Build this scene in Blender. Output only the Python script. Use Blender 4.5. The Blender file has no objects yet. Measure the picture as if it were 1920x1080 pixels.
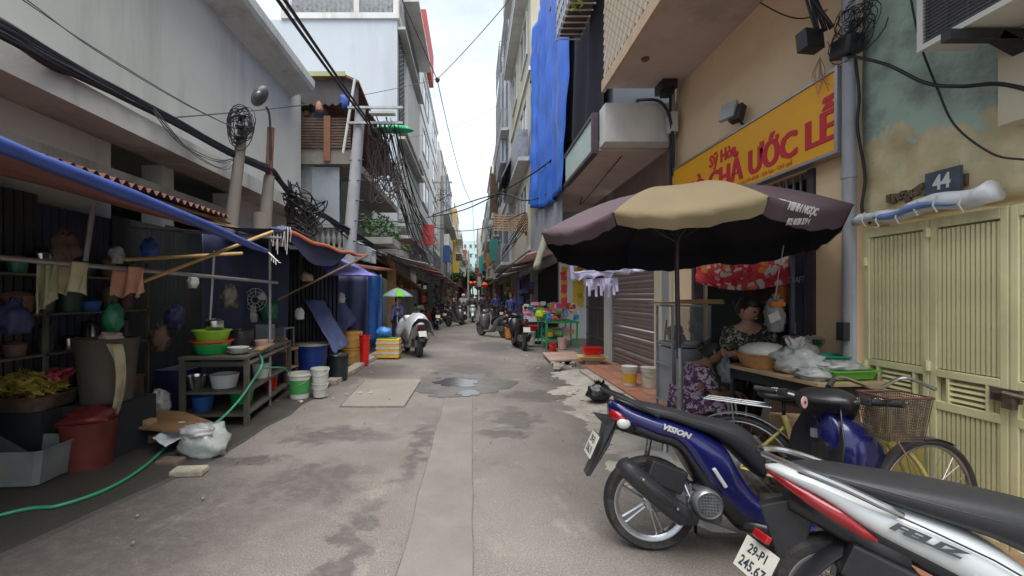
import bpy, bmesh, math, random
from mathutils import Vector, Matrix, noise
R = random.Random(7)
rad = math.radians
pi = math.pi
S = bpy.context.scene
COL = S.collection

# ------------------------------------------------------------------ camera, light, exposure
FPX, CX, CY, EYE = 820.0, 885.0, 555.0, 1.5      # focal length and vanishing point in photo pixels, eye height in metres
cam = bpy.data.objects.new('camera', bpy.data.cameras.new('camera'))
COL.objects.link(cam)
cam.location = (0, 0, EYE)
cam.rotation_euler = (pi / 2, 0, 0)
cam.data.sensor_width = 36
cam.data.lens = 36 * FPX / 1920
cam.data.shift_x = (960 - CX) / 1920
cam.data.shift_y = (CY - 540) / 1920
cam.data.clip_start = 0.05
cam.data.clip_end = 1500
S.camera = cam
S.view_settings.view_transform = 'Standard'
S.view_settings.look = 'None'
S.view_settings.gamma = 1
S.view_settings.use_curve_mapping = False
S.view_settings.exposure = 1.98
S.cycles.use_denoising = True
S.cycles.max_bounces = 6
S.cycles.diffuse_bounces = 4
S.cycles.glossy_bounces = 3
S.cycles.transmission_bounces = 4
S.cycles.transparent_max_bounces = 8
SUN_EL, SUN_AZ = rad(74), rad(175)
W = bpy.data.worlds.new('World')
S.world = W
W.use_nodes = True
wn, wl = W.node_tree.nodes, W.node_tree.links
wn.clear()
wo = wn.new('ShaderNodeOutputWorld')
wb = wn.new('ShaderNodeBackground')
wb.inputs['Strength'].default_value = 0.040
sky = wn.new('ShaderNodeTexSky')
sky.sky_type = 'NISHITA'
sky.sun_disc = False
sky.sun_elevation = SUN_EL
sky.sun_rotation = SUN_AZ
sky.air_density = 1.0
sky.dust_density = 1.5
wt = wn.new('ShaderNodeTexCoord')
wm = wn.new('ShaderNodeMapping')
wm.inputs['Scale'].default_value = (1.0, 1.0, 2.2)
wnz = wn.new('ShaderNodeTexNoise')
wnz.inputs['Scale'].default_value = 2.6
wnz.inputs['Detail'].default_value = 7
wnz.inputs['Roughness'].default_value = 0.55
wr = wn.new('ShaderNodeValToRGB')
wr.color_ramp.elements[0].position = 0.36
wr.color_ramp.elements[0].color = (0.62, 0.62, 0.62, 1)
wr.color_ramp.elements[1].position = 0.62
wr.color_ramp.elements[1].color = (0.97, 0.97, 0.97, 1)
wx = wn.new('ShaderNodeMix')
wx.data_type = 'RGBA'
wx.inputs[7].default_value = (7.5, 8.3, 9.2, 1)
wl.new(wt.outputs['Generated'], wm.inputs[0]); wl.new(wm.outputs[0], wnz.inputs['Vector'])
wl.new(wnz.outputs['Fac'], wr.inputs[0]); wl.new(wr.outputs[0], wx.inputs[0])
wl.new(sky.outputs[0], wx.inputs[6]); wl.new(wx.outputs[2], wb.inputs['Color']); wl.new(wb.outputs[0], wo.inputs[0])
sd = bpy.data.lights.new('sun', 'SUN')
sd.energy = 1.5
sd.angle = rad(65)
sd.color = (1.0, 0.965, 0.92)
sun = bpy.data.objects.new('sun', sd)
COL.objects.link(sun)
# the sun stands high up, behind the camera and to its right
dirv = Vector((math.sin(SUN_AZ) * math.cos(SUN_EL), math.cos(SUN_AZ) * math.cos(SUN_EL), math.sin(SUN_EL)))
sun.rotation_euler = dirv.to_track_quat('Z', 'Y').to_euler()

# ------------------------------------------------------------------ points from the photo, with a real distance
def at(px, py, Y):
    return Vector(((px - CX) * Y / FPX, Y, EYE - (py - CY) * Y / FPX))
def atx(px, py, X):
    return at(px, py, FPX * X / (px - CX))
def gr(px, py, z=0.0):
    return at(px, py, FPX * (EYE - z) / (py - CY))

# ------------------------------------------------------------------ materials
MATS = {}
def mat(key, col, rough=0.7, metal=0.0, var=0.18, scale=3.0, bump=0.15, fine=40.0, spec=0.5, stain=None, stain_amt=0.5,
        stain_scale=1.2, streak=False, coat=0.0, alpha=1.0, trans=0.0):
    """Principled surface: broad tone changes, fine grain in the relief, and stains of another colour."""
    if key in MATS:
        return MATS[key]
    m = bpy.data.materials.new(key)
    m.use_nodes = True
    n, l = m.node_tree.nodes, m.node_tree.links
    b = n['Principled BSDF']
    b.inputs['Roughness'].default_value = rough
    b.inputs['Metallic'].default_value = metal
    b.inputs['Specular IOR Level'].default_value = spec
    b.inputs['Coat Weight'].default_value = coat
    b.inputs['Coat Roughness'].default_value = 0.08
    b.inputs['Alpha'].default_value = alpha
    b.inputs['Transmission Weight'].default_value = trans
    tc = n.new('ShaderNodeTexCoord')
    src = tc.outputs['Object']
    n1 = n.new('ShaderNodeTexNoise')
    n1.inputs['Scale'].default_value = scale
    n1.inputs['Detail'].default_value = 6
    n1.inputs['Roughness'].default_value = 0.6
    l.new(src, n1.inputs['Vector'])
    r1 = n.new('ShaderNodeValToRGB')
    e = r1.color_ramp.elements
    e[0].position, e[1].position = 0.3, 0.72
    e[0].color = tuple(max(0, c * (1 - var)) for c in col) + (1,)
    e[1].color = tuple(min(1, c * (1 + var)) for c in col) + (1,)
    l.new(n1.outputs['Fac'], r1.inputs[0])
    out = r1.outputs[0]
    if stain:
        mp = n.new('ShaderNodeMapping')
        if streak:
            mp.inputs['Scale'].default_value = (1, 1, 0.16)
        l.new(src, mp.inputs[0])
        n2 = n.new('ShaderNodeTexNoise')
        n2.inputs['Scale'].default_value = stain_scale
        n2.inputs['Detail'].default_value = 8
        n2.inputs['Roughness'].default_value = 0.68
        l.new(mp.outputs[0], n2.inputs['Vector'])
        r2 = n.new('ShaderNodeValToRGB')
        r2.color_ramp.elements[0].position = 0.50
        r2.color_ramp.elements[1].position = 0.66
        r2.color_ramp.elements[1].color = (stain_amt,) * 3 + (1,)
        l.new(n2.outputs['Fac'], r2.inputs[0])
        x = n.new('ShaderNodeMix')
        x.data_type = 'RGBA'
        x.inputs[7].default_value = tuple(stain) + (1,)
        l.new(r2.outputs[0], x.inputs[0]); l.new(out, x.inputs[6])
        out = x.outputs[2]
    l.new(out, b.inputs['Base Color'])
    if bump:
        n3 = n.new('ShaderNodeTexNoise')
        n3.inputs['Scale'].default_value = fine
        n3.inputs['Detail'].default_value = 4
        l.new(src, n3.inputs['Vector'])
        bp = n.new('ShaderNodeBump')
        bp.inputs['Strength'].default_value = bump
        bp.inputs['Distance'].default_value = 0.01
        l.new(n3.outputs['Fac'], bp.inputs['Height'])
        l.new(bp.outputs[0], b.inputs['Normal'])
        # uneven gloss
        mr = n.new('ShaderNodeMapRange')
        mr.inputs['To Min'].default_value = max(0.02, rough - 0.12)
        mr.inputs['To Max'].default_value = min(1, rough + 0.12)
        l.new(n1.outputs['Fac'], mr.inputs['Value'])
        l.new(mr.outputs[0], b.inputs['Roughness'])
    MATS[key] = m
    return m

def print_mat(key, cols, scale, rough=0.85, base=None, thin=0):
    """Cloth print: random flower-sized cells in several colours."""
    m = bpy.data.materials.new(key)
    m.use_nodes = True
    n, l = m.node_tree.nodes, m.node_tree.links
    b = n['Principled BSDF']
    b.inputs['Roughness'].default_value = rough
    tc = n.new('ShaderNodeTexCoord')
    dn = n.new('ShaderNodeTexNoise'); dn.inputs['Scale'].default_value = scale * 0.8
    l.new(tc.outputs['Object'], dn.inputs['Vector'])
    ad = n.new('ShaderNodeMix'); ad.data_type = 'RGBA'; ad.blend_type = 'LINEAR_LIGHT'; ad.inputs[0].default_value = 0.06
    l.new(tc.outputs['Object'], ad.inputs[6]); l.new(dn.outputs['Color'], ad.inputs[7])
    v = n.new('ShaderNodeTexVoronoi'); v.inputs['Scale'].default_value = scale
    l.new(ad.outputs[2], v.inputs['Vector'])
    s = n.new('ShaderNodeSeparateColor'); l.new(v.outputs['Color'], s.inputs[0])
    r = n.new('ShaderNodeValToRGB'); r.color_ramp.interpolation = 'CONSTANT'
    e = r.color_ramp.elements
    e[0].color = tuple(cols[0]) + (1,); e[0].position = 0
    e[1].color = tuple(cols[1]) + (1,); e[1].position = 1 / len(cols)
    for i, c in enumerate(cols[2:], 2):
        q = e.new(i / len(cols)); q.color = tuple(c) + (1,)
    l.new(s.outputs[0], r.inputs[0])
    out = r.outputs[0]
    if base:
        g = n.new('ShaderNodeMath'); g.operation = 'LESS_THAN'; g.inputs[1].default_value = 0.55
        l.new(v.outputs['Distance'], g.inputs[0])
        x = n.new('ShaderNodeMix'); x.data_type = 'RGBA'; x.inputs[6].default_value = tuple(base) + (1,)
        l.new(g.outputs[0], x.inputs[0]); l.new(out, x.inputs[7]); out = x.outputs[2]
    l.new(out, b.inputs['Base Color'])
    if thin:      # light shines through the thin cloth
        t = n.new('ShaderNodeBsdfTranslucent'); l.new(out, t.inputs['Color'])
        ms = n.new('ShaderNodeMixShader'); ms.inputs[0].default_value = thin
        l.new(b.outputs[0], ms.inputs[1]); l.new(t.outputs[0], ms.inputs[2]); l.new(ms.outputs[0], n['Material Output'].inputs[0])
    MATS[key] = m
    return m

# ------------------------------------------------------------------ mesh builder
class MB:
    def __init__(s):
        s.v, s.f = [], []
    def add(s, vs, fs):
        o = len(s.v)
        s.v += [tuple(p) for p in vs]
        s.f += [tuple(i + o for i in f) for f in fs]
        return s
    def box(s, x0, x1, y0, y1, z0, z1):
        v = [(x, y, z) for z in (z0, z1) for y in (y0, y1) for x in (x0, x1)]
        return s.add(v, [(0, 2, 3, 1), (4, 5, 7, 6), (0, 1, 5, 4), (2, 6, 7, 3), (0, 4, 6, 2), (1, 3, 7, 5)])
    def obox(s, c, size, rz=0, rx=0, ry=0):
        M = Matrix.Translation(Vector(c)) @ Matrix.Rotation(rz, 4, 'Z') @ Matrix.Rotation(ry, 4, 'Y') @ Matrix.Rotation(rx, 4, 'X')
        a, b, d = (q / 2 for q in size)
        v = [M @ Vector((x, y, z)) for z in (-d, d) for y in (-b, b) for x in (-a, a)]
        return s.add(v, [(0, 2, 3, 1), (4, 5, 7, 6), (0, 1, 5, 4), (2, 6, 7, 3), (0, 4, 6, 2), (1, 3, 7, 5)])
    def tube(s, pts, r, n=6, cap=True):
        pts = [Vector(p) for p in pts]
        rs = r if isinstance(r, (list, tuple)) else [r] * len(pts)
        vs, fs = [], []
        up = Vector((0, 0, 1))
        prev = None
        for i, p in enumerate(pts):
            t = (pts[min(i + 1, len(pts) - 1)] - pts[max(i - 1, 0)])
            if t.length < 1e-9:
                t = Vector((0, 0, 1))
            t.normalize()
            if prev is None:
                a = t.orthogonal().normalized() if abs(t.dot(up)) > .95 else t.cross(up).normalized()
            else:
                a = (prev - t * prev.dot(t))
                a = a.normalized() if a.length > 1e-6 else t.orthogonal().normalized()
            prev = a
            b = t.cross(a)
            for k in range(n):
                q = 2 * pi * k / n
                vs.append(p + (a * math.cos(q) + b * math.sin(q)) * rs[i])
        for i in range(len(pts) - 1):
            for k in range(n):
                a0, a1 = i * n + k, i * n + (k + 1) % n
                fs.append((a0, a1, a1 + n, a0 + n))
        if cap:
            fs.append(tuple(range(n - 1, -1, -1)))
            fs.append(tuple(len(pts) * n - n + k for k in range(n)))
        return s.add(vs, fs)
    def lathe(s, prof, c=(0, 0, 0), n=20, axis='Z', sx=1, sy=1):
        """profile (radius, height) turned about an axis through c"""
        vs, fs = [], []
        for r, h in prof:
            for k in range(n):
                q = 2 * pi * k / n
                a, b = r * math.cos(q) * sx, r * math.sin(q) * sy
                p = (a, b, h) if axis == 'Z' else ((h, a, b) if axis == 'X' else (a, h, b))
                vs.append((c[0] + p[0], c[1] + p[1], c[2] + p[2]))
        for i in range(len(prof) - 1):
            for k in range(n):
                a0, a1 = i * n + k, i * n + (k + 1) % n
                fs.append((a0, a1, a1 + n, a0 + n))
        closed = prof[0] == prof[-1]
        if prof[0][0] > 1e-4 and not closed: fs.append(tuple(range(n)))
        if prof[-1][0] > 1e-4 and not closed: fs.append(tuple(len(prof) * n - n + k for k in range(n)))
        return s.add(vs, fs)
    def ball(s, c, r, n=12, m=8, jit=0.0, sx=1, sy=1, sz=1):
        vs, fs = [], []
        for i in range(m + 1):
            th = pi * i / m
            for k in range(n):
                q = 2 * pi * k / n
                d = Vector((math.sin(th) * math.cos(q), math.sin(th) * math.sin(q), math.cos(th)))
                rr = r * (1 + jit * noise.noise((d * 2.3) + Vector(c) * 3))
                vs.append((c[0] + d.x * rr * sx, c[1] + d.y * rr * sy, c[2] + d.z * rr * sz))
        for i in range(m):
            for k in range(n):
                a0, a1 = i * n + k, i * n + (k + 1) % n
                fs.append((a0, a0 + n, a1 + n, a1))
        return s.add(vs, fs)
    def sheet(s, fn, nu, nv, th=0.0):
        """surface fn(u, v) -> point; th gives it a real thickness"""
        P = [[Vector(fn(i / nu, j / nv)) for i in range(nu + 1)] for j in range(nv + 1)]
        w = nu + 1
        vs = [p for row in P for p in row]
        fs = [(j * w + i, j * w + i + 1, (j + 1) * w + i + 1, (j + 1) * w + i) for j in range(nv) for i in range(nu)]
        if th:
            N = []
            for j in range(nv + 1):
                for i in range(nu + 1):
                    a = P[j][min(i + 1, nu)] - P[j][max(i - 1, 0)]
                    b = P[min(j + 1, nv)][i] - P[max(j - 1, 0)][i]
                    c = a.cross(b)
                    N.append(c.normalized() if c.length > 1e-9 else Vector((0, 0, 1)))
            o = len(vs)
            vs = vs + [p + q * th for p, q in zip(vs[:o], N)]
            fs2 = [tuple(i + o for i in reversed(f)) for f in fs]
            rim = [i for i in range(nu + 1)] + [j * w + nu for j in range(1, nv + 1)] + [nv * w + i for i in range(nu - 1, -1, -1)] + [j * w for j in range(nv - 1, 0, -1)]
            fr = [(rim[k], rim[k] + o, rim[(k + 1) % len(rim)] + o, rim[(k + 1) % len(rim)]) for k in range(len(rim))]
            fs = fs + fs2 + fr
        return s.add(vs, fs)
    def loft(s, rings, cap=True):
        n = len(rings[0])
        vs = [p for r in rings for p in r]
        fs = [(i * n + k, i * n + (k + 1) % n, (i + 1) * n + (k + 1) % n, (i + 1) * n + k) for i in range(len(rings) - 1) for k in range(n)]
        if cap:
            fs.append(tuple(range(n - 1, -1, -1))); fs.append(tuple((len(rings) - 1) * n + k for k in range(n)))
        return s.add(vs, fs)
    def prism(s, pts, d):
        """polygon pts (3D, one plane) pushed along d"""
        d = Vector(d)
        n = len(pts)
        vs = [Vector(p) for p in pts] + [Vector(p) + d for p in pts]
        return s.add(vs, [tuple(range(n - 1, -1, -1)), tuple(range(n, 2 * n))] + [(k, (k + 1) % n, (k + 1) % n + n, k + n) for k in range(n)])
    def mesh(s, name, m, smooth=False, bevel=0.0):
        me = bpy.data.meshes.new(name)
        me.from_pydata(s.v, [], s.f)
        if bevel:
            bm = bmesh.new(); bm.from_mesh(me)
            bmesh.ops.bevel(bm, geom=bm.edges[:], offset=bevel, segments=2, affect='EDGES', profile=0.6)
            bm.to_mesh(me); bm.free()
        bm = bmesh.new(); bm.from_mesh(me)
        bmesh.ops.recalc_face_normals(bm, faces=bm.faces[:])
        bm.to_mesh(me); bm.free()
        if m: me.materials.append(m)
        if smooth:
            me.polygons.foreach_set('use_smooth', [True] * len(me.polygons))
            if smooth != 2:
                try: me.set_sharp_from_angle(angle=rad(40))
                except Exception: pass
        me.update()
        return me
    def build(s, name, m, parent=None, smooth=False, bevel=0.0, label=None, kind=None):
        o = bpy.data.objects.new(name, s.mesh(name, m, smooth, bevel))
        return link(o, parent, label, kind)

def world_of(o):
    M = o.matrix_basis.copy()
    if o.parent:
        M = world_of(o.parent) @ o.matrix_parent_inverse @ M
    return M
def link(o, parent=None, label=None, kind=None):
    COL.objects.link(o)
    if parent:
        o.parent = parent
        o.matrix_parent_inverse = world_of(parent).inverted()
    if label: o['label'] = label
    if kind: o['kind'] = kind
    return o
def inst(name, me, parent, M):
    """one more piece that shares a mesh; M is its place in the world"""
    o = bpy.data.objects.new(name, me)
    COL.objects.link(o)
    o.parent = parent
    o.matrix_basis = M
    if parent: o.matrix_parent_inverse = world_of(parent).inverted()
    return o
def tag(o, label, cat, group=None):
    o['label'] = label; o['category'] = cat
    if group: o['group'] = group
    return o
def thing(name, label, cat, loc=(0, 0, 0), group=None):
    o = bpy.data.objects.new(name, None)
    o.empty_display_size = 0.1
    o.location = loc
    COL.objects.link(o)
    return tag(o, label, cat, group)
KIDS = {}
def copy_tree(o, parent=None):
    kids = [c for c in o.children]
    c = o.copy(); COL.objects.link(c)
    if parent: c.parent = parent
    for k in kids: copy_tree(k, c)
    return c
def dup(root, loc, rz, label, group=None, cat=None):
    c = copy_tree(root)
    c.location = loc; c.rotation_euler = (0, 0, rz)
    c['label'] = label
    if group: c['group'] = group
    return c
def place(root, loc, rz=0, rx=0):
    root.location = loc; root.rotation_euler = (rx, 0, rz)
    return root
def struct(o):
    o['kind'] = 'structure'
    return o
def smooth_path(pts, n=8):
    """Catmull-Rom through the points"""
    P = [Vector(p) for p in pts]
    P = [P[0] * 2 - P[1]] + P + [P[-1] * 2 - P[-2]]
    out = []
    for i in range(1, len(P) - 2):
        a, b, c, d = P[i - 1:i + 3]
        for k in range(n):
            t = k / n
            out.append(0.5 * ((2 * b) + (c - a) * t + (2 * a - 5 * b + 4 * c - d) * t * t + (3 * b - a - 3 * c + d) * t ** 3))
    out.append(P[-2])
    return out
def sag(a, b, s, n=14):
    a, b = Vector(a), Vector(b)
    return [a.lerp(b, i / n) - Vector((0, 0, s * 4 * (i / n) * (1 - i / n))) for i in range(n + 1)]
def text(name, body, M, size, m, parent, depth=0.002, bold=0.0, width=1.0, label=None, align='CENTER', shear=0.0):
    cu = bpy.data.curves.new(name, 'FONT')
    cu.body = body; cu.size = size; cu.extrude = depth; cu.offset = bold; cu.align_x = align; cu.shear = shear
    cu.resolution_u = 2
    t = bpy.data.objects.new(name, cu); COL.objects.link(t)
    bpy.context.view_layer.update()
    me = bpy.data.meshes.new_from_object(t)
    bpy.data.objects.remove(t)
    me.transform(Matrix.Diagonal((width, 1, 1, 1)))
    me.materials.clear(); me.materials.append(m)
    o = inst(name, me, parent, M)
    if label: o['label'] = label
    return o
def frame(o, x, y):
    """matrix with local x along x, local y along y"""
    x = Vector(x).normalized(); y = Vector(y).normalized(); z = x.cross(y).normalized(); y = z.cross(x)
    M = Matrix((x, y, z)).transposed().to_4x4()
    M.translation = Vector(o)
    return M
def skin(verts, edges, radii, root=0, sub=2):
    me = bpy.data.meshes.new('skin')
    me.from_pydata([tuple(v) for v in verts], edges, [])
    o = bpy.data.objects.new('skin', me); COL.objects.link(o)
    md = o.modifiers.new('s', 'SKIN'); md.use_smooth_shade = True
    sv = me.skin_vertices[0].data
    for i, r in enumerate(radii):
        sv[i].radius = (r, r) if not isinstance(r, tuple) else r
        sv[i].use_root = (i == root)
    if sub:
        m2 = o.modifiers.new('u', 'SUBSURF'); m2.levels = sub; m2.render_levels = sub
    bpy.context.view_layer.update()
    dg = bpy.context.evaluated_depsgraph_get()
    out = bpy.data.meshes.new_from_object(o.evaluated_get(dg))
    bpy.data.objects.remove(o)
    out.polygons.foreach_set('use_smooth', [True] * len(out.polygons))
    return out
def obj(name, me, m, parent=None, label=None):
    me.materials.clear(); me.materials.append(m)
    return link(bpy.data.objects.new(name, me), parent, label)
def leaves(mb, c, rx, ry, rz, n, size, rnd=R):
    """leaf-sized faces spread through a volume"""
    for _ in range(n):
        while True:
            d = Vector((rnd.uniform(-1, 1), rnd.uniform(-1, 1), rnd.uniform(-1, 1)))
            if d.length < 1: break
        p = Vector(c) + Vector((d.x * rx, d.y * ry, d.z * rz))
        a = Vector((rnd.uniform(-1, 1), rnd.uniform(-1, 1), rnd.uniform(-.6, .6))).normalized() * size * rnd.uniform(.6, 1.3)
        b = a.cross(Vector((rnd.uniform(-1, 1), rnd.uniform(-1, 1), 1))).normalized() * size * .4
        mb.add([p - a, p + b, p + a, p - b], [(0, 1, 2, 3)])

# shared materials
m_steel = mat('steel', (0.35, 0.36, 0.37), 0.42, 0.8, 0.25, 6)
m_chrome = mat('chrome', (0.6, 0.6, 0.62), 0.22, 1.0, 0.1, 6, bump=0)
m_black = mat('black_plastic', (0.018, 0.018, 0.02), 0.45, 0, 0.3, 5, bump=0.1)
m_rubber = mat('rubber', (0.022, 0.021, 0.022), 0.75, 0, 0.3, 12, bump=0.3, stain=(0.12, 0.10, 0.08), stain_amt=0.35, stain_scale=9)
m_cable = mat('cable_black', (0.014, 0.014, 0.017), 0.5, 0, 0.3, 9, bump=0)
m_cableg = mat('cable_grey', (0.10, 0.10, 0.11), 0.55, 0, 0.3, 9, bump=0)
m_conc = mat('concrete', (0.36, 0.35, 0.325), 0.85, 0, 0.18, 1.4, 0.35, 60, stain=(0.17, 0.16, 0.14), stain_amt=0.6, stain_scale=1.6, streak=True)
m_white = mat('white_paint', (0.62, 0.62, 0.6), 0.6, 0, 0.08, 3, stain=(0.36, 0.34, 0.3), stain_amt=0.5, streak=True)
m_dark = mat('dark_void', (0.02, 0.022, 0.025), 0.8)
m_glass = mat('window_glass', (0.06, 0.08, 0.09), 0.08, 0, 0.3, 2, bump=0, spec=0.8)
m_wood = mat('old_wood', (0.17, 0.11, 0.065), 0.75, 0, 0.35, 8, 0.3, stain=(0.05, 0.035, 0.025), stain_amt=.7, stain_scale=5)
m_plank = mat('pale_plank', (0.42, 0.26, 0.13), 0.7, 0, 0.25, 8, 0.25, stain=(0.2, 0.11, .05), stain_amt=.6, stain_scale=4)
m_skin = mat('skin', (0.36, 0.19, 0.125), 0.55, 0, 0.12, 14, 0.1)
m_hair = mat('hair', (0.012, 0.010, 0.010), 0.5, 0, 0.4, 40, 0.4, 120)
# ================================================================== THE GROUND
def road_mat():
    m = bpy.data.materials.new('road_surface'); m.use_nodes = True
    n, l = m.node_tree.nodes, m.node_tree.links
    b = n['Principled BSDF']
    tc = n.new('ShaderNodeTexCoord'); P = tc.outputs['Object']
    def noi(sc, det=6, ro=.6, vec=P, mp=None):
        q = n.new('ShaderNodeTexNoise'); q.inputs['Scale'].default_value = sc; q.inputs['Detail'].default_value = det; q.inputs['Roughness'].default_value = ro
        if mp:
            k = n.new('ShaderNodeMapping'); k.inputs['Scale'].default_value = mp; l.new(vec, k.inputs[0]); vec = k.outputs[0]
        l.new(vec, q.inputs['Vector']); return q
    def ramp(src, p0, p1, c0, c1):
        q = n.new('ShaderNodeValToRGB'); e = q.color_ramp.elements
        e[0].position, e[1].position, e[0].color, e[1].color = p0, p1, tuple(c0) + (1,), tuple(c1) + (1,)
        l.new(src, q.inputs[0]); return q.outputs[0]
    def mix(f, a, c, mode='MIX'):
        q = n.new('ShaderNodeMix'); q.data_type = 'RGBA'; q.blend_type = mode
        for s, v in ((0, f), (6, a), (7, c)):
            if isinstance(v, (int, float)): q.inputs[s].default_value = v
            elif isinstance(v, tuple): q.inputs[s].default_value = v + (1,)
            else: l.new(v, q.inputs[s])
        return q.outputs[2]
    big = noi(.55, 8, .62)
    base = ramp(big.outputs['Fac'], .32, .7, (.138, .121, .107), (.240, .215, .192))
    grit = noi(95, 3, .7)
    base = mix(.75, base, ramp(grit.outputs['Fac'], .3, .7, (.22, .21, .20), (.76, .76, .76)), 'OVERLAY')
    v = n.new('ShaderNodeTexVoronoi'); v.inputs['Scale'].default_value = 60; l.new(P, v.inputs['Vector'])
    base = mix(ramp(v.outputs['Distance'], .1, .22, (.5, .5, .5), (0, 0, 0)), base, (.42, .40, .37))
    dust = noi(2.2, 9, .72, mp=(1, .5, 1))
    base = mix(ramp(dust.outputs['Fac'], .56, .72, (0, 0, 0), (.6, .6, .6)), base, (.36, .33, .28))
    # worn dark stains, plus painted stall shade at near left, broken up by noise
    dn = noi(3.2, 6, .65)
    sub = n.new('ShaderNodeVectorMath'); sub.operation = 'SUBTRACT'; l.new(dn.outputs['Color'], sub.inputs[0]); sub.inputs[1].default_value = (.5, .5, .5)
    scl = n.new('ShaderNodeVectorMath'); scl.operation = 'SCALE'; scl.inputs['Scale'].default_value = 1.0; l.new(sub.outputs[0], scl.inputs[0])
    add = n.new('ShaderNodeVectorMath'); add.operation = 'ADD'; l.new(P, add.inputs[0]); l.new(scl.outputs[0], add.inputs[1])
    tot = None
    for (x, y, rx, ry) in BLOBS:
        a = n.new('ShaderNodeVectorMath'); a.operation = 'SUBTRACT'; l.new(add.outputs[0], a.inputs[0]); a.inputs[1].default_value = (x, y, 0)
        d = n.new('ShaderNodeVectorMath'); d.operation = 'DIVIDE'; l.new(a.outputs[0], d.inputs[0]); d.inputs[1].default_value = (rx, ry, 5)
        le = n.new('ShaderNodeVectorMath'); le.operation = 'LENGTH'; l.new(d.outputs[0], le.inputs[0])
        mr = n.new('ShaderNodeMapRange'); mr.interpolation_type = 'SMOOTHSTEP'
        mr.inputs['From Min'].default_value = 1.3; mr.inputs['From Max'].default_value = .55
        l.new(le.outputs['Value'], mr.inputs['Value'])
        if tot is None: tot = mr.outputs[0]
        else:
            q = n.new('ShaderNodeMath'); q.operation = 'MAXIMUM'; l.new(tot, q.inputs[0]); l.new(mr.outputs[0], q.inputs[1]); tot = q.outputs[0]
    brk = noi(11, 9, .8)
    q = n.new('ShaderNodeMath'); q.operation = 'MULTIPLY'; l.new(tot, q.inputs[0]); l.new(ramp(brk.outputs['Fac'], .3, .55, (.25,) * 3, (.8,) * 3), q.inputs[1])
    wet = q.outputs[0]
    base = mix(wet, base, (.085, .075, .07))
    sp = noi(1.4, 7, .7, mp=(1, .35, 1))
    base = mix(ramp(sp.outputs['Fac'], .60, .68, (0, 0, 0), (.45, .45, .45)), base, (.12, .105, .095))
    # hairline cracks
    vc = n.new('ShaderNodeTexVoronoi'); vc.feature = 'DISTANCE_TO_EDGE'; vc.inputs['Scale'].default_value = .75; l.new(add.outputs[0], vc.inputs['Vector'])
    base = mix(ramp(vc.outputs['Distance'], .0, .008, (.55, .55, .55), (0, 0, 0)), base, (.07, .065, .06))
    l.new(base, b.inputs['Base Color'])
    ro = n.new('ShaderNodeMapRange'); ro.inputs['To Min'].default_value = .78; ro.inputs['To Max'].default_value = .42; l.new(wet, ro.inputs['Value'])
    l.new(ro.outputs[0], b.inputs['Roughness'])
    bp = n.new('ShaderNodeBump'); bp.inputs['Strength'].default_value = .6; bp.inputs['Distance'].default_value = .006
    l.new(grit.outputs['Fac'], bp.inputs['Height']); l.new(bp.outputs[0], b.inputs['Normal'])
    return m
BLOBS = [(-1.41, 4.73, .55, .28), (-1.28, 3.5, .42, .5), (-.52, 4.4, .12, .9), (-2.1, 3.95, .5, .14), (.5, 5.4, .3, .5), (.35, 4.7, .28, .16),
         (1.55, 8.3, .5, 1.3), (-2.7, 2.7, 1.5, 1.1), (-.15, 8.6, .7, 1.1), (-1.9, 8.8, .7, .9), (.6, 13, .7, 1.6), (-.75, 2.6, .12, .6), (1.0, 6.6, .7, .35)]  # the broad near-left blob paints tarpaulin shade together with wet road
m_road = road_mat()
m_soil = mat('ground_soil', (.12, .11, .10), .9)
struct(MB().add([(-300, -200, -.02), (300, -200, -.02), (300, 600, -.02), (-300, 600, -.02)], [(0, 1, 2, 3)]).build('ground', m_soil))
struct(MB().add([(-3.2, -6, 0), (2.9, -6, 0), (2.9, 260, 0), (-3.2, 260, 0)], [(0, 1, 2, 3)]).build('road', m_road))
# trench patch of newer paving along the middle, with a wavering edge
m_trench = mat('trench_patch', (.205, .183, .165), .8, 0, .14, 1.6, .6, 110, stain=(.17, .155, .14), stain_amt=.6, stain_scale=2.2)
pl = [(-.40 + .006 * math.sin(i * 1.7) + R.uniform(-.006, .006), 1.2 + i * .35) for i in range(16)]
pr = [(.005 + .003 * math.sin(i * 2.3) + R.uniform(-.003, .003), 1.2 + i * .35) for i in range(16)]
mb = MB()
for i in range(15):
    mb.add([(pl[i][0], pl[i][1], .004), (pr[i][0], pr[i][1], .004), (pr[i + 1][0], pr[i + 1][1], .004), (pl[i + 1][0], pl[i + 1][1], .004)], [(0, 1, 2, 3)])
struct(mb.build('road_patch', m_trench))
m_seam = mat('seam_dark', (.13, .12, .105), .8, 0, .4, 6)
mb = MB()
for P_ in (pl, pr):
    for i in range(15):
        (x0, y0), (x1, y1) = P_[i], P_[i + 1]
        mb.add([(x0 - .004, y0, .0055), (x0 + .003, y0, .0055), (x1 + .003, y1, .0055), (x1 - .004, y1, .0055)], [(0, 1, 2, 3)])
struct(mb.build('road_seam', m_seam))
# cast concrete cover slab
m_slab = mat('cover_slab', (.24, .212, .18), .85, 0, .16, 2, .4, 70, stain=(.22, .19, .16), stain_amt=.6, stain_scale=2.5)
slab = MB().prism([(-1.78, 5.9, .0), (-.92, 5.9, .0), (-.90, 7.8, .0), (-1.9, 7.8, .0)], (0, 0, .014)).build('concrete_cover_slab', m_slab)
struct(slab)
mb = MB()
for (a, b_) in (((-1.78, 5.9), (-.92, 5.9)), ((-.92, 5.9), (-.90, 7.8)), ((-1.78, 5.9), (-1.9, 7.8))):
    mb.tube([(a[0], a[1], .008), (b_[0], b_[1], .008)], .011, 4)
struct(mb.build('slab_joint', m_seam))
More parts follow.
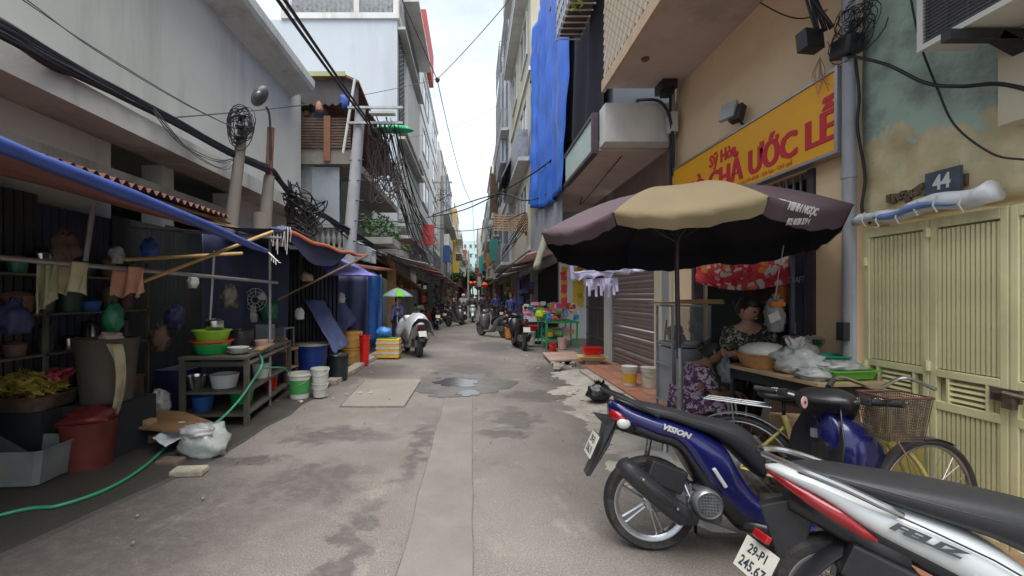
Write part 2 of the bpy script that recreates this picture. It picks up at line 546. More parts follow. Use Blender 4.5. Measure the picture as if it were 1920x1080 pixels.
# puddle with an uneven edge and its damp margin
def blob_sheet(cx, cy, rx, ry, z, seed, jag=.25, n=48):
    pts = []
    for k in range(n):
        q = 2 * pi * k / n
        r = 1 + jag * noise.noise(Vector((math.cos(q) * 1.5 + seed, math.sin(q) * 1.5, seed * 2))) + jag * .5 * noise.noise(Vector((math.cos(q) * 5 + seed, math.sin(q) * 5, 3)))
        pts.append((cx + rx * r * math.cos(q), cy + ry * r * math.sin(q), z))
    return MB().add(pts + [(cx, cy, z)], [(k, (k + 1) % n, n) for k in range(n)])
m_water = mat('puddle_water', (.06, .055, .05), .16, 0, .1, 2, bump=0, spec=1.0)
m_damp = mat('damp_asphalt', (.14, .125, .112), .3, 0, .3, 3, .4, 80)
struct(blob_sheet(-.3, 7.5, .85, 1.0, .006, 3, .5).build('puddle_margin', m_damp))
struct(blob_sheet(-.25, 7.55, .38, .34, .010, 5, .5).build('puddle', m_water))
struct(blob_sheet(-.05, 6.75, .17, .22, .010, 8, .4).build('puddle', m_water))

# left pavement under the stalls
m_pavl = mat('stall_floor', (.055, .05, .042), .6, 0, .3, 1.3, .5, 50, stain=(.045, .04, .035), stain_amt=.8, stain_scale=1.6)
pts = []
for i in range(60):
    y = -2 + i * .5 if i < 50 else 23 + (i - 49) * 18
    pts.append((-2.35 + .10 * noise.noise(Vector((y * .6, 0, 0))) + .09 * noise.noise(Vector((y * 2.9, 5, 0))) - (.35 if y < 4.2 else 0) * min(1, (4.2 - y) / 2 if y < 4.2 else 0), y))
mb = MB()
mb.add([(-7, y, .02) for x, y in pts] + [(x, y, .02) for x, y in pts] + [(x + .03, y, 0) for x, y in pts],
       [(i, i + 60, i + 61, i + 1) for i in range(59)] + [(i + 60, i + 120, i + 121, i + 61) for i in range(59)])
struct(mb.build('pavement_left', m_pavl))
m_curb = mat('curb_pale', (.40, .36, .28), .8, 0, .2, 3, .4, stain=(.2, .17, .12), stain_amt=.7, stain_scale=4)
mb = MB()
for i in range(9):
    mb.obox((-2.38 + R.uniform(-.02, .02), 7.6 + i * .52, .045), (.2, .5, .07), R.uniform(-.03, .03))
struct(mb.build('kerb_left', m_curb))
# right pavement: bed, kerb stones, ramp, red tiles one by one
struct(MB().box(2.2, 7.0, -1, 200, -.02, .10).build('pavement_right', mat('pavement_bed', (.26, .22, .19), .85, 0, .2, 2, stain=(.14, .12, .1))))
PAV = bpy.data.objects['pavement_right']
m_tile = mat('red_tile', (.36, .155, .095), .55, 0, .25, 2.0, .2, 50, stain=(.30, .2, .15), stain_amt=.5, stain_scale=3)
m_tile2 = mat('red_tile_faded', (.40, .2, .13), .6, 0, .25, 2.5, .2, 50, stain=(.22, .14, .1), stain_amt=.6, stain_scale=3)
tm = [MB().box(-.122, .122, -.122, .122, 0, .022).mesh('tile', q, bevel=.003) for q in (m_tile, m_tile2)]
for j in range(34):
    for i in range(3):
        y = 1.0 + j * .25
        inst('tile', tm[R.random() < .35], PAV, Matrix.Translation((2.34 + i * .25, y, .102 + R.uniform(-.002, .003))) @ Matrix.Rotation(R.uniform(-.006, .006), 4, 'X'))
m_kerb = mat('kerb_concrete', (.34, .315, .27), .9, 0, .22, 2.4, .6, 35, stain=(.16, .14, .11), stain_amt=.7, stain_scale=3)
for j in range(17):
    y = .8 + j * .52
    if 8.3 < y: break
    k = MB().obox((2.13 + R.uniform(-.02, .02), y, .05 + R.uniform(-.012, .01)), (.16, .5, .12), R.uniform(-.04, .04), R.uniform(-.02, .02)).build('kerb_stone', m_kerb, PAV, bevel=.015)
def ramp_fn(u, v):
    y = 3.4 + v * 5.2
    x0 = 1.2 + .30 * noise.noise(Vector((y * .9, 1, 0))) + .12 * noise.noise(Vector((y * 4, 1, 0))) + .06 * noise.noise(Vector((y * 13, 1, 0))) + (.35 if y > 7.2 else 0)
    x = x0 + (2.1 - x0) * u
    return (x, y, -.006 + .075 * u ** 1.3 + .014 * noise.noise(Vector((x * 3, y * 3, 2))) + .010 * noise.noise(Vector((x * 11, y * 11, 2))))
struct(MB().sheet(ramp_fn, 22, 130).build('concrete_ramp', m_kerb, smooth=2))
# scattered grit and scraps on the road
m_grit = mat('stone_chips', (.24, .21, .19), .9)
mb = MB()
for _ in range(520):
    side = R.random()
    x = R.gauss(1.6, .35) if side < .55 else (R.gauss(-2.1, .25) if side < .85 else R.uniform(-2, 2))
    y = R.uniform(2.0, 12)
    s_ = .004 + .016 * R.random() ** 4
    mb.obox((x, y, .006 + (.03 if x > 1.5 and y > 3.4 else .015)), (s_, s_ * R.uniform(.6, 1.4), s_ * .6), R.uniform(0, 3), R.uniform(-.5, .5))
o = mb.build('street_grit', m_grit, kind='stuff'); tag(o, 'loose stone chips and grit scattered along the road edges', 'grit')
m_leaf_dry = mat('dry_scraps', (.42, .40, .34), .9)
mb = MB()
for _ in range(70):
    x, y = R.choice([(R.gauss(1.75, .3), R.uniform(5, 11)), (R.gauss(-2.2, .3), R.uniform(6, 11))])
    s_ = R.uniform(.015, .05); q = R.uniform(0, 6)
    c = Vector((x, y, .06 if x > 0 else .035)); a = Vector((math.cos(q), math.sin(q), .15)) * s_; b_ = Vector((-a.y, a.x, .004)) * .6
    mb.add([c - a, c + b_, c + a * 1.1, c - b_], [(0, 1, 2, 3)])
o = mb.build('litter_scraps', m_leaf_dry, kind='stuff'); tag(o, 'small scraps of paper and leaf lying near the kerbs', 'litter')

# ================================================================== BUILDINGS
def windows(parent, cells, side, x, frame_m, pane_m=None, grille=False, depth=.06):
    """cells = (y0, y1, z0, z1) on a wall at x that faces the street (side -1: faces +x, 1: faces -x); one window each"""
    for (y0, y1, z0, z1) in cells:
        s_ = -side
        f = MB(); t = .06
        xa, xb = sorted((x + s_ * .003, x + s_ * depth))
        f.box(xa, xb, y0, y1, z1 - t, z1).box(xa, xb, y0, y1, z0, z0 + t).box(xa, xb, y0, y0 + t, z0 + t, z1 - t).box(xa, xb, y1 - t, y1, z0 + t, z1 - t)
        f.box(xa, xb, (y0 + y1) / 2 - .02, (y0 + y1) / 2 + .02, z0 + t, z1 - t)
        if grille:
            k = int((y1 - y0) / .16)
            for i in range(1, k): f.box(xa - .0, xb + .01, y0 + i * .16 - .008, y0 + i * .16 + .008, z0 + t, z1 - t)
        fo = f.build('window', frame_m, parent)
        xa, xb = sorted((x + s_ * .004, x + s_ * .02))
        MB().box(xa, xb, y0 + t, y1 - t, z0 + t, z1 - t).build('pane', pane_m or m_glass, fo)
def balcony(parent, y0, y1, z, side, x, d, slab_m, rail_m, rail='bars', h=.95):
    s_ = -side
    xa, xb = sorted((x, x + s_ * d))
    bo = MB().box(xa, xb, y0, y1, z - .14, z).build('balcony', slab_m, parent)
    xo = x + s_ * (d - .04)
    r = MB()
    r.box(min(xo - .02, xo + .02), max(xo - .02, xo + .02), y0, y1, z + h - .04, z + h)
    if rail == 'bars':
        n = max(3, int((y1 - y0) / .14))
        for i in range(n + 1):
            yy = y0 + (y1 - y0) * i / n
            r.box(xo - .012, xo + .012, yy - .012, yy + .012, z, z + h - .04)
        for yy in (y0, y1):
            for i in range(5):
                xx = x + s_ * d * i / 5
                r.box(xx - .012, xx + .012, yy - .012, yy + .012, z, z + h - .04)
            r.box(min(x, xo), max(x, xo), yy - .015, yy + .015, z + h - .04, z + h)
    else:
        r.box(xo - .05, xo + .05, y0, y1, z + .002, z + h - .042)
        r.box(min(x, xo - s_ * .052), max(x, xo - s_ * .052), y0, y0 + .1, z + .002, z + h - .042)
    r.build('railing', rail_m, bo)
FB = {}
def house(name, label, side, xf, y0, y1, h, wall_m, floors=4, cols=2, back=6, z0=3.2, trim=None, balc=(), win_frame=None, grille=False,
          parapet=True, shop=None, sidewin=0, group=None, wallx=None, sign=None, tank=False):
    """a tube house: upper floors at x = side*xf, ground floor shop set back at wallx"""
    trim = trim or m_white
    win_frame = win_frame or m_white
    X0 = side * xf
    b = thing(name, label, 'building', (X0, (y0 + y1) / 2, 0), group)
    xa, xb = sorted((X0, X0 + side * back))
    y0 += .01; y1 -= .01
    MB().box(xa, xb, y0, y1, z0, h).build('wall', wall_m, b)
    wx = side * (wallx or xf + .6)
    ga, gb = sorted((wx, X0 + side * back))
    g = MB()
    g.box(ga, gb, y0, y0 + .25, 0, z0 - .002).box(ga, gb, y1 - .25, y1, 0, z0 - .002)
    g.box(min(wx + side * .9, X0 + side * back), max(wx + side * .9, X0 + side * back), y0 + .25, y1 - .25, 0, z0 - .002)
    g.box(*sorted((wx, wx + side * .2)), y0 + .25, y1 - .25, 2.7, z0 - .002)
    g.build('shop_wall', shop or wall_m, b)
    MB().box(*sorted((wx + side * .3, wx + side * .88)), y0 + .3, y1 - .3, .1, 2.6).build('shop_shade_block', m_dark, b)  # near-black block put in as the shade inside the shop
    fh = (h - z0) / floors
    cells = []
    for f in range(floors):
        for c in range(cols):
            w = (y1 - y0) / cols
            wy0 = y0 + w * c + w * .22; wy1 = y0 + w * (c + 1) - w * .22
            cells.append((wy0, wy1, z0 + f * fh + fh * (.12 if f in balc else .3), z0 + f * fh + fh * .8))
        s_ = -side
        x1_, x2_ = sorted((X0 + s_ * .003, X0 + s_ * .07))
        MB().box(x1_, x2_, y0, y1, z0 + f * fh - .06, z0 + f * fh + .08).build('floor_band', trim, b)
        if f in balc:
            balcony(b, y0 + .15, y1 - .15, z0 + f * fh + .1, side, X0 - side * .071, .75 if side < 0 else .34, trim, m_steel if (f + int(y0)) % 2 else trim, 'bars' if (f + int(y0)) % 3 else 'solid')
    windows(b, cells, side, X0, win_frame, None, grille)
    if sidewin:
        for f in range(floors):
            for c in range(sidewin):
                xc = X0 + side * (.8 + c * 1.6)
                zc = z0 + f * fh + fh * .5
                fo = MB().box(xc - .4, xc + .4, y0 - .05, y0 - .003, zc - .55, zc + .55).build('window', win_frame, b)
                MB().box(xc - .34, xc + .34, y0 - .056, y0 - .052, zc - .49, zc + .49).build('pane', m_glass, fo)
    if parapet:
        x1_, x2_ = sorted((X0 - side * .12, X0 + side * back))
        MB().box(x1_, x2_, y0, y1, h + .002, h + .16).build('cornice', trim, b)
        MB().box(*sorted((X0 + side * .1, X0 + side * .25)), y0 + .1, y1 - .1, h + .162, h + .95).build('parapet', wall_m, b)
    if tank:
        xc = X0 + side * 1.6
        MB().lathe([(.0, h + 1.6), (.5, h + 1.58), (.55, h + 1.5), (.55, h + .7), (.5, h + .62), (0, h + .6)], (xc, (y0 + y1) / 2, 0), 16).box(xc - .4, xc + .4, (y0 + y1) / 2 - .4, (y0 + y1) / 2 + .4, h + .162, h + .62).build('water_tank', m_chrome, b, smooth=True)
    return b

# ---- left, nearest: long plastered house with a cornice and a ledge
m_grey = mat('grey_plaster', (.50, .505, .465), .88, 0, .07, .8, .25, 30, stain=(.33, .335, .30), stain_amt=.75, stain_scale=.75, streak=True)
m_greyd = mat('grey_plaster_ledge', (.47, .475, .44), .88, 0, .10, 1.2, .3, 30, stain=(.24, .235, .21), stain_amt=.7, stain_scale=1.3, streak=True)
b = thing('plastered_house', 'long grey plastered house with deep roof cornice and ledge behind the dark stalls', 'house', (-4.5, 5, 0))
m = MB()
m.box(-8, -4.5, -4, 11.5, 3.67, 6.75)
m.box(-8, -4.5, -4, 5.45, .02, 3.40)                       # lower wall up to the garage opening
m.box(-4.8, -4.5, 6.35, 6.6, .02, 3.40).box(-4.8, -4.5, 8.1, 11.5, .02, 3.40)
m.box(-8, -6.5, 5.45, 11.5, .02, 3.40)
m.build('wall', m_grey, b)
m = MB().prism([(-4.499, -4, 3.402), (-3.95, -4, 3.402), (-3.95, -4, 3.66), (-4.499, -4, 3.84)], (0, 15.5, 0))
m.build('ledge', m_greyd, b)
m = MB().box(-4.6, -4.497, -4, 11.5, 3.0, 3.10)
m.build('string_course', m_greyd, b)
m = MB().prism([(-4.499, -4, 6.45), (-4.25, -4, 6.56), (-3.97, -4, 6.6), (-3.92, -4, 6.68), (-3.92, -4, 6.86), (-4.499, -4, 6.95)], (0, 14.9, 0))
m.build('cornice', m_greyd, b)
m = MB()
for y in (5.55, 5.9, 6.25):
    m.box(-6.3, -5.0, y, y + .02, 0, 3.3)
m.box(-6.4, -6.3, 5.45, 11.5, .02, 3.4)
m.build('garage_dark_sheets', m_dark, b)  # near-black sheets fill the garage opening

# ---- left, second: old house with timber balcony seen end-on
m_oldw = mat('stained_wall', (.30, .31, .32), .9, 0, .2, 1.2, .3, stain=(.14, .13, .12), stain_amt=.7, stain_scale=1.5, streak=True)
m_rust = mat('rusty_iron', (.17, .085, .05), .8, .1, .35, 5, .3, stain=(.30, .14, .06), stain_amt=.6, stain_scale=4)
m_brown = mat('brown_boards', (.11, .065, .045), .8, 0, .35, 6, .3, stain=(.2, .13, .08), stain_amt=.5, stain_scale=3)
b = thing('old_balcony_house', 'old low house with rusty roof and cluttered wooden balcony beside the grey house', 'house', (-3.6, 13.5, 0))
m = MB()
m.box(-9, -4.3, 11.9, 18.8, 0, 7.2)
m.box(-4.29, -3.2, 12.6, 18.8, 2.9, 3.1)
m.build('wall', m_oldw, b)
m = MB().box(-4.8, -3.25, 11.75, 12.1, 5.05, 5.45).box(-4.28, -3.2, 11.9, 18.8, 5.08, 5.3)
m.build('balcony_slab', mat('mossy_slab', (.24, .22, .19), .9, 0, .25, 2, stain=(.1, .09, .07), stain_amt=.8), b)
m = MB()
for i in range(11):
    m.box(-4.75, -3.25, 11.70, 11.74, 5.47 + i * .075, 5.52 + i * .075)
m.build('balcony_boards', m_brown, b)
MB().box(-3.95, -3.78, 11.64, 11.69, 5.1, 6.3).build('orange_board', mat('orange_board', (.24, .10, .05), .8, 0, .25, 4, stain=(.2, .1, .06)), b)
for xx in (-4.7, -3.3):
    MB().box(xx - .04, xx + .04, 11.72, 11.80, 6.3, 7.15).build('post', m_brown, b)
m = MB()
n = 40
for i in range(n):
    x = -4.9 + i * (1.9 / n)
    z = .03 * math.sin(i * 1.57)
    m.add([(x, 11.55, 7.2 + z), (x + 1.9 / n, 11.55, 7.2 + .03 * math.sin((i + 1) * 1.57)), (x + 1.9 / n, 11.55, 6.55 + z), (x, 11.55, 6.55 + z)], [(0, 1, 2, 3)])
m.build('wind_screen', mat('dark_sheet', (.07, .06, .06), .6, .3, .3, 3), b)
m = MB().prism([(-5.0, 11.4, 7.25), (-3.35, 11.4, 7.30), (-2.95, 11.4, 7.12), (-2.95, 11.4, 7.07), (-3.35, 11.4, 7.24), (-5.0, 11.4, 7.18)], (0, 6.2, -.9))
m.build('roof', m_rust, b)
MB().box(-5.0, -3.3, 11.36, 11.39, 7.22, 7.34).build('roof_edge', mat('mossy_edge', (.32, .34, .18), .9), b)
# lower balcony with turned balusters
m = MB().box(-4.7, -3.35, 11.6, 11.85, 2.62, 2.78).box(-4.7, -3.35, 11.62, 11.83, 3.32, 3.40)
m.build('lower_balcony', m_conc, b)
bal = MB().lathe([(.045, 0), (.05, .04), (.03, .08), (.062, .2), (.066, .28), (.03, .42), (.045, .48), (.05, .54)], n=8).mesh('baluster', m_conc, True)
for i in range(9):
    inst('baluster', bal, b, Matrix.Translation((-4.6 + i * .15, 11.72, 2.78)))
MB().box(-4.35, -3.6, 11.86, 11.895, 3.45, 5.0).build('panel', mat('bluegrey_wall', (.33, .36, .40), .85, 0, .1, 2, stain=(.2, .2, .21)), b)
MB().box(-3.55, -3.28, 11.86, 11.895, 2.9, 4.6).build('door', m_dark, b)
# pot plants and clutter on the old balcony
for (x, z, c, nm, la, cat) in [(-4.45, 6.36, (.05, .12, .04), 'potted_plant', 'small green pot plant on the old wooden balcony rail', 'plant'),]:
    o = thing(nm, la, cat, (x, 11.75, z))
    MB().lathe([(.06, 0), (.09, .12)], (x, 11.78, z - .02), 10).build('pot', m_rust, o)
    mb = MB(); leaves(mb, (x, 11.78, z + .2), .22, .15, .12, 90, .07); mb.build('foliage', mat('leaf_green', (.05, .12, .035), .6, 0, .4, 8), o)
m_blue = mat('tarp_blue_plain', (.03, .07, .28), .5, 0, .2, 5, .2)
o = tag(MB().ball((-3.35, 11.5, 6.62), .14, 10, 8, .4, sz=1.4).build('plastic_sack', m_blue, smooth=True), 'blue plastic sack hanging at the corner of the old balcony', 'sack')
o = tag(MB().tube([(-3.0, 11.2, 7.05), (-3.35, 11.35, 5.2)], .035, 8).build('white_pipe', m_white), 'white plastic pipe leaning down beside the old wooden balcony', 'pipe')
o = tag(MB().lathe([(.05, 0), (.10, .04), (.11, .2), (.06, .3), (.03, .34)], (-4.05, 11.62, 6.38), 10).build('clay_jar', m_tile, smooth=True), 'reddish clay jar standing on the old balcony ledge', 'jar')

# ---- left, third: tall pale blue house
m_pale = mat('pale_blue_plaster', (.50, .54, .58), .8, 0, .05, .5, .1, 20, stain=(.36, .39, .41), stain_amt=.6, stain_scale=.35, streak=True)
m_pale2 = mat('pale_blue_front', (.44, .48, .51), .8, 0, .06, .6, .1, 20)
m_lgrey_ = mat('penthouse_grey', (.22, .23, .24), .8, 0, .15, 1.5)
b = thing('tall_blue_house', 'tall pale blue plastered house with fenced roof terrace and lattice screens', 'house', (-3.3, 22, 0))
MB().box(-12, -3.3, 19.3, 27, 3.1, 13.7).box(-12, -3.9, 19.3, 27, 0, 3.1).build('wall', m_pale, b)
MB().box(-8.4, -3.2, 19.2, 27.02, 13.702, 13.95).build('terrace_edge', m_white, b)
m = MB()
for i in range(90):
    x = -8.3 + i * .056
    m.box(x - .010, x + .010, 19.3, 19.32, 13.96, 16.4)
for z in (14.0, 15.1, 16.3): m.box(-8.3, -3.25, 19.325, 19.345, z, z + .05)
m.build('terrace_fence', m_steel, b, kind='stuff')
MB().box(-8.2, -3.5, 19.9, 26, 13.96, 17).build('penthouse', m_lgrey_, b)
for x in (-8.3, -5.1, -3.35): MB().box(x - .12, x + .12, 19.26, 19.5, 13.955, 17).build('fence_post', m_white, b)
m = MB()
for i in range(40):
    y = 19.6 + i * .18
    m.box(-3.24, -3.22, y, y + .04, 13.96, 15.6)
m.build('terrace_railing', m_steel, b)
MB().box(-3.6, -2.5, 20.5, 27, 15.3, 15.5).box(-3.6, -3.3, 21.5, 27, 15.5, 19).build('upper_canopy', m_white, b)
mb = MB()
for i in range(26): leaves(mb, (-3.35 - R.random() * .3, 19.6 + i * .28, 14.2 + R.uniform(-.2, .2)), .25, .3, .35, 26, .12)
for i in range(10): leaves(mb, (-7.9 + i * .48, 19.6, 14.3), .3, .2, .3, 22, .1)
mb.build('terrace_hedge', mat('hedge_leaf', (.12, .19, .05), .6, 0, .45, 6), b, kind='stuff')
# lattice screen on the front: one lozenge mesh for each hole
lat = MB()
for i in range(4):
    for j in range(20):
        for sgn in (-1, 1):
            y = 19.7 + i * .36 + .18; z = 9.3 + j * .21
            lat.add([(-3.26, y - .18, z - sgn * .1), (-3.26, y - .15, z - sgn * .1), (-3.26, y + .18, z + sgn * .1), (-3.26, y + .15, z + sgn * .1)], [(0, 1, 2, 3)])
lat.build('lattice_screen', m_white, b)
MB().box(-3.295, -3.28, 19.65, 21.2, 9.2, 13.4).build('screen_shade_sheet', m_dark, b)  # dark sheet on the wall, painted as the shade behind the lattice
windows(b, [(21.6, 23.6, 9.6, 12.8), (24.0, 26.4, 9.6, 12.8), (21.6, 23.6, 5.2, 8.0), (24.0, 26.4, 5.2, 8.0), (19.8, 21.2, 5.0, 8.0)], -1, -3.3, m_white, None, True, .12)
for z in (8.9, 8.45, 13.3, 4.6):
    MB().box(-3.29, -2.95, 19.35, 26.9, z, z + .12).build('ledge', m_greyd, b)
balcony(b, 19.4, 26.8, 4.2, -1, -3.3, .6, m_white, m_steel)

# ---- left, further: more tube houses
m_ww = mat('white_wall', (.64, .66, .68), .85, 0, .08, .5, stain=(.4, .41, .42), stain_amt=.5, stain_scale=.5, streak=True)
m_cream = mat('cream_wall', (.62, .56, .42), .85, 0, .12, .6, stain=(.34, .3, .22), stain_amt=.6, stain_scale=.8, streak=True)
m_ochre = mat('ochre_wall', (.60, .38, .07), .85, 0, .12, .6, stain=(.42, .26, .06), stain_amt=.5, streak=True)
m_teal = mat('teal_wall', (.22, .52, .46), .8, 0, .12, .6, stain=(.1, .26, .24), streak=True)
m_redw = mat('red_wall', (.40, .06, .05), .7, 0, .12, 1)
m_pink = mat('pink_wall', (.6, .40, .34), .85, 0, .12, .6, stain=(.35, .22, .2))
m_slate = mat('slate_wall', (.16, .18, .22), .7, 0, .15, .6)
m_lgrey = mat('light_grey_wall', (.54, .54, .51), .85, 0, .12, .6, stain=(.33, .33, .29), stain_amt=.6, streak=True)
m_mossl = mat('pale_mossy_wall', (.52, .49, .37), .9, 0, .2, .8, stain=(.27, .26, .17), stain_amt=.8, stain_scale=1.0, streak=True)
m_moss = mat('mossy_wall', (.42, .41, .31), .9, 0, .2, .8, stain=(.14, .14, .09), stain_amt=.8, stain_scale=1.2, streak=True)
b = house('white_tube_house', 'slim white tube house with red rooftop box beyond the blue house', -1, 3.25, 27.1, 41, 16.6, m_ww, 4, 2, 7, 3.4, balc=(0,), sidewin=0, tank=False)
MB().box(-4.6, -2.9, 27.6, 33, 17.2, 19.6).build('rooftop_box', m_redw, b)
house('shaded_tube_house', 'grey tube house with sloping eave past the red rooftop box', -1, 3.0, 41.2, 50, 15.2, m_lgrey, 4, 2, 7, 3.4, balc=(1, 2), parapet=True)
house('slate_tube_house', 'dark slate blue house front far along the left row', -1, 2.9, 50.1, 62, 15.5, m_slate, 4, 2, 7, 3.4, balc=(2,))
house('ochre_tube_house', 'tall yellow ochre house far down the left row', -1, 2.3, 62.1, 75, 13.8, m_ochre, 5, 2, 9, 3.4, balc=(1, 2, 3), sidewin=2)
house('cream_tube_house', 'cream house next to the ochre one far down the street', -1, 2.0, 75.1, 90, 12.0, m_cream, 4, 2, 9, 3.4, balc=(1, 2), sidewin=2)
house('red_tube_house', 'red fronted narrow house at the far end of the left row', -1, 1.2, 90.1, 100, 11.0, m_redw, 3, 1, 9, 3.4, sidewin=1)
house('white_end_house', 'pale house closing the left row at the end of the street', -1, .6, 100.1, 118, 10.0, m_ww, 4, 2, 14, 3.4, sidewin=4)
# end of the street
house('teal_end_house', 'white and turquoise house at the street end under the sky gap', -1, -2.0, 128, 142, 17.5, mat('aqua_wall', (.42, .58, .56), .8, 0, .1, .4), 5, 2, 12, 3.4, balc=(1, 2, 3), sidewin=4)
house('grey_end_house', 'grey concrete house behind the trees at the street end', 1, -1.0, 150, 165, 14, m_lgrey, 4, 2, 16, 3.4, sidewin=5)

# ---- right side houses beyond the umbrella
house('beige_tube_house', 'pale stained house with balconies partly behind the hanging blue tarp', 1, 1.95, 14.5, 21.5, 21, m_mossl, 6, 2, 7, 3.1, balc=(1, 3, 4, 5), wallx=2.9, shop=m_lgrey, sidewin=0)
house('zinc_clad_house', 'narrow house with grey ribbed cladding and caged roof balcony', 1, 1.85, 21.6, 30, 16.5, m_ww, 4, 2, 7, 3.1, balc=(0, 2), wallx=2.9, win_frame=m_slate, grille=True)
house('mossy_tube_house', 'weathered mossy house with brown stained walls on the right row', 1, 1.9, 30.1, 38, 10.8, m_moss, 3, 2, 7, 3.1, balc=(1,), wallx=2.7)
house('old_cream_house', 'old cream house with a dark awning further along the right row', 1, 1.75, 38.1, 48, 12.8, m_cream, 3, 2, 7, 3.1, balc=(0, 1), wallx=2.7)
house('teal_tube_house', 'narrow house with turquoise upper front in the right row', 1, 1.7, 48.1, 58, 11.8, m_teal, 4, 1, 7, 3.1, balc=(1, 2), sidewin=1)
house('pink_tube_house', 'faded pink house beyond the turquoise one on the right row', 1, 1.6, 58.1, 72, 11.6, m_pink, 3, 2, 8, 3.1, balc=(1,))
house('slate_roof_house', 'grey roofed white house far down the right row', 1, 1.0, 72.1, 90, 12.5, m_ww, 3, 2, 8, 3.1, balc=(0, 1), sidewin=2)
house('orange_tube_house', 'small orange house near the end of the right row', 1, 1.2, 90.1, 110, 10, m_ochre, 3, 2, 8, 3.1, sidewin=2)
# ribbed cladding boxes and shades hung on right-hand fronts
m_zinc = mat('zinc_sheet', (.42, .44, .47), .45, .4, .12, 1.5, stain=(.3, .31, .33), streak=True)
def ribbed(a, b_, z0, z1, pitch=.09, amp=.015, name='sheet', m_=None, parent=None):
    """vertical corrugation between plan points a and b_"""
    a, b_ = Vector((a[0], a[1], 0)), Vector((b_[0], b_[1], 0))
    L = (b_ - a).length; n_ = max(4, int(L / pitch * 4)); d = (b_ - a) / n_; nrm = Vector((-d.y, d.x, 0)).normalized()
    vs = []
    for z in (z0, z1):
        for i in range(n_ + 1):
            p = a + d * i + nrm * amp * math.sin(i * pi / 2)
            vs.append((p.x, p.y, z))
    return MB().add(vs, [(i, i + 1, i + n_ + 2, i + n_ + 1) for i in range(n_)])
o = thing('enclosed_balcony', 'grey ribbed metal balcony box with a wire cage on top high on the right row', 'balcony box', (1.7, 24, 11))
mm = ribbed((1.5, 23), (1.5, 27), 8.6, 13.2, .3, .03); mm.add(*[(lambda q: (q.v, q.f))(ribbed((1.84, 23), (1.5, 23), 8.6, 13.2, .2, .02))][0]); mm.build('cladding', m_zinc, o)
MB().box(1.5, 1.84, 23, 27, 8.5, 8.6).build('floor_plate', m_zinc, o)
MB().box(1.5, 1.84, 23, 27, 13.2, 13.25).build('roof_plate', m_zinc, o)
mb = MB()
for i in range(14): mb.tube([(1.45 + (i % 2) * .0, 23 + i * .25, 13.3), (1.45, 23 + i * .25, 14.9)], .015, 4)
for z in (13.6, 14.1, 14.6, 14.9): mb.tube([(1.45, 23, z), (1.45, 26.4, z)], .015, 4).tube([(1.45, 23, z), (1.84, 23, z)], .015, 4)
mb.build('wire_cage', m_steel, o)
o = tag(MB().prism([(1.84, 17.0, 7.6), (1.15, 17.2, 6.2), (1.18, 17.2, 6.15), (1.84, 17.0, 7.5)], (0, 5, .0)).build('window_awning', m_slate), 'dark sloping awning under the ribbed balcony box on the right row', 'awning')
o = tag(MB().box(1.35, 1.40, 31, 33.5, 7.4, 10.2).box(1.40, 1.84, 31, 31.05, 7.4, 10.2).build('window_screen', m_brown), 'dark brown screen board hung beside a high window in the right row', 'screen')
o = thing('timber_awning', 'slatted timber awning frame jutting over the street on the right', 'awning', (1.5, 15.5, 4))
for i in range(7):
    MB().obox((1.35, 15.2 + i * .0, 3.78 + i * .085), (1.15, .05, .045), 0, 0, .02).build('slat', m_plank, o)
MB().box(.80, .86, 15.24, 15.30, 3.6, 4.4).box(1.86, 1.92, 15.24, 15.3, 3.6, 4.4).tube([(1.9, 15.27, 3.62), (1.5, 15.27, 4.3)], .025, 5).build('frame', m_wood, o)
# signs hung along both rows far away
signs = [(-1.9, 19, 3.7, (.4, .05, .05), .5, .9, 'small red upright shop sign over the left shops'), (-1.75, 30, 3.8, (.05, .12, .35), .5, 1.1, 'blue upright shop sign on the left row'),
         (-1.6, 45, 3.9, (.55, .42, .05), .6, 1.2, 'yellow upright shop sign on the left row'), (1.3, 26, 3.6, (.03, .22, .18), .5, 1.3, 'dark green stacked shop sign on the right row'),
         (1.35, 35, 3.9, (.5, .2, .05), .5, 1.0, 'orange shop sign on the right row'), (1.1, 52, 4.2, (.05, .35, .3), .6, 2.0, 'turquoise banner hanging high on the right row'),
         (-1.2, 60, 4.2, (.5, .5, .5), .7, 1.2, 'white shop sign hanging far away on the left'), (1.0, 66, 4.4, (.4, .04, .05), .7, 1.4, 'red banner near the street end on the right')]
for i, (x, y, z, c, w, h_, la) in enumerate(signs):
    o = thing('shop_sign', la, 'sign', (x, y, z), 'hanging signs along the street')
    MB().box(x - w / 2, x + w / 2, y, y + .12, z, z + h_).build('board', mat('sign_%d' % i, c, .5, 0, .12, 2), o)
    MB().box(min(x, x + (2 if x > 0 else -2)) * 1, max(x, x + (1.2 if x > 0 else -1.6)), y + .04, y + .08, z + h_ - .12, z + h_ - .07).build('bracket', m_steel, o)
# lanterns over the street
m_lant = mat('red_lantern', (.75, .10, .02), .5, 0, .1, 4)
lm = MB().lathe([(0, -.42), (.2, -.4), (.42, -.2), (.5, 0), (.42, .2), (.2, .4), (0, .42)], n=14).mesh('lantern', m_lant, True)
for i, (x, y, z, s_) in enumerate([(.75, 26, 2.15, .42), (-.1, 38, 2.6, .45), (.3, 47, 2.9, .5)]):
    o = bpy.data.objects.new('paper_lantern', lm); COL.objects.link(o); o.location = (x, y, z); o.scale = (s_,) * 3
    tag(o, ['nearest round orange paper lantern hung over the right pavement', 'orange paper lantern hung mid street in the distance', 'farthest orange lantern above the crowd'][i], 'lantern', 'paper lanterns over the street')
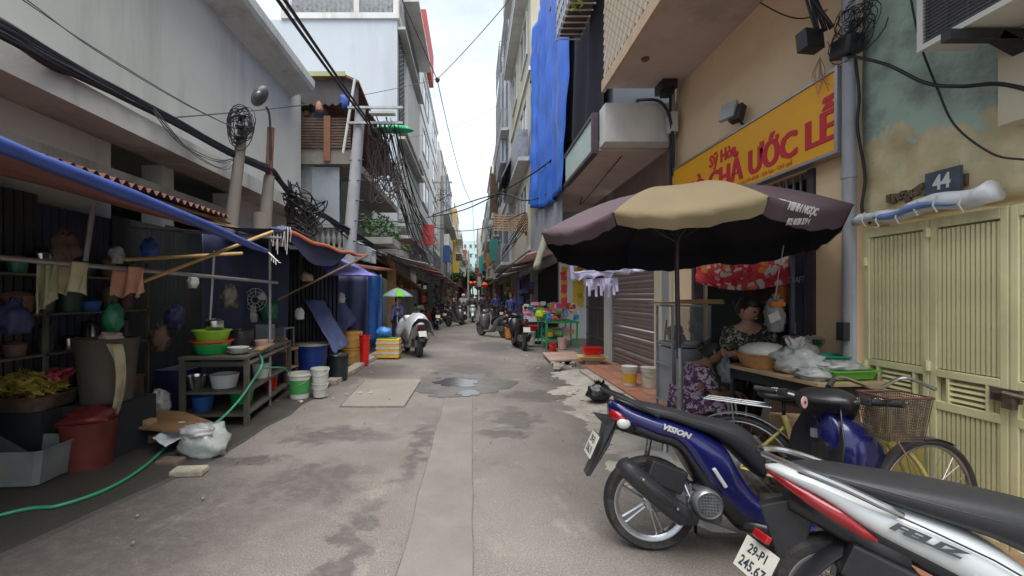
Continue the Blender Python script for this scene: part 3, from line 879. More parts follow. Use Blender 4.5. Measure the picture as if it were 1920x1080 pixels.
# street trees at the far end
m_fol = mat('tree_leaf', (.06, .10, .035), .7, 0, .5, 2, bump=0)
def tree(x, y, h_, r_, la, n_=900):
    o = thing('street_tree', la, 'tree', (x, y, 0), 'trees at the far end of the street')
    t = MB().tube([(x, y, 0), (x + .1, y, h_ * .3), (x - .05, y, h_ * .6)], [.22, .17, .1], 8)
    for k in range(6):
        q = k * 1.05; t.tube([(x, y, h_ * .45), (x + math.cos(q) * r_ * .6, y + math.sin(q) * r_ * .6, h_ * .8)], [.09, .03], 5)
    t.build('trunk', m_wood, o)
    mb = MB()
    for k in range(14):
        q = R.uniform(0, 6.28); d = R.uniform(0, .75) * r_
        leaves(mb, (x + math.cos(q) * d, y + math.sin(q) * d, h_ * R.uniform(.6, 1.0)), r_ * .42, r_ * .42, r_ * .3, n_ // 14, .22)
    mb.build('crown', m_fol, o)
tree(-.9, 84, 6.5, 2.4, 'leafy street tree among the far left houses')
tree(1.2, 96, 6.0, 2.2, 'leafy street tree at the far right of the street end')
tree(-2.2, 58, 4.6, 1.2, 'small bushy tree by the ochre house on the left')
tree(.1, 116, 8.5, 3.6, 'broad tree closing the view at the street end', 2200)
tree(-.35, 72, 5.2, 1.5, 'round leafy tree mid street before the closing tree', 1300)
tree(1.9, 44, 4.2, .8, 'slim dark tree in front of the old cream house')
# cloth and sheet awnings over the far shops, with goods hung beneath them
aw = [(-1, 15.5, (.45, .42, .40), 'grey sheet awning just past the green umbrella on the left'), (-1, 20.5, (.30, .06, .05), 'dark red awning over the left shops'), (-1, 25, (.20, .10, .22), 'plum awning over the left shops'),
      (-1, 30, (.40, .13, .05), 'orange brown awning far along the left'), (-1, 36, (.5, .48, .45), 'whitish awning far along the left'), (-1, 43, (.06, .16, .30), 'blue awning far along the left'), (-1, 52, (.45, .10, .08), 'red awning far away on the left'),
      (1, 17.5, (.28, .20, .19), 'brown sheet awning over the right pavement past the snack stall'), (1, 22, (.42, .40, .38), 'light grey awning on the right row'), (1, 27.5, (.08, .24, .18), 'green awning on the right row'),
      (1, 33, (.35, .22, .25), 'faded rose awning far along the right'), (1, 40, (.45, .15, .06), 'orange awning far along the right'), (1, 47, (.15, .12, .30), 'violet awning far along the right'), (1, 56, (.5, .5, .5), 'white awning far away on the right')]
for i, (sd_, y, c, la) in enumerate(aw):
    xi, xo = sd_ * 2.9, sd_ * (1.55 - y * .006)
    o = thing('shop_awning', la, 'awning', (xi, y, 2.6), 'shop awnings down the street')
    f = lambda u, v: (xi + (xo - xi) * u, y - 1.7 + 3.4 * v, 2.95 - .42 * u - .03 * math.sin(v * 20 + i) * u - .05 * math.sin(pi * u))
    MB().sheet(f, 6, 14, .02).build('sheet', mat('awning_%d' % i, c, .7, 0, .25, 2, stain=tuple(q * .5 for q in c)), o)
    MB().tube([(xo, y - 1.7, 2.53), (xo, y + 1.7, 2.53)], .02, 5).build('pole', m_steel, o)
gm = [mat('goods_%d' % i, c, .8, 0, .3, 6) for i, c in enumerate([(.45, .08, .07), (.5, .3, .08), (.12, .15, .35), (.5, .48, .44), (.25, .10, .12), (.10, .25, .14), (.5, .25, .3)])]
for i in range(34):
    sd_ = -1 if i % 2 else 1
    y = 15 + i * 1.25 + R.random()
    if sd_ > 0 and y < 17: continue
    x = sd_ * R.uniform(1.9, 2.6)
    mb = MB()
    for k in range(R.randint(9, 18)):
        s_ = R.uniform(.08, .24)
        z0_ = R.choice([0, .05, .2, .5, .8, 1.2, 1.6, 1.8])
        mb.obox((x + R.uniform(-.3, .3), y + R.uniform(-.4, .4), z0_ + s_ * .6), (s_, s_ * R.uniform(.3, 1), s_ * R.uniform(.8, 1.8)), R.uniform(-.3, .3))
        q_ = mb.v[-8]
        if z0_ > .3: mb.tube([(q_[0], q_[1], z0_ + s_), (q_[0], q_[1], 2.62)], .006, 3)
    o = mb.build('shop_goods', gm[i % 7], kind='stuff'); tag(o, '%s goods stacked and hung in front of the %s row of shops' % (['red', 'ochre', 'navy', 'white', 'maroon', 'green', 'pink'][i % 7], 'left' if sd_ < 0 else 'right'), 'goods')
# ================================================================== RIGHT SIDE, NEAR
XW = 2.95
# ---- peeling green house with the folding gate
def peel_mat():
    m = mat('peeling_wall', (.38, .50, .42), .85, 0, .16, 1.6, .5, 25, stain=(.16, .17, .14), stain_amt=.7, stain_scale=2.2)
    n, l = m.node_tree.nodes, m.node_tree.links
    b = n['Principled BSDF']
    src = b.inputs['Base Color'].links[0].from_socket
    tc = n.new('ShaderNodeTexCoord'); sx = n.new('ShaderNodeSeparateXYZ'); l.new(tc.outputs['Object'], sx.inputs[0])
    nz = n.new('ShaderNodeTexNoise'); nz.inputs['Scale'].default_value = 1.7; nz.inputs['Detail'].default_value = 9; nz.inputs['Roughness'].default_value = .72
    l.new(tc.outputs['Object'], nz.inputs['Vector'])
    a = n.new('ShaderNodeMath'); a.operation = 'MULTIPLY_ADD'; a.inputs[1].default_value = 1.9; l.new(nz.outputs['Fac'], a.inputs[0]); l.new(sx.outputs['Z'], a.inputs[2])
    r = n.new('ShaderNodeValToRGB'); e = r.color_ramp.elements
    mr = n.new('ShaderNodeMapRange'); mr.inputs['From Min'].default_value = 2.9; mr.inputs['From Max'].default_value = 4.1; l.new(a.outputs[0], mr.inputs[0]); l.new(mr.outputs[0], r.inputs[0])
    e[0].position, e[1].position = .42, .50
    e[0].color, e[1].color = (0, 0, 0, 1), (1, 1, 1, 1)
    n2 = n.new('ShaderNodeTexNoise'); n2.inputs['Scale'].default_value = 5; n2.inputs['Detail'].default_value = 7; l.new(tc.outputs['Object'], n2.inputs['Vector'])
    r2 = n.new('ShaderNodeValToRGB'); l.new(n2.outputs['Fac'], r2.inputs[0])
    q = r2.color_ramp.elements; q[0].position, q[1].position = .3, .7; q[0].color = (.42, .33, .17, 1); q[1].color = (.70, .60, .37, 1)
    x = n.new('ShaderNodeMix'); x.data_type = 'RGBA'; l.new(r.outputs[0], x.inputs[0]); l.new(r2.outputs[0], x.inputs[6]); l.new(src, x.inputs[7])
    # bare patches where the plaster has come off
    n3 = n.new('ShaderNodeTexNoise'); n3.inputs['Scale'].default_value = 2.7; n3.inputs['Detail'].default_value = 9; n3.inputs['Roughness'].default_value = .7; l.new(tc.outputs['Object'], n3.inputs['Vector'])
    r3 = n.new('ShaderNodeValToRGB'); l.new(n3.outputs['Fac'], r3.inputs[0]); q = r3.color_ramp.elements; q[0].position, q[1].position = .60, .64
    x2 = n.new('ShaderNodeMix'); x2.data_type = 'RGBA'; l.new(r3.outputs[0], x2.inputs[0]); l.new(x.outputs[2], x2.inputs[6]); x2.inputs[7].default_value = (.40, .37, .28, 1)
    l.new(x2.outputs[2], b.inputs['Base Color'])
    bp = n.new('ShaderNodeBump'); bp.inputs['Strength'].default_value = .5; bp.inputs['Distance'].default_value = .02
    l.new(n3.outputs['Fac'], bp.inputs['Height']); l.new(bp.outputs[0], b.inputs['Normal'])
    return m
m_peel = peel_mat()
b = thing('peeling_house', 'old house front of peeling green and ochre plaster over the yellow folding gate', 'house', (XW, 2, 0))
def pw(u, v):
    y = 3.30 - u * 3.9; z = 2.03 + v * 4.5
    return (XW - .012 * noise.noise(Vector((0, y * 2, z * 2))) - .006 * noise.noise(Vector((0, y * 7, z * 7))), y, z)
MB().sheet(pw, 50, 60, -.25).build('wall', m_peel, b, smooth=2)
MB().box(XW + .12, XW + .3, 3.215, 3.30, .1, 2.03).build('door_jamb', m_peel, b)
MB().box(XW - .10, XW + .02, 1.2, 2.37, 2.42, 6).build('pilaster', m_cream, b)
mb = MB()
for i in range(16):      # broken render edge above the gate
    mb.obox((XW - .004, 3.08 - i * .03 + R.uniform(-.02, .02), 2.17 + i * .002 + R.uniform(-.03, .03)), (.02, .035, .03 + R.random() * .04), 0, R.uniform(-.4, .4))
mb.build('broken_plaster', mat('bare_brick', (.13, .095, .06), .95, 0, .4, 9, .6), b)
# number plate
m_plate = mat('number_plate_grey', (.075, .095, .12), .5, .2, .3, 12)
o = thing('house_number', 'grey enamel house number plate reading 44 above the gate', 'number plate', (XW - .03, 2.7, 2.2))
MB().box(XW - .05, XW - .03, 2.60, 2.80, 2.13, 2.28).build('plate', m_plate, o)
text('digits', '44', frame((XW - .052, 2.70, 2.165), (0, -1, 0), (0, 0, 1)), .125, m_white, o, .001, .004, .8)
# folding gate
m_gate = mat('gate_yellow', (.72, .68, .40), .55, .1, .12, 3, .15, stain=(.36, .31, .18), stain_amt=.6, stain_scale=2.5, streak=True)
m_gate2 = mat('gate_sheet_shaded', (.46, .43, .23), .6, .1, .15, 3)  # gate paint again, darkened as the shade behind the bars
g = thing('folding_gate', 'pale yellow folding steel gate with upright bars and louvred middle', 'gate', (XW, 2.6, .1))
GT, GB = 1.985, .10
leafs = [(3.215, 2.765), (2.755, 2.355), (2.345, 1.93), (1.92, 1.5)]
bar_u = MB().box(-.007, .007, -.0075, .0075, 0, .86).mesh('bar', m_gate)
bar_l = MB().box(-.007, .007, -.0075, .0075, 0, .66).mesh('bar', m_gate)
lou = MB().obox((0, 0, 0), (.012, .20, .017), 0, 0, rad(28)).mesh('louvre', m_gate)
for (ya, yb) in leafs:
    m = MB(); f = .035
    m.box(XW - .065, XW - .03, ya - f, ya, GB, GT).box(XW - .065, XW - .03, yb, yb + f, GB, GT)
    for z0, z1 in ((GT - .06, GT), (1.0, 1.045), (.80, .85), (GB, GB + .05)):
        m.box(XW - .065, XW - .03, yb + f, ya - f, z0, z1)
    m.box(XW - .064, XW - .031, yb + .09, yb + .105, .85, 1.0).box(XW - .064, XW - .031, ya - .105, ya - .09, .85, 1.0)
    lf = m.build('leaf_frame', m_gate, g, bevel=.003)
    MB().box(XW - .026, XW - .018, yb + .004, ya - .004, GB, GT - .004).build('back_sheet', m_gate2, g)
    nb = 13; w = (ya - yb - 2 * f)
    for i in range(nb):
        y = yb + f + w * (i + .5) / nb
        inst('bar', bar_u, g, Matrix.Translation((XW - .048, y, 1.053)))
        if abs(y - (ya + yb) / 2) > w / 2 - .055: pass
        inst('bar', bar_l, g, Matrix.Translation((XW - .048, y, .145)))
    for i in range(4):
        inst('louvre', lou, g, Matrix.Translation((XW - .048, (ya + yb) / 2, .872 + i * .033)))
m_bolt = mat('rusty_bolt', (.16, .13, .10), .6, .6, .4, 20)
for (y, z) in ((2.76, 1.06), (2.76, 1.9), (3.2, 1.75), (3.2, 1.0)):
    MB().lathe([(.014, -.03), (.014, .03)], (XW - .072, y, z), 8).build('hinge', m_gate, g)
mb = MB().box(XW - .085, XW - .066, 2.29, 2.42, .93, 1.0).tube([(XW - .09, 2.40, .97), (XW - .12, 2.33, .985), (XW - .09, 2.25, .97)], .012, 6).obox((XW - .1, 2.32, .93), (.03, .05, .06), 0)
mb.build('latch', m_bolt, g)
# rolled awning sheet above the gate
m_plas = mat('plastic_sheet_white', (.58, .60, .62), .35, 0, .12, 6, .3, 18)
m_plasb = mat('plastic_sheet_blue', (.12, .20, .42), .4, 0, .3, 6, .3)
o = thing('rolled_awning', 'rolled white and blue plastic awning lying above the yellow gate', 'awning', (XW - .1, 2.8, 2.05))
path = [Vector((XW - .11 - .01 * math.sin(i * 2), 3.24 - i * .062, 2.045 + .018 * math.sin(i * .9) + i * .002)) for i in range(15)]
mb = MB().tube(path, [.032 + .018 * noise.noise(Vector((i * .8, 0, 0))) + .004 * i * .5 for i in range(15)], 12); mb.build('roll', m_plas, o, smooth=2)
MB().tube([p + Vector((-.045, 0, -.012 + .012 * math.sin(i * .6))) for i, p in enumerate(path[3:13])], [.006, .018, .024, .02, .024, .022, .018, .014, .01, .004], 8).build('blue_fold', m_plasb, o, smooth=2)
for i in range(6):
    q = path[2 + i * 2]
    MB().tube([q + Vector((-.05, 0, .03)), q + Vector((-.06, .01, -.03)), q + Vector((-.04, .005, -.07))], .005, 5).build('tie', m_white, o)
# ---- drainpipe between the houses with a meter box
m_pipe = mat('grey_pipe', (.34, .35, .38), .45, 0, .12, 5, .1, stain=(.2, .2, .2), streak=True)
o = thing('drainpipe', 'grey plastic drainpipe running up between the beige and the green house', 'pipe', (XW - .06, 3.33, .1))
MB().tube([(XW - .065, 3.345, .1), (XW - .065, 3.345, 6.3)], .045, 14).build('pipe', m_pipe, o, smooth=True)
for z in (.9, 2.4, 3.9): MB().tube([(XW - .065, 3.345, z), (XW - .065, 3.345, z + .05)], .052, 14).build('collar', m_pipe, o, smooth=True)
MB().obox((XW - .125, 3.33, 1.23), (.05, .07, .14)).build('switch_box', m_black, o, bevel=.005)
# ---- beige house
m_beige = mat('beige_paint', (.80, .60, .38), .75, 0, .06, .9, .2, 30, stain=(.70, .50, .30), stain_amt=.6, stain_scale=1.1)
m_soff = mat('soffit_paint', (.50, .41, .37), .85, 0, .08, 1.2, .15, stain=(.28, .21, .18), stain_amt=.5, stain_scale=1.4)
b = thing('beige_house', 'beige painted shophouse with tiled overhanging balcony and an open shop doorway', 'house', (XW, 4.8, .1))
m = MB()
m.box(XW, XW + .2, 3.38, 3.75, .10, 4.49).box(XW, XW + .2, 5.85, 6.40, .1, 4.49).box(XW, XW + .2, 3.75, 5.85, 2.60, 4.49)
m.build('wall', m_beige, b)
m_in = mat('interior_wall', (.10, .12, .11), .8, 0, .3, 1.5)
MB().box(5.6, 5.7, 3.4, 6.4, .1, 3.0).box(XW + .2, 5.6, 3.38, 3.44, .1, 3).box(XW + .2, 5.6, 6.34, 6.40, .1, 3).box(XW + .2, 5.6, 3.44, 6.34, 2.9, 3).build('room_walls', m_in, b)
m_frame = mat('dark_frame', (.055, .04, .05), .5, 0, .3, 6)
m = MB().box(XW - .02, XW + .1, 3.76, 3.83, .1, 2.6).box(XW - .02, XW + .1, 5.77, 5.84, .1, 2.6).box(XW - .02, XW + .1, 3.83, 5.77, 2.1, 2.16)
m.build('door_frame', m_frame, b)
m = MB()
for i in range(22): m.box(XW + .02, XW + .035, 3.86 + i * .088, 3.875 + i * .088, 2.16, 2.6)
m.build('transom_grille', m_steel, b)
m_door = mat('folding_door_grey', (.05, .052, .075), .4, .3, .2, 4)
for i in range(3):
    MB().obox((XW + .02 + (i % 2) * .03, 3.89 + i * .085, 1.12), (.03, .09, 1.96), rad(25 if i % 2 else -25)).build('door_leaf', m_door, b)
text('stencil', 'CRAFT', frame((XW - .035, 3.93, 1.62), (0, -1, 0), (0, 0, 1)), .08, mat('stencil_violet', (.35, .33, .5), .6), b, .001, 0, .8)
MB().box(1.92, XW, 1.0, 6.3, 4.49, 4.66).build('balcony_slab', m_soff, b)
MB().box(1.905, 1.96, 1.0, 6.3, 4.662, 8.5).build('balcony_front', mat('tile_backing', (.34, .29, .22), .8), b)
MB().box(1.87, 1.92, 1.0, 6.32, 4.44, 4.60).build('drip_edge', mat('edge_peach', (.50, .36, .24), .8, 0, .15, 4), b)
m_ft = [mat('facade_tile_cream', (.52, .44, .32), .45, 0, .12, 4), mat('facade_tile_tan', (.40, .31, .21), .5, 0, .15, 4)]
ftm = [MB().prism([(0, -.058, 0), (0, 0, .052), (0, .058, 0), (0, 0, -.052)], (-.02, 0, 0)).mesh('tile', q) for q in m_ft]
k = 0
for j in range(44):
    z = 4.66 + j * .056
    for i in range(17):
        y = 6.22 - i * .122 - (j % 2) * .061
        if z < 5.9 or y > 5.1:
            if k < 299 :
                inst('tile', ftm[(i + j // 2) % 2], b, Matrix.Translation((1.903, y, z))); k += 1
rest = MB()
for j in range(70):
    z = 4.66 + j * .056
    for i in range(43):
        y = 6.22 - i * .122 - (j % 2) * .061
        if (j * 17 + i >= 299 or i >= 17) and j >= 17 or i >= 17:
            rest.add([(1.903, y - .058, z), (1.903, y, z + .052), (1.903, y + .058, z), (1.903, y, z - .052), (1.883, y, z)], [(0, 1, 4), (1, 2, 4), (2, 3, 4), (3, 0, 4)])
rest.build('small_tiles', m_ft[0], b, kind='stuff')
# fairy-light string on the tiled front
mb = MB().tube([(1.87, 5.5, 6.6), (1.865, 5.46, 6.1), (1.87, 5.52, 5.7), (1.87, 5.6, 5.3)], .006, 4)
for i in range(9): mb.ball((1.86, 5.5 + R.uniform(-.04, .04), 6.5 - i * .14), .018, 6, 4)
tag(mb.build('light_string', m_black), 'dark string of small bulbs hanging on the tiled balcony front', 'lights')
o = tag(MB().box(2.62, 2.82, 6.0, 6.28, 4.36, 4.485).box(2.66, 2.78, 6.02, 6.2, 4.30, 4.36).build('ceiling_lamp_box', m_black, bevel=.004), 'black lamp box fixed in the corner under the pink soffit', 'lamp')
# small hole plug in the soffit
tag(MB().lathe([(.05, 0), (.05, -.02), (.03, -.035)], (2.18, 5.5, 4.49), 12).build('ceiling_rosette', m_rust), 'small rusty round rosette on the soffit underside', 'rosette')
# signboard
m_sgn = mat('sign_yellow', (.90, .43, .013), .45, 0, .05, 2, bump=.05)
m_sred = mat('sign_red', (.62, .02, .045), .5, 0, .05, 3, bump=0)
m_sor = mat('sign_orange', (.70, .17, .02), .5, 0, .05, 3, bump=0)
o = thing('shop_signboard', 'large yellow signboard with red lettering on the beige wall above the umbrella', 'sign', (XW - .06, 4.8, 2.6))
MB().box(XW - .10, XW - .004, 3.43, 6.2, 2.645, 3.265).build('board', m_sgn, o)
m = MB().box(XW - .112, XW - .002, 3.40, 6.23, 3.267, 3.292).box(XW - .112, XW - .002, 3.40, 6.23, 2.618, 2.643).box(XW - .112, XW - .002, 3.398, 3.427, 2.644, 3.266).box(XW - .112, XW - .002, 6.203, 6.232, 2.644, 3.266)
m.build('frame', mat('sign_frame', (.45, .45, .46), .35, .6, .1, 4), o)
sx = XW - .103
for k_ in range(4): text('lettering', 'GIÒ CHẢ ƯỚC LỄ', frame((sx - k_ * .0004, 4.66 + (k_ - 1.5) * .009, 2.745), (0, -1, 0), (0, 0, 1)), .325, m_sred, o, .002, .0045, .96)
for k_ in range(3): text('lettering', 'Sỹ Hòa', frame((sx - k_ * .0004, 4.98 + (k_ - 1) * .006, 3.03), (0, -1, 0), (0, 0, 1)), .20, m_sred, o, .002, .003, .88)
text('lettering', 'Số 44 - ĐT: 0120 279 4568 - Giò lụa - Chả quế', frame((sx, 4.42, 2.675), (0, -1, 0), (0, 0, 1)), .052, m_sor, o, .001, .001, 1.05)
# floodlight over the sign
o = thing('floodlight', 'small grey floodlight fixed on the beige wall just above the signboard', 'lamp', (XW - .1, 4.75, 3.5))
MB().obox((XW - .17, 4.74, 3.50), (.05, .17, .20), rad(25), 0, rad(20)).build('housing', mat('lamp_grey', (.35, .36, .38), .5, .3, .1, 8), o, bevel=.006)
MB().obox((XW - .11, 4.68, 3.45), (.08, .12, .18), rad(25), 0, rad(20)).build('heat_sink', m_black, o)
MB().tube([(XW - .1, 4.7, 3.40), (XW - .01, 4.72, 3.34)], .012, 6).build('bracket', m_black, o)
# ---- AC unit
m_ac = mat('ac_white', (.55, .54, .50), .5, 0, .08, 5, .05, stain=(.3, .27, .2), stain_amt=.5, streak=True)
o = thing('ac_unit', 'old air conditioner outdoor unit on a black bracket high on the green wall', 'air conditioner', (2.7, 2.1, 2.9))
x0, x1, y0, y1, z0, z1 = 2.55, 2.83, 1.70, 2.50, 2.89, 3.45
MB().box(x0 + .02, x1, y0, y1 - .004, z0 + .004, z1).build('casing', m_ac, o, bevel=.008)
m = MB().box(x0 - .008, x0 + .018, y0, y0 + .03, z0, z1).box(x0 - .008, x0 + .018, y1 - .03, y1, z0, z1).box(x0 - .008, x0 + .018, y0 + .03, y1 - .03, z0, z0 + .03).box(x0 - .008, x0 + .018, y0 + .03, y1 - .03, z1 - .03, z1)
m.build('front_rim', m_ac, o)
MB().box(x0 + .012, x0 + .019, y0 + .03, y1 - .03, z0 + .03, z1 - .03).build('grille_back', mat('ac_dark', (.07, .065, .065), .7), o)
m = MB()
for i in range(25): m.box(x0 - .003, x0 + .003, y0 + .03, y1 - .03, z0 + .04 + i * .02, z0 + .044 + i * .02)
for i in range(8): m.box(x0 + .003, x0 + .007, y0 + .1 * i + .05, y0 + .1 * i + .054, z0 + .03, z1 - .03)
m.build('grille', m_cableg, o)
MB().obox((2.72, 2.28, 2.855), (.5, .05, .05)).obox((2.93, 2.28, 2.83), (.06, .08, .22)).obox((2.85, 2.28, 2.79), (.26, .05, .05), 0, 0, rad(28)).build('bracket', m_black, o)
# ---- second house: shuttered shop
m_dkw = mat('dark_plaster', (.20, .15, .13), .85, 0, .2, 1.5, .3, stain=(.09, .07, .06), stain_amt=.6, streak=True)
b = thing('shutter_house', 'shuttered shophouse with a white balcony beam next to the beige house', 'house', (XW, 7.8, .1))
m = MB().box(XW, XW + .2, 6.97, 9.13, 2.55, 3.9).box(XW, XW + .2, 9.56, 11.4, 2.55, 3.9).box(XW, XW + .2, 6.40, 6.97, 2.9, 3.9)
m.build('wall', m_dkw, b)
MB().box(XW - .05, XW + .2, 6.42, 6.97, .1, 2.9).build('column', m_cream, b)
MB().box(XW - .062, XW - .052, 6.44, 6.66, .1, 2.3).build('grey_strip', m_pipe, b)
MB().box(XW - .07, XW + .15, 9.14, 9.55, .1, 2.9).build('pillar', m_lgrey, b)
MB().box(1.93, 2.97, 6.34, 6.62, 3.74, 4.30).build('white_beam', m_white, b)
MB().box(1.93, XW, 6.622, 11.4, 3.70, 3.86).build('balcony_slab', m_soff, b)
MB().box(1.9, 6, 6.66, 14.4, 8.5, 8.7).box(2.1, 6, 6.5, 14.4, 3.9, 8.4).build('upper_wall', m_slate, b)
m_shut = mat('shutter_brown', (.215, .165, .155), .5, .25, .12, 1.2, .1, stain=(.12, .09, .085), stain_amt=.5, stain_scale=1.2)
sl = MB().sheet(lambda u, v: (-.012 - .014 * math.sin(pi * v), 7.0 + u * 2.1, v * .078), 1, 6).box(-.004, .006, 7.0, 9.1, -.006, .0).mesh('slat', m_shut, False)
for i in range(31):
    inst('slat', sl, b, Matrix.Translation((XW + .02, 0, .12 + i * .079)) @ Matrix.Rotation(R.uniform(-.004, .004), 4, 'X'))
m = MB().box(XW - .03, XW + .04, 6.975, 7.0, .1, 2.55).box(XW - .03, XW + .04, 9.1, 9.125, .1, 2.55)
m.build('shutter_rail', m_steel, b)
# grille gate next to it
m = MB()
for i in range(16): m.box(XW + .0, XW + .02, 9.62 + i * .11, 9.635 + i * .11, .1, 2.5)
for z in (.5, 1.2, 1.9, 2.45): m.box(XW - .006, XW - .001, 9.6, 11.3, z, z + .04)
m.box(XW + .06, XW + .08, 9.6, 11.3, .1, 2.5)
m.build('grille_door', mat('grille_dark', (.10, .09, .095), .5, .3, .2, 5), b)
# signboard on its balcony edge
o = thing('balcony_sign', 'pale green balcony signboard in a dark frame seen edge-on above the umbrella', 'sign', (1.9, 7.8, 3.6))
MB().box(1.84, 1.90, 6.7, 8.6, 3.72, 4.22).build('board', mat('sign_mint', (.45, .56, .50), .4, 0, .1, 2), o)
m = MB().box(1.82, 1.915, 6.62, 6.70, 3.66, 4.28).box(1.82, 1.915, 6.70, 8.7, 4.222, 4.28).box(1.82, 1.915, 6.70, 8.7, 3.66, 3.718)
m.build('frame', m_frame, o)
# hanging AC condenser / cage at the top near the tile front
o = thing('balcony_cage', 'rusty barred balcony cage holding plants above the white beam', 'cage', (1.7, 6.9, 6.0))
m = MB()
for i in range(9):
    m.box(1.50, 1.52, 6.45 + i * .16, 6.465 + i * .16, 6.05, 8.2); m.box(1.5, 1.92, 6.45 + i * .16, 6.465 + i * .16, 6.03, 6.05)
for i in range(5): m.box(1.5 + i * .1, 1.51 + i * .1, 6.43, 6.445, 6.05, 8.2)
for i in range(8): m.box(1.495, 1.525, 6.43, 7.9, 6.08 + i * .25, 6.095 + i * .25); m.box(1.5, 1.92, 6.42, 6.435, 6.08 + i * .25, 6.095 + i * .25)
m.build('bars', m_white, o)
MB().box(1.54, 1.9, 6.5, 7.7, 6.06, 6.12).box(1.6, 1.88, 6.55, 7.6, 6.12, 6.5).build('floor_boards', m_brown, o)
mb = MB(); leaves(mb, (1.55, 6.5, 6.0), .12, .1, .28, 60, .05); mb.build('trailing_plant', mat('yellow_leaf', (.30, .34, .03), .6, 0, .3, 5), o)
# black netting and blue tarpaulin
m_net = mat('black_net', (.012, .012, .022), .9, 0, .3, 3)
def netf(u, v):
    y = 6.55 + u * 2.1; z = 3.9 + v * 4.6
    return (1.98 + .05 * math.sin(y * 6 + z) - (.25 * max(0, v - .0) * .0), y, z)
tag(MB().sheet(netf, 30, 24, .004).build('black_netting', m_net, smooth=2), 'black dust netting hanging on the house next to the blue tarp', 'netting')
m_tarp = mat('blue_tarp', (.015, .115, .56), .42, 0, .22, 2.0, .3, 14, stain=(.06, .20, .66), stain_amt=.6, stain_scale=2.4, streak=True)
def tarpf(u, v):
    y = 14.0 - u * 5.3
    zb = 4.45 - u * .85 - .25 * math.sin(u * pi)
    z = zb + (9.6 - zb) * v
    x = 1.80 + .10 * v + .07 * math.sin(u * 19 + v * 2) * (1 - v * .3) + .04 * math.sin(u * 43 + v * 5) + .05 * noise.noise(Vector((u * 9, v * 9, 1)))
    return (x, y, z)
o = tag(MB().sheet(tarpf, 70, 50, .004).build('blue_tarp', m_tarp, smooth=2), 'large bright blue tarpaulin hanging down the right house fronts', 'tarpaulin')
o = tag(ribbed((1.9, 14.2), (1.9, 9.2), 2.75, 3.95, .22, .02).build('zinc_fence', m_zinc), 'pale ribbed zinc fence just under the blue tarp', 'fence')
# moss-topped wall fragment left of the umbrella
o = tag(MB().sheet(lambda u, v: (2.0 - .5 * (1 - v) * .6 + .04 * noise.noise(Vector((u * 5, v * 5, 0))), 11.6 - .6 * u, 2.2 + v * 1.0), 8, 12, .1).build('tattered_awning', m_moss, smooth=2), 'tattered moss-green awning scrap by the left tip of the umbrella', 'awning')
o = tag(MB().prism([(1.5, 11.8, 2.62), (2.9, 11.8, 2.95), (2.9, 11.8, 2.99), (1.5, 11.8, 2.66)], (0, 3.5, 0)).build('fibro_awning', m_pink), 'flat pinkish sheet awning above the snack stall', 'awning')

# ---- junction box, tangle and pipes at the top right
o = thing('junction_box', 'black cable junction box where the wires gather above the signboard', 'junction box', (2.8, 3.55, 3.5))
MB().obox((2.72, 3.52, 3.55), (.16, .10, .16), rad(8), rad(-6)).build('box', m_black, o, bevel=.006)
MB().obox((2.86, 3.34, 3.40), (.12, .22, .14), rad(-10), rad(12)).build('splice_case', m_black, o, bevel=.02)
mb = MB()
for k in range(9): mb.tube(smooth_path([(2.66 + R.uniform(-.03, .03), 3.62, 4.6), (2.70 + R.uniform(-.04, .04), 3.56, 4.1), (2.78 + R.uniform(-.05, .05), 3.46 + R.uniform(-.05, .05), 3.6)], 5), R.uniform(.008, .016), 6)
mb.build('riser_cables', m_cable, o, smooth=2)
mb = MB()
for k in range(34):
    c = Vector((2.84, 3.24 + R.uniform(-.12, .12), 3.5 + R.uniform(-.12, .14))); r_ = R.uniform(.05, .16); q0 = R.uniform(0, 6)
    ax = Vector((R.uniform(-.3, .3), R.uniform(-.2, .2), 0))
    mb.tube([c + Vector((0, math.cos(q0 + t * .5) * r_, math.sin(q0 + t * .5) * r_ * .8)) + ax * math.sin(t * .4) * .1 for t in range(R.randint(7, 13))], .0035, 4, False)
mb.build('loose_loops', m_cable, o, smooth=2)
mb = MB()
for k in range(8): mb.tube(smooth_path([(2.8, 3.52, 3.42), (2.82 + R.uniform(-.03, .03), 3.56 + R.uniform(-.08, .05), 3.3), (2.83, 3.52 + R.uniform(-.06, .06), 3.18 + R.uniform(-.06, .1))], 4), .003, 4)
mb.build('pink_wires', mat('wire_pink', (.4, .2, .13), .6), o)

# ================================================================== PARASOL
m_pur = mat('parasol_mauve', (.115, .073, .086), .8, 0, .10, 2.5, .25, 160, stain=(.16, .105, .112), stain_amt=.5, stain_scale=1.6)
m_purd = mat('parasol_plum', (.085, .05, .075), .8, 0, .15, 2.5, .25, 160, stain=(.16, .10, .12), stain_amt=.5, stain_scale=1.6)
m_yel = mat('parasol_khaki', (.215, .165, .088), .8, 0, .10, 2.5, .25, 160, stain=(.25, .19, .10), stain_amt=.5, stain_scale=1.6)
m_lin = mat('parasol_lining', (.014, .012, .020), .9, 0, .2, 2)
m_pur2 = mat('parasol_plum_faded', (.07, .043, .055), .8, 0, .12, 2.5, .25, 160, stain=(.12, .08, .088), stain_amt=.5, stain_scale=1.6)
UC = Vector((1.765, 3.79, 2.09)); UR = 1.165
o = thing('parasol', 'large faded plum and khaki market parasol over the food table', 'parasol', (UC.x + .03, UC.y, .1))
TX, TY, PH = .0366, -.008, -3.1276
AP = UC + Vector((.02, 0, .34))
def rimp(a, rr=1.0):
    return UC + Vector((math.cos(a) * UR * rr, math.sin(a) * UR * rr, (TX * math.cos(a) + TY * math.sin(a)) * UR))
DROPS = [.10, .085, .10, .15, .25, .27, .27, .21, .10]
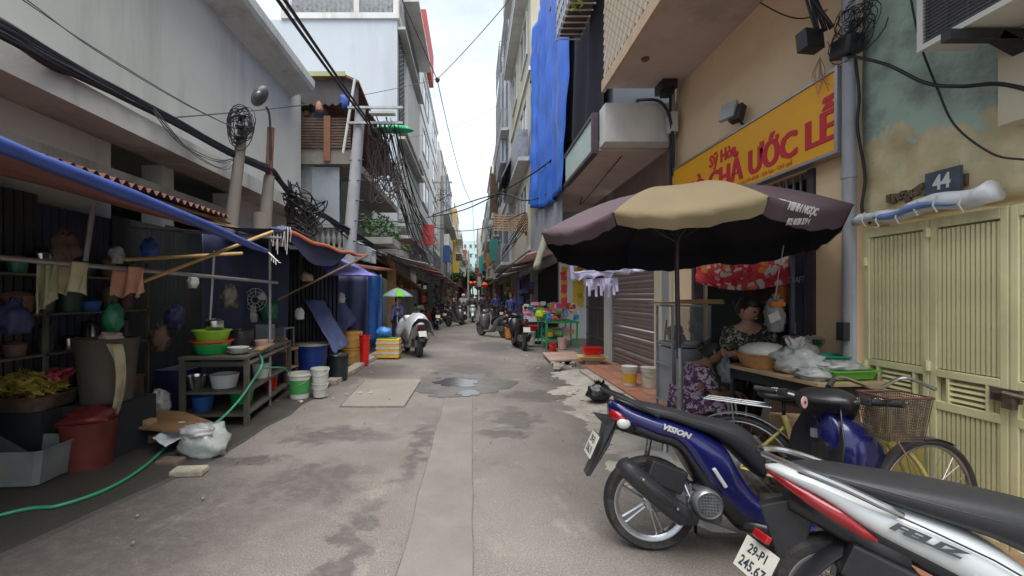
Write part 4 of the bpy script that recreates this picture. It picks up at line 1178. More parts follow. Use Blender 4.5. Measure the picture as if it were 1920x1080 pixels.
def canopy(i, off=0.0, drop=.19, shr=0.0):
    if shr:
        g_ = canopy(i, 0, drop)
        def fin(u, v):
            p = g_(u, v); c = Vector((UC.x, UC.y, p.z)); p = p.lerp(c, shr); p.z += off * min(1, v * 3 + .2) * (1 if v < .8 else (1 - v) / .2)
            return p
        return fin
    a0, a1 = PH + i * pi / 4, PH + (i + 1) * pi / 4
    def fn(u, v):
        if v <= .8:
            t = v / .8
            e = rimp(a0).lerp(rimp(a1), u)
            p = AP.lerp(e, t)
            p.z += .085 * math.sin(pi * t) - .055 * math.sin(pi * u) * t * t + off
            return p
        t = (v - .8) / .2
        e = rimp(a0).lerp(rimp(a1), u)
        e.z += -.055 * math.sin(pi * u) - (DROPS[i] * (1 - u) + DROPS[(i + 1) % 8] * u) * t + off + .008 * math.sin(u * 25 + i)
        c = UC.copy(); c.z = e.z
        return e.lerp(c, -.004 + .05 * t + .01 * math.sin(u * 11 + i) * t)
    return fn
cols = [m_pur, m_yel, m_pur2, m_yel, m_pur, m_purd, m_yel, m_pur]
for i in range(8):
    MB().sheet(canopy(i), 12, 15).build('panel', cols[i], o, smooth=2)
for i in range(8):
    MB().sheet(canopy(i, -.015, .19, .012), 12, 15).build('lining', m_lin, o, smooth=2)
MB().tube([(UC.x + .055, UC.y + .02, .0), UC + Vector((.01, 0, -.35)), AP + Vector((0, 0, .03))], .019, 10).build('pole', mat('parasol_pole', (.07, .05, .06), .5, .3, .2, 8), o, smooth=True)
MB().tube([(UC.x + .055, UC.y + .02, .0), (UC.x + .035, UC.y + .01, 1.05)], .026, 10).build('lower_pole', m_steel, o, smooth=True)
MB().lathe([(.3, 0), (.3, .05), (.06, .07), (.045, .25)], (UC.x + .055, UC.y + .02, .0), 16).build('base', m_conc, o, smooth=True)
for i in range(8):
    a = PH + i * pi / 4
    MB().tube([AP + Vector((0, 0, -.02)), AP.lerp(rimp(a), .5) + Vector((0, 0, .06)), rimp(a) + Vector((0, 0, -.012))], .007, 5).build('rib', m_black, o)
    MB().tube([UC + Vector((.01, 0, -.12)), AP.lerp(rimp(a), .5) + Vector((0, 0, .05))], .006, 5).build('strut', m_black, o)
# writing on the plum panel (third from the near left)
def on_panel(i, u, v, off=.006):
    f = canopy(i)
    p = Vector(f(u, v)); du = (Vector(f(min(1, u + .03), v)) - Vector(f(u - .03, v))).normalized(); dv = (Vector(f(u, min(1, v + .02))) - Vector(f(u, v - .02))).normalized()
    n_ = du.cross(dv)
    if n_.dot(p - (UC - Vector((0, 0, .6)))) < 0: n_ = -n_
    return frame(p + n_ * off, du, -dv)
m_wp = mat('white_print', (.62, .60, .62), .7, 0, .1, 30)
# ---- hung cloths under the parasol
m_flo = print_mat('floral_red', [(.78, .03, .05), (.85, .70, .66), (.80, .76, .72), (.85, .35, .10), (.80, .06, .10), (.82, .78, .74)], 15, base=(.75, .10, .12), thin=.45)
def clothf(a, b_, zt, zb, folds, amp, seed=0, scal=.03):
    a, b_ = Vector(a), Vector(b_)
    d = (b_ - a); nrm = Vector((-d.y, d.x, 0)).normalized()
    def fn(u, v):
        p = a.lerp(b_, u)
        t = zt(u) if callable(zt) else zt
        bt = zb(u) if callable(zb) else zb
        p.z = t + (bt - t) * v
        return p + nrm * (amp * math.sin(u * folds * 6.28 + v * 1.5 + seed) * (.3 + .7 * v) + scal * noise.noise(Vector((u * 5, v * 4, seed))))
    return fn
pa, pb = at(1303, 480, 4.95), at(1477, 480, 4.15)
tag(MB().sheet(clothf(pa, pb, lambda u: 1.97 + .04 * abs(math.sin(u * 9)) + (.07 if u < .08 or u > .93 else 0) - .02 + .02 * u, lambda u: 1.66 - .08 * math.sin(u * pi) - .04 * u, 4.0, .02, 1), 50, 16, .003).build('floral_curtain', m_flo, smooth=2),
    'red floral curtain hung across the open doorway under the parasol', 'curtain')
m_wc = mat('lilac_cloth', (.50, .47, .66), .8, 0, .12, 6, .2)
pa, pb = at(1070, 505, 6.6), at(1207, 505, 5.2)
o = thing('white_awning_cloth', 'tattered lilac white cloth hanging in strips beyond the parasol', 'cloth', tuple(pa))
MB().sheet(clothf(pa, pb, lambda u: 1.86 + (.16 if abs(u - .86) < .05 or u < .04 else 0), lambda u: 1.72 + .08 * u + .02 * math.sin(u * 30), 4, .04, 5), 60, 8, .003).build('cloth', m_wc, o, smooth=2)
for i in range(13):
    u = .25 + i * .035; p = pa.lerp(pb, u); p.z = 1.74
    MB().sheet(lambda a_, b__, p=p, i=i: (p.x + a_ * .035, p.y + .01 * math.sin(b__ * 5 + i), p.z - b__ * (.1 + .16 * math.sin(i * 1.9) ** 2)), 1, 6, .002).build('strip', m_wc, o)
# ================================================================== FOOD TABLE
m_tabt = mat('table_wood_pale', (.40, .29, .16), .6, 0, .2, 7, .2)
o = thing('food_table', 'wooden food table under the parasol piled with bagged noodles', 'table', (2.6, 3.45, .1))
TZ = .905
T = [(2.22, 3.88), (2.36, 2.98), (2.86, 3.02), (2.84, 3.92)]
MB().prism([(x, y, TZ - .028) for x, y in T], (0, 0, .028)).build('tabletop', m_tabt, o, bevel=.004)
MB().prism([(x + (.03 if x < 2.5 else -.03), y + (.03 if y < 3.3 else -.03), TZ - .11) for x, y in T], (0, 0, .08)).build('apron', m_dark, o)
for (x, y) in [(2.27, 3.82), (2.40, 3.04), (2.82, 3.07), (2.80, 3.86)]:
    MB().tube([(x, y, .124), (x, y, TZ - .11)], .018, 8).build('leg', m_black, o)
MB().box(2.36, 2.82, 3.1, 3.8, .40, .42).build('shelf', m_wood, o)
m_bowl = mat('wooden_tub', (.42, .20, .07), .6, 0, .25, 8, .2)
o = thing('noodle_tub', 'round tan tub heaped with white rice noodles on the food table', 'tub', (2.42, 3.72, TZ))
c = (2.44, 3.66, TZ)
MB().lathe([(.0, .004), (.155, .004), (.20, .11), (.21, .115), (.20, .122), (.19, .11), (.15, .02), (0, .02)], c, 24).build('tub', m_bowl, o, smooth=True)
m_noo = mat('rice_noodles', (.52, .50, .46), .6, 0, .12, 20, .5, 60)
MB().lathe([(.19, .105), (.175, .155), (.12, .19), (.05, .205), (0, .207)], c, 24).build('noodles', m_noo, o, smooth=2)
def plastic(key, col, a=.6):
    m = mat(key, col, .18, 0, .1, 10, .5, 22, alpha=a)
    return m
m_bag = plastic('clear_plastic', (.40, .38, .36), .55)
m_bagw = mat('milky_plastic', (.46, .46, .45), .22, 0, .3, 14, .7, 26, alpha=.86)
def crumple(c, r, sx, sy, sz, jit, seed, name, m_, parent=None, tip=None, n=22, mm=14):
    mb = MB()
    vs, fs = [], []
    for i in range(mm + 1):
        th = pi * i / mm
        for k in range(n):
            q = 2 * pi * k / n
            d = Vector((math.sin(th) * math.cos(q), math.sin(th) * math.sin(q), math.cos(th)))
            rr = r * (1 + jit * .8 * noise.noise(d * 2.0 + Vector((seed, 0, 0))) + jit * .3 * noise.noise(d * 6 + Vector((0, seed, 0))) + jit * .12 * noise.noise(Vector((d.x * 16, d.y * 16, d.z * 3))))
            p = Vector((d.x * rr * sx, d.y * rr * sy, max(d.z * rr * sz, -r * sz * .75)))
            vs.append(Vector(c) + p)
    for i in range(mm):
        for k in range(n):
            a0, a1 = i * n + k, i * n + (k + 1) % n
            fs.append((a0, a0 + n, a1 + n, a1))
    mb.add(vs, fs)
    if tip:
        for k in range(7):
            q = k * .9; mb.sheet(lambda u, v, q=q: Vector(c) + Vector((math.cos(q + u * .7) * r * sx * (.2 + .25 * v), math.sin(q + u * .7) * r * sy * (.2 + .25 * v), r * sz * .85 + v * tip + .02 * math.sin(q * 5 + u * 3))), 2, 3)
    return mb.build(name, m_, parent, smooth=2)
o = thing('bag_of_noodles', 'big clear plastic bag of noodles slumped at the middle of the food table', 'bag', (2.45, 3.3, TZ))
crumple((2.49, 3.36, TZ + .085), .15, 1.0, 1.25, .8, .5, 3, 'bag', m_bagw, o, .08)
crumple((2.48, 3.36, TZ + .06), .12, 1, 1.2, .6, .3, 9, 'contents', m_noo, o)
tag(crumple((2.66, 3.50, TZ + .09), .12, .9, 1, 1.1, .5, 12, 'plastic_bag', m_bag, None, .06), 'tall crumpled see-through bag behind the noodle bag', 'bag')
tag(crumple((2.44, 3.12, TZ + .035), .10, 1.1, 1.2, .45, .5, 15, 'plastic_bag', m_bagw, None, None), 'flat small plastic bag at the near edge of the food table', 'bag')
m_bgrey = mat('grey_bag', (.16, .17, .18), .35, 0, .3, 9, .6, 20)
tag(crumple((2.235, 3.86, TZ - .08), .07, .6, .9, 1.7, .8, 17, 'grey_plastic_bag', m_bgrey, None, .05), 'limp grey plastic bag hanging off the far corner of the food table', 'bag')
m_gt = mat('lime_tray', (.12, .42, .05), .35, 0, .08, 5, .05)
m_gt2 = mat('jade_basket', (.02, .28, .16), .4, 0, .1, 5, .05)
def tray(c, L, Wd, h_, m_, name, parent, rz=0, taper=.85, wall=.008):
    M = Matrix.Translation(Vector(c)) @ Matrix.Rotation(rz, 4, 'Z')
    def ring(l, w, z): return [M @ Vector((x * l / 2, y * w / 2, z)) for x, y in ((-.9, -1), (.9, -1), (1, -.85), (1, .85), (.9, 1), (-.9, 1), (-1, .85), (-1, -.85))]
    r = [ring(L * taper, Wd * taper, .0), ring(L, Wd, h_), ring(L + .03, Wd + .03, h_), ring(L + .03, Wd + .03, h_ + .008), ring(L - .004, Wd - .004, h_ + .008), ring(L * taper - wall, Wd * taper - wall, wall)]
    return MB().loft(r).build(name, m_, parent, smooth=True)
o = thing('lime_tray', 'lime green tray covered with a plastic bag at the near end of the food table', 'tray', (2.62, 3.14, TZ))
tray((2.67, 3.16, TZ + .01), .36, .24, .055, m_gt, 'tray', o, rad(8))
crumple((2.66, 3.17, TZ + .085), .12, 1.3, .9, .35, .5, 21, 'bag_cover', m_bagw, o)
tag(tray((2.74, 3.42, TZ + .0), .26, .2, .13, m_gt2, 'jade_basket', None, rad(-10)), 'small jade green basket behind the lime tray', 'basket')
o = thing('steel_pot', 'round stainless steel pot lid and pan at the wall end of the table', 'pot', (2.72, 3.62, TZ))
MB().lathe([(.0, .16), (.10, .16), (.14, .20), (.145, .245), (.15, .25), (.12, .265), (.03, .285), (0, .285)], (2.74, 3.62, TZ), 20).build('pan', m_chrome, o, smooth=True)
MB().lathe([(.10, .0), (.10, .16)], (2.74, 3.62, TZ), 16).build('stand', m_black, o, smooth=True)
# hanging transparent bags with a note, beside the door
o = thing('hanging_bag', 'clear plastic bags hanging on a hook before the doorway with a paper note', 'bag', (2.66, 3.9, 1.5))
crumple((2.68, 3.86, 1.31), .10, .75, .7, 1.7, .7, 31, 'bag', m_bag, o, .06)
MB().obox((2.60, 3.76, 1.32), (.11, .006, .08), rad(12), 0, rad(-22)).build('paper_note', m_white, o)
MB().obox((2.66, 3.80, 1.43), (.13, .02, .04), rad(10)).build('orange_packet', m_sor, o)
MB().tube([(2.68, 3.86, 1.5), (2.72, 3.88, 1.7), (2.78, 3.9, 1.95)], .004, 4).build('string', m_white, o)
# glass show-case and shelf at the far side of the doorway
m_alu = mat('aluminium', (.42, .44, .46), .4, .6, .1, 6)
o = thing('glass_cabinet', 'narrow aluminium glass food cabinet standing left of the doorway', 'cabinet', (2.35, 5.0, .12))
X0_, X1_, Y0_, Y1_ = 2.18, 2.58, 4.75, 5.15
m = MB()
for x in (X0_, X1_):
    for y in (Y0_, Y1_): m.box(x - .012, x + .012, y - .012, y + .012, .124, 1.40)
for z in (.30, .72, .96, 1.38):
    for y in (Y0_, Y1_): m.box(X0_ + .012, X1_ - .012, y - .01, y + .01, z, z + .02)
    for x in (X0_, X1_): m.box(x - .01, x + .01, Y0_ + .012, Y1_ - .012, z, z + .02)
m.build('frame', m_alu, o)
MB().box(X0_ + .013, X1_ - .013, Y0_ - .003, Y0_ + .002, .98, 1.375).build('pane', mat('cabinet_glass', (.25, .27, .27), .05, 0, .1, 3, bump=0, alpha=.35), o)
MB().box(X0_, X1_, Y0_ + .01, Y1_, .94, .955).box(X0_ + .013, X1_ - .013, Y0_ + .02, Y1_, .32, .92).build('lower_panel', m_pipe, o)
mb = MB()
for k in range(7): mb.ball((X0_ + .07 + R.random() * .26, Y0_ + .1 + R.random() * .2, 1.0 + R.random() * .22), R.uniform(.04, .07), 8, 6, .5)
mb.build('goods', mat('cabinet_goods', (.28, .24, .15), .7, 0, .5, 12), o)
o = tag(MB().obox((2.38, 4.86, 1.425), (.66, .34, .02), rad(-4), 0, 0).obox((2.5, 4.8, 1.45), (.42, .2, .022), rad(-12)).build('pale_board', m_plank, bevel=.003), 'pale wooden board laid on top of the glass cabinet', 'board')
# shop interior clutter
o = thing('wall_shelf', 'dark shelf with jars inside the open shop doorway', 'shelf', (4.2, 5, 1))
for z in (.9, 1.4, 1.9): MB().box(3.9, 4.3, 3.6, 6.2, z, z + .025).build('board', m_wood, o)
MB().box(3.9, 4.3, 3.56, 3.6, .12, 2.0).build('upright', m_wood, o)
MB().box(3.9, 4.3, 6.2, 6.24, .12, 2.0).build('upright', m_wood, o)
for i in range(9):
    MB().lathe([(0, 0), (.07, 0), (.08, .04), (.08, .18), (.05, .22), (.055, .25), (0, .25)], (4.05, 3.8 + i * .27, (.925, 1.425)[i % 2]), 10).build('jar', (m_lgrey, m_sor, m_teal)[i % 3], o, smooth=True)
# ---- buckets on the tiled pavement
def bucket(name, la, c, r, h_, m_, lidm=None, bandm=None, group=None, cat='bucket', parent=None):
    o = thing(name, la, cat, c, group)
    MB().lathe([(0, .003), (r * .82, .003), (r * .97, h_ * .9), (r * 1.04, h_ * .9), (r * 1.04, h_ * .94), (r * .99, h_ * .94), (r, h_), (r * .95, h_), (r * .8, .02), (0, .02)], c, 24).build('body', m_, o, smooth=True)
    if lidm: MB().lathe([(0, h_ + .004), (r * 1.03, h_ + .004), (r * 1.06, h_ + .03), (0, h_ + .03)], c, 24).build('lid', lidm, o, smooth=True)
    if bandm: MB().lathe([(r * .873, h_ * .2), (r * .965, h_ * .74)], c, 24).build('label_band', bandm, o, smooth=True)
    hp = [Vector(c) + Vector((math.cos(a) * r * 1.06, math.sin(a) * .02 - .01, h_ * .92 - math.sin(a) * r * .8)) for a in [pi * i / 8 for i in range(9)]]
    MB().tube([p + Vector((0, -r * .98, 0)) * math.sin(pi * i / 8) for i, p in enumerate(hp)], .004, 5).build('handle', m_steel, o)
    return o
m_bw = mat('bucket_white', (.55, .54, .49), .45, 0, .08, 6, .05, stain=(.4, .35, .27), stain_amt=.6, stain_scale=5)
m_by = mat('bucket_yellow', (.62, .34, .03), .4, 0, .15, 6)
m_bred = mat('bucket_redband', (.35, .05, .03), .4)
bucket('paint_bucket', 'yellow paint bucket with red band and grey lid on the tiled pavement', (2.42, 6.72, .125), .115, .27, m_bw, m_lgrey, m_by)
bucket('paint_bucket', 'plain white bucket with lid next to the yellow paint bucket', (2.68, 6.60, .125), .125, .27, m_bw, m_bw)
m_bigred = mat('red_basin', (.62, .012, .012), .3, 0, .06, 5, .05)
o = tag(tray((2.45, 8.95, .30), .38, .30, .14, m_bigred, 'red_basin', None, 0, .8), 'bright red plastic basin standing on a yellow foam box lid', 'basin')
o = tag(tray((2.45, 8.95, .20), .56, .42, .07, mat('foam_yellow', (.60, .46, .20), .6), 'foam_slab', None, rad(-6), .75), 'yellowish foam slab under the red basin', 'foam slab')
tag(MB().box(2.3, 2.6, 8.85, 9.05, .1, .2).build('foam_prop', m_conc), 'low concrete block propping the foam lid', 'block')
tag(crumple((1.76, 6.05, .16), .14, 1.2, 1.0, .95, .35, 41, 'black_rubbish_bag', mat('black_bag', (.012, .013, .016), .3, 0, .4, 9, .6, 25), None, .05), 'knotted black rubbish bag lying by the kerb behind the blue scooter', 'rubbish bag')
tag(MB().prism([(1.7, 9.6, .05), (2.4, 9.4, .11), (2.5, 10.6, .11), (1.75, 10.9, .05)], (0, 0, .05)).build('broken_slab', mat('pink_slab', (.40, .27, .22), .85, 0, .2, 3, .4), bevel=.01), 'broken pinkish paving slab by the kerb near the snack stall', 'slab')
mb = MB()
for k in range(16): mb.ball((1.95 + R.uniform(-.25, .3), 9.1 + R.uniform(-.4, .3), .07), R.uniform(.03, .08), 7, 5, .6, sz=.6)
tag(mb.build('rubble', m_kerb, kind='stuff'), 'loose rubble stones beside the broken slab', 'rubble')
# ---- snack stall beyond the grille door
o = thing('snack_stall', 'green legged snack stall heaped with colourful packets on the right pavement', 'stall', (2.4, 12.3, .1))
m_gr = mat('stall_green', (.03, .30, .10), .5, 0, .2, 5)
MB().box(1.95, 2.85, 11.6, 13.2, .78, .82).build('tabletop', m_gr, o)
for x in (1.98, 2.8):
    for y in (11.65, 12.4, 13.1): MB().box(x - .02, x + .02, y - .02, y + .02, .1, .78).build('leg', m_gr, o)
MB().box(2.0, 2.8, 11.7, 13.1, .3, .32).build('shelf', m_gr, o)
pc = [(.65, .30, .03), (.62, .05, .05), (.7, .5, .05), (.2, .5, .08), (.65, .3, .35), (.6, .58, .5), (.5, .1, .3), (.05, .25, .45)]
pm = [mat('packet_%d' % i, c, .35, 0, .15, 9) for i, c in enumerate(pc)]
pk = [MB().obox((0, 0, 0), (.16, .05, .12), 0).mesh('packet', q, bevel=.012) for q in pm]
for k in range(110):
    x, y = R.uniform(2.0, 2.82), R.uniform(11.6, 13.2)
    z = .87 + R.random() * .40 * (1 if x > 2.2 else .4)
    inst('packet', R.choice(pk), o, Matrix.Translation((x, y, z)) @ Matrix.Rotation(R.uniform(-.7, .7), 4, 'X') @ Matrix.Rotation(R.uniform(-1, 1), 4, 'Z'))
for k in range(30):
    inst('packet', R.choice(pk), o, Matrix.Translation((R.uniform(2.05, 2.75), R.uniform(11.7, 13), .37 + R.random() * .2)) @ Matrix.Rotation(R.uniform(-.5, .5), 4, 'Z'))
for (x, y, c, la) in [(2.42, 11.5, 1, 'orange red strip of packets hanging at the snack stall'), (2.80, 11.3, 2, 'golden strip of snack packets hanging over the snack stall')]:
    s_ = thing('packet_strip', la, 'snack strip', (x, y, 1.2), 'hanging snack strips')
    MB().tube([(x, y, 2.3), (x, y, 1.2)], .004, 4).build('string', m_white, s_)
    for k in range(9): inst('packet', pk[c] if k % 3 else pk[0], s_, Matrix.Translation((x + R.uniform(-.02, .02), y - .02, 2.2 - k * .115)) @ Matrix.Rotation(R.uniform(-.3, .3), 4, 'Y'))
    if c == 2:
        for k in range(8): inst('packet', pk[2], s_, Matrix.Translation((x - .12, y - .02, 2.15 - k * .11)) @ Matrix.Rotation(R.uniform(-.3, .3), 4, 'Y'))
o = thing('white_counter', 'white box counter with pink packets beside the snack stall', 'counter', (2.0, 14, .1))
MB().box(1.7, 2.35, 13.6, 14.4, .1, .85).build('cabinet', m_ww, o); MB().box(1.75, 2.3, 13.58, 13.599, .2, .7).build('door_panel', m_dark, o)
for k in range(40): inst('packet', R.choice(pk[3:]), o, Matrix.Translation((R.uniform(1.7, 2.3), R.uniform(13.6, 14.3), .92 + R.random() * .35)) @ Matrix.Rotation(R.uniform(-.7, .7), 4, 'X'))
tag(crumple((1.93, 12.2, .98), .17, 1, 1, .8, .3, 51, 'lime_bag', mat('lime_bag', (.42, .60, .02), .4), None, .05), 'bright lime green bag at the street edge of the snack stall', 'bag')
for i, (x, y, r_, h_, m_, la) in enumerate([(1.72, 12.9, .16, .42, m_lgrey, 'grey bucket with a red basin in front of the white counter'), (2.1, 11.4, .10, .22, m_bigred, 'small red bucket at the foot of the snack stall'), (2.35, 11.4, .12, .3, m_pink, 'pink tub at the foot of the snack stall')]):
    bucket('bucket', la, (x, y, .11 if x > 2.2 else .06), r_, h_, m_)
tag(tray((1.72, 12.9, .50), .42, .34, .12, m_bigred, 'red_bowl', None, 0, .7), 'red bowl lying on the grey bucket by the snack stall', 'bowl')
for i, (x, y, z, la) in enumerate([(1.5, 13.4, .05, 'orange crate by the kerb beside the black scooter'), (1.35, 15.2, .05, 'lower orange crate standing behind the black scooter')]):
    tag(tray((x, y, z), .4, .5, .34, mat('crate_orange', (.6, .2, .03), .45), 'orange_crate', None, 0, .92), la, 'crate')
tag(MB().box(1.25, 1.5, 14.4, 14.8, .39, .75).build('white_box', m_ww, bevel=.01), 'white foam box standing next to the orange crates', 'box')
# parasol writing
PAR = bpy.data.objects['parasol']
text('lettering', 'MINH NGỌC', on_panel(2, .36, .84), .066, m_wp, PAR, .001, .003, .8)
text('lettering', 'ĐT: 0120 279 4568', on_panel(2, .40, .955), .056, m_wp, PAR, .001, .002, .8)
text('lettering', 'NHÀ HÀNG', on_panel(2, .30, .775), .04, m_wp, PAR, .001, .001, .9)
# ================================================================== LEFT STALLS
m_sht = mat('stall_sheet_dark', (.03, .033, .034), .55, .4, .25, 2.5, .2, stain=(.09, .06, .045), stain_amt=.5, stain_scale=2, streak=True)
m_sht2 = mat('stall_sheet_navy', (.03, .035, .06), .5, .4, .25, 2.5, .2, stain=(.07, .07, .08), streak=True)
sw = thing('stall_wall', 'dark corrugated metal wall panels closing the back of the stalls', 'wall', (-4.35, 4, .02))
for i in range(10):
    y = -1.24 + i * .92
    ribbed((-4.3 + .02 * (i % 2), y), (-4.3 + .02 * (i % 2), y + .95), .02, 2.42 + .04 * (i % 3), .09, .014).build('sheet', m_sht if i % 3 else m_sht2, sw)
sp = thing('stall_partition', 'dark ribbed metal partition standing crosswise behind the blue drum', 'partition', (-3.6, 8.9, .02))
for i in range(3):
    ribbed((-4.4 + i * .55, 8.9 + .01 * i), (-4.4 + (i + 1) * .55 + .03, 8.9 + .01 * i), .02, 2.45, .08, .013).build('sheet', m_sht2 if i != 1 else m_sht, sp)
# frame of the first stall
m_galv = mat('galvanised_pipe', (.30, .30, .30), .5, .6, .2, 8, stain=(.2, .14, .1), stain_amt=.4)
fr = thing('stall_frame', 'galvanised pipe frame carrying the tarpaulins of the near left stall', 'frame', (-3, 4, .02))
MB().tube([atx(175, 385, -3.25), atx(160, 490, -3.25)], .02, 8).build('post', m_galv, fr)
MB().tube([at(402, 470, 5.1), at(394, 600, 5.1)], .014, 8).build('post', m_galv, fr)
MB().tube([at(-200, 468, 2.3), at(0, 483, 2.97), at(520, 530, 5.9)], .02, 8).build('rail', m_galv, fr)
MB().tube([(-3.35, 2.5, .02), (-3.35, 2.5, 2.4)], .022, 8).build('post', m_galv, fr)
MB().tube([(-4.2, 5.4, 2.35), (-2.3, 5.3, 2.2)], .02, 8).build('crossbar', m_galv, fr)
MB().tube([(-2.75, 5.95, .02), (-2.75, 5.95, 2.3)], .02, 8).build('post', m_galv, fr)
m_bam = mat('bamboo', (.42, .27, .09), .55, 0, .25, 9, .2, stain=(.2, .12, .05), stain_amt=.5, stain_scale=5)
for i, (a, b_, la) in enumerate([(at(205, 552, 3.9), at(512, 434, 4.9), 'long bamboo pole slanting up to the tarpaulin knot'), (at(235, 487, 4.4), at(455, 475, 5.0), 'thin bamboo stick lying nearly level under the blue roll'),
                                 (at(520, 562, 6.6), at(690, 478, 7.6), 'dark bamboo pole propping the navy tarpaulin corner')]):
    pth = [a.lerp(b_, t / 10) for t in range(11)]
    mb = MB().tube(pth, [.017 if k % 3 else .020 for k in range(11)], 8)
    tag(mb.build('bamboo_pole', m_bam if i < 2 else m_wood, smooth=True), la, 'pole')
# near tarpaulin with the rolled blue edge
m_roll = mat('tarp_roll_blue', (.03, .06, .25), .38, 0, .2, 5, .4, 18, stain=(.05, .10, .33), stain_amt=.5)
m_under = mat('tarp_underside', (.30, .12, .10), .75, 0, .15, 2, .25, 14, stain=(.14, .06, .05), stain_amt=.6)
ta = thing('near_tarpaulin', 'blue rolled-edge tarpaulin with rusty brown underside over the nearest left stall', 'tarpaulin', (-2.6, 3, 2.1))
RL = [Vector((-2.16, -1.6, 2.50))] + [Vector((-2.16 + .008 * math.sin(i), .9 + i * .31, 2.29 - .0262 * i - .006 * math.sin(i * .7))) for i in range(13)]
RL[-1] = at(500, 471, 4.62)
MB().tube(RL, [.040 + .004 * math.sin(i * 2.1) for i in range(12)] + [.034, .022], 12).build('rolled_edge', m_roll, ta, smooth=True)
def tau(off):
    def fn(u, v):
        y = -1.6 + u * 6.15  # stretch behind the camera is added, unseen, to darken the stall
        xf, zf = -2.16, 2.275 - .085 * (y - .9) + 0
        xb, zb = -3.35 - .25 * (1 - u), 2.33 + .03 * u
        x = xf + (xb - xf) * v; z = zf + (zb - zf) * v
        z += .02 * math.sin(pi * v) + .02 * math.sin(u * 14 + v * 3) * v + .012 * noise.noise(Vector((u * 8, v * 4, 0)))
        return (x, y, z + off)
    return fn
MB().sheet(tau(0), 30, 12).build('underside', m_under, ta, smooth=2)
MB().sheet(tau(.006), 30, 12).build('top_sheet', m_roll, ta, smooth=2)
mb = MB()
for k in range(5): mb.tube(smooth_path([RL[-1] + Vector((0, 0, 0)), RL[-1] + Vector((.03 + .02 * k, .03, -.03 - .02 * k)), RL[-1] + Vector((.04 + .025 * k, .02, -.10 - .02 * (k % 3)))], 4), .005, 5)
mb.build('cord', m_white, ta)
# red corrugated roof behind it
m_rroof = mat('red_corrugated', (.13, .045, .03), .6, .2, .25, 3, .2, stain=(.2, .12, .07), stain_amt=.6, stain_scale=2.5)
def rr_(u, v):
    y = -1.2 + u * 6.6  # roof carried on out of view to keep light off the stall
    return (-2.98 - 1.5 * v, y, 2.47 + .27 * v + .024 * math.sin(y * 62))
o = tag(MB().sheet(rr_, 400, 2, .003).build('corrugated_roof', m_rroof, smooth=False), 'rusty red corrugated roof sheet above the blue rolled edge', 'roof')
MB().tube([(-3.05, -1, 2.42), (-3.05, 5.5, 2.42)], .022, 6).build('purlin', m_wood, o)
# navy tarpaulin with orange edge
m_navy = mat('tarp_navy', (.035, .04, .10), .55, 0, .25, 3, .3, 14, stain=(.07, .07, .13), stain_amt=.6)
m_oredge = mat('orange_edge', (.55, .15, .06), .55, 0, .2, 5)
tb = thing('navy_tarpaulin', 'navy tarpaulin with an orange edge stretched over the second left stall', 'tarpaulin', (-2.8, 7, 2.4))
F0, F1 = at(532, 430, 5.35), at(686, 479, 9.4)
B0, B1 = at(345, 398, 4.75), Vector((-4.3, 9.4, 2.75))
def tbf(off):
    def fn(u, v):
        f_ = F0.lerp(F1, u); f_.z -= .05 * math.sin(pi * u)
        k = B0.lerp(B1, u)
        p = f_.lerp(k, v); p.z += -.08 * math.sin(pi * v) + .015 * math.sin(u * 20 + v * 6) + off
        return p
    return fn
MB().sheet(tbf(0), 30, 12).build('underside', m_navy, tb, smooth=2)
MB().sheet(tbf(.006), 30, 12).build('top_sheet', mat('tarp_faded_orange', (.20, .10, .07), .6, 0, .2, 3, .2), tb, smooth=2)
def edgef(u, v):
    p = Vector(tbf(0)(u, 0)); return p + Vector((.012, 0, .012 - .05 * v))
MB().sheet(edgef, 30, 2, .004).build('orange_edge', m_oredge, tb, smooth=2)
def tri(u, v):   # hanging navy flap under the edge
    p = Vector(tbf(0)(u, .04)); p.z -= v * (.30 * math.sin(min(1, u * 1.4) * pi) + .03); p.x += .02 * math.sin(u * 12)
    return p
MB().sheet(tri, 26, 6).build('flap', m_navy, tb, smooth=2)
# tie knot with rags where the tarps meet
o = thing('tarp_knot', 'whitish rag knot tying the tarpaulin corner to the bamboo', 'knot', tuple(F0))
crumple(tuple(F0 + Vector((-.05, 0, -.02))), .085, 1.3, 1, .7, .7, 61, 'knot', m_navy, o)
for k in range(9):
    a = F0 + Vector((-.13 + .028 * k, -.04, .02))
    MB().tube(smooth_path([a, a + Vector((.01 * (k % 3), -.02, -.08)), a + Vector((-.012 * (k % 2), 0, -.18 - .05 * (k % 4)))], 4), .006, 5).build('cord', m_white if k % 2 else m_pink, o)
# third stall: purple awning, blue curtains
m_purp = mat('awning_violet', (.22, .20, .58), .55, 0, .2, 4, .3, 14, stain=(.36, .22, .50), stain_amt=.6, stain_scale=2)
def quadf(a, b_, c, d, sg=.03, sd=0):
    a, b_, c, d = map(Vector, (a, b_, c, d))
    def fn(u, v):
        p = a.lerp(b_, u).lerp(d.lerp(c, u), v)
        p.z += -sg * math.sin(pi * u) * math.sin(pi * v) + sg * .6 * noise.noise(Vector((u * 6, v * 6, sd)))
        return p
    return fn
o = tag(MB().sheet(quadf(at(590, 480, 8.5), at(645, 486, 9.7), at(708, 517, 9.4), at(612, 514, 7.7), .06, 3), 16, 12, .004).build('violet_awning', m_purp, smooth=2), 'violet blue cloth awning of the third left stall', 'awning')
MB().tube([at(612, 515, 7.7), at(708, 518, 9.4)], .012, 5).build('edge_pole', m_black, o)
m_bcur = mat('curtain_blue', (.02, .09, .30), .5, 0, .25, 4, .3, 14)
m_ncur = mat('curtain_navy', (.03, .035, .09), .6, 0, .25, 4, .3, 14)
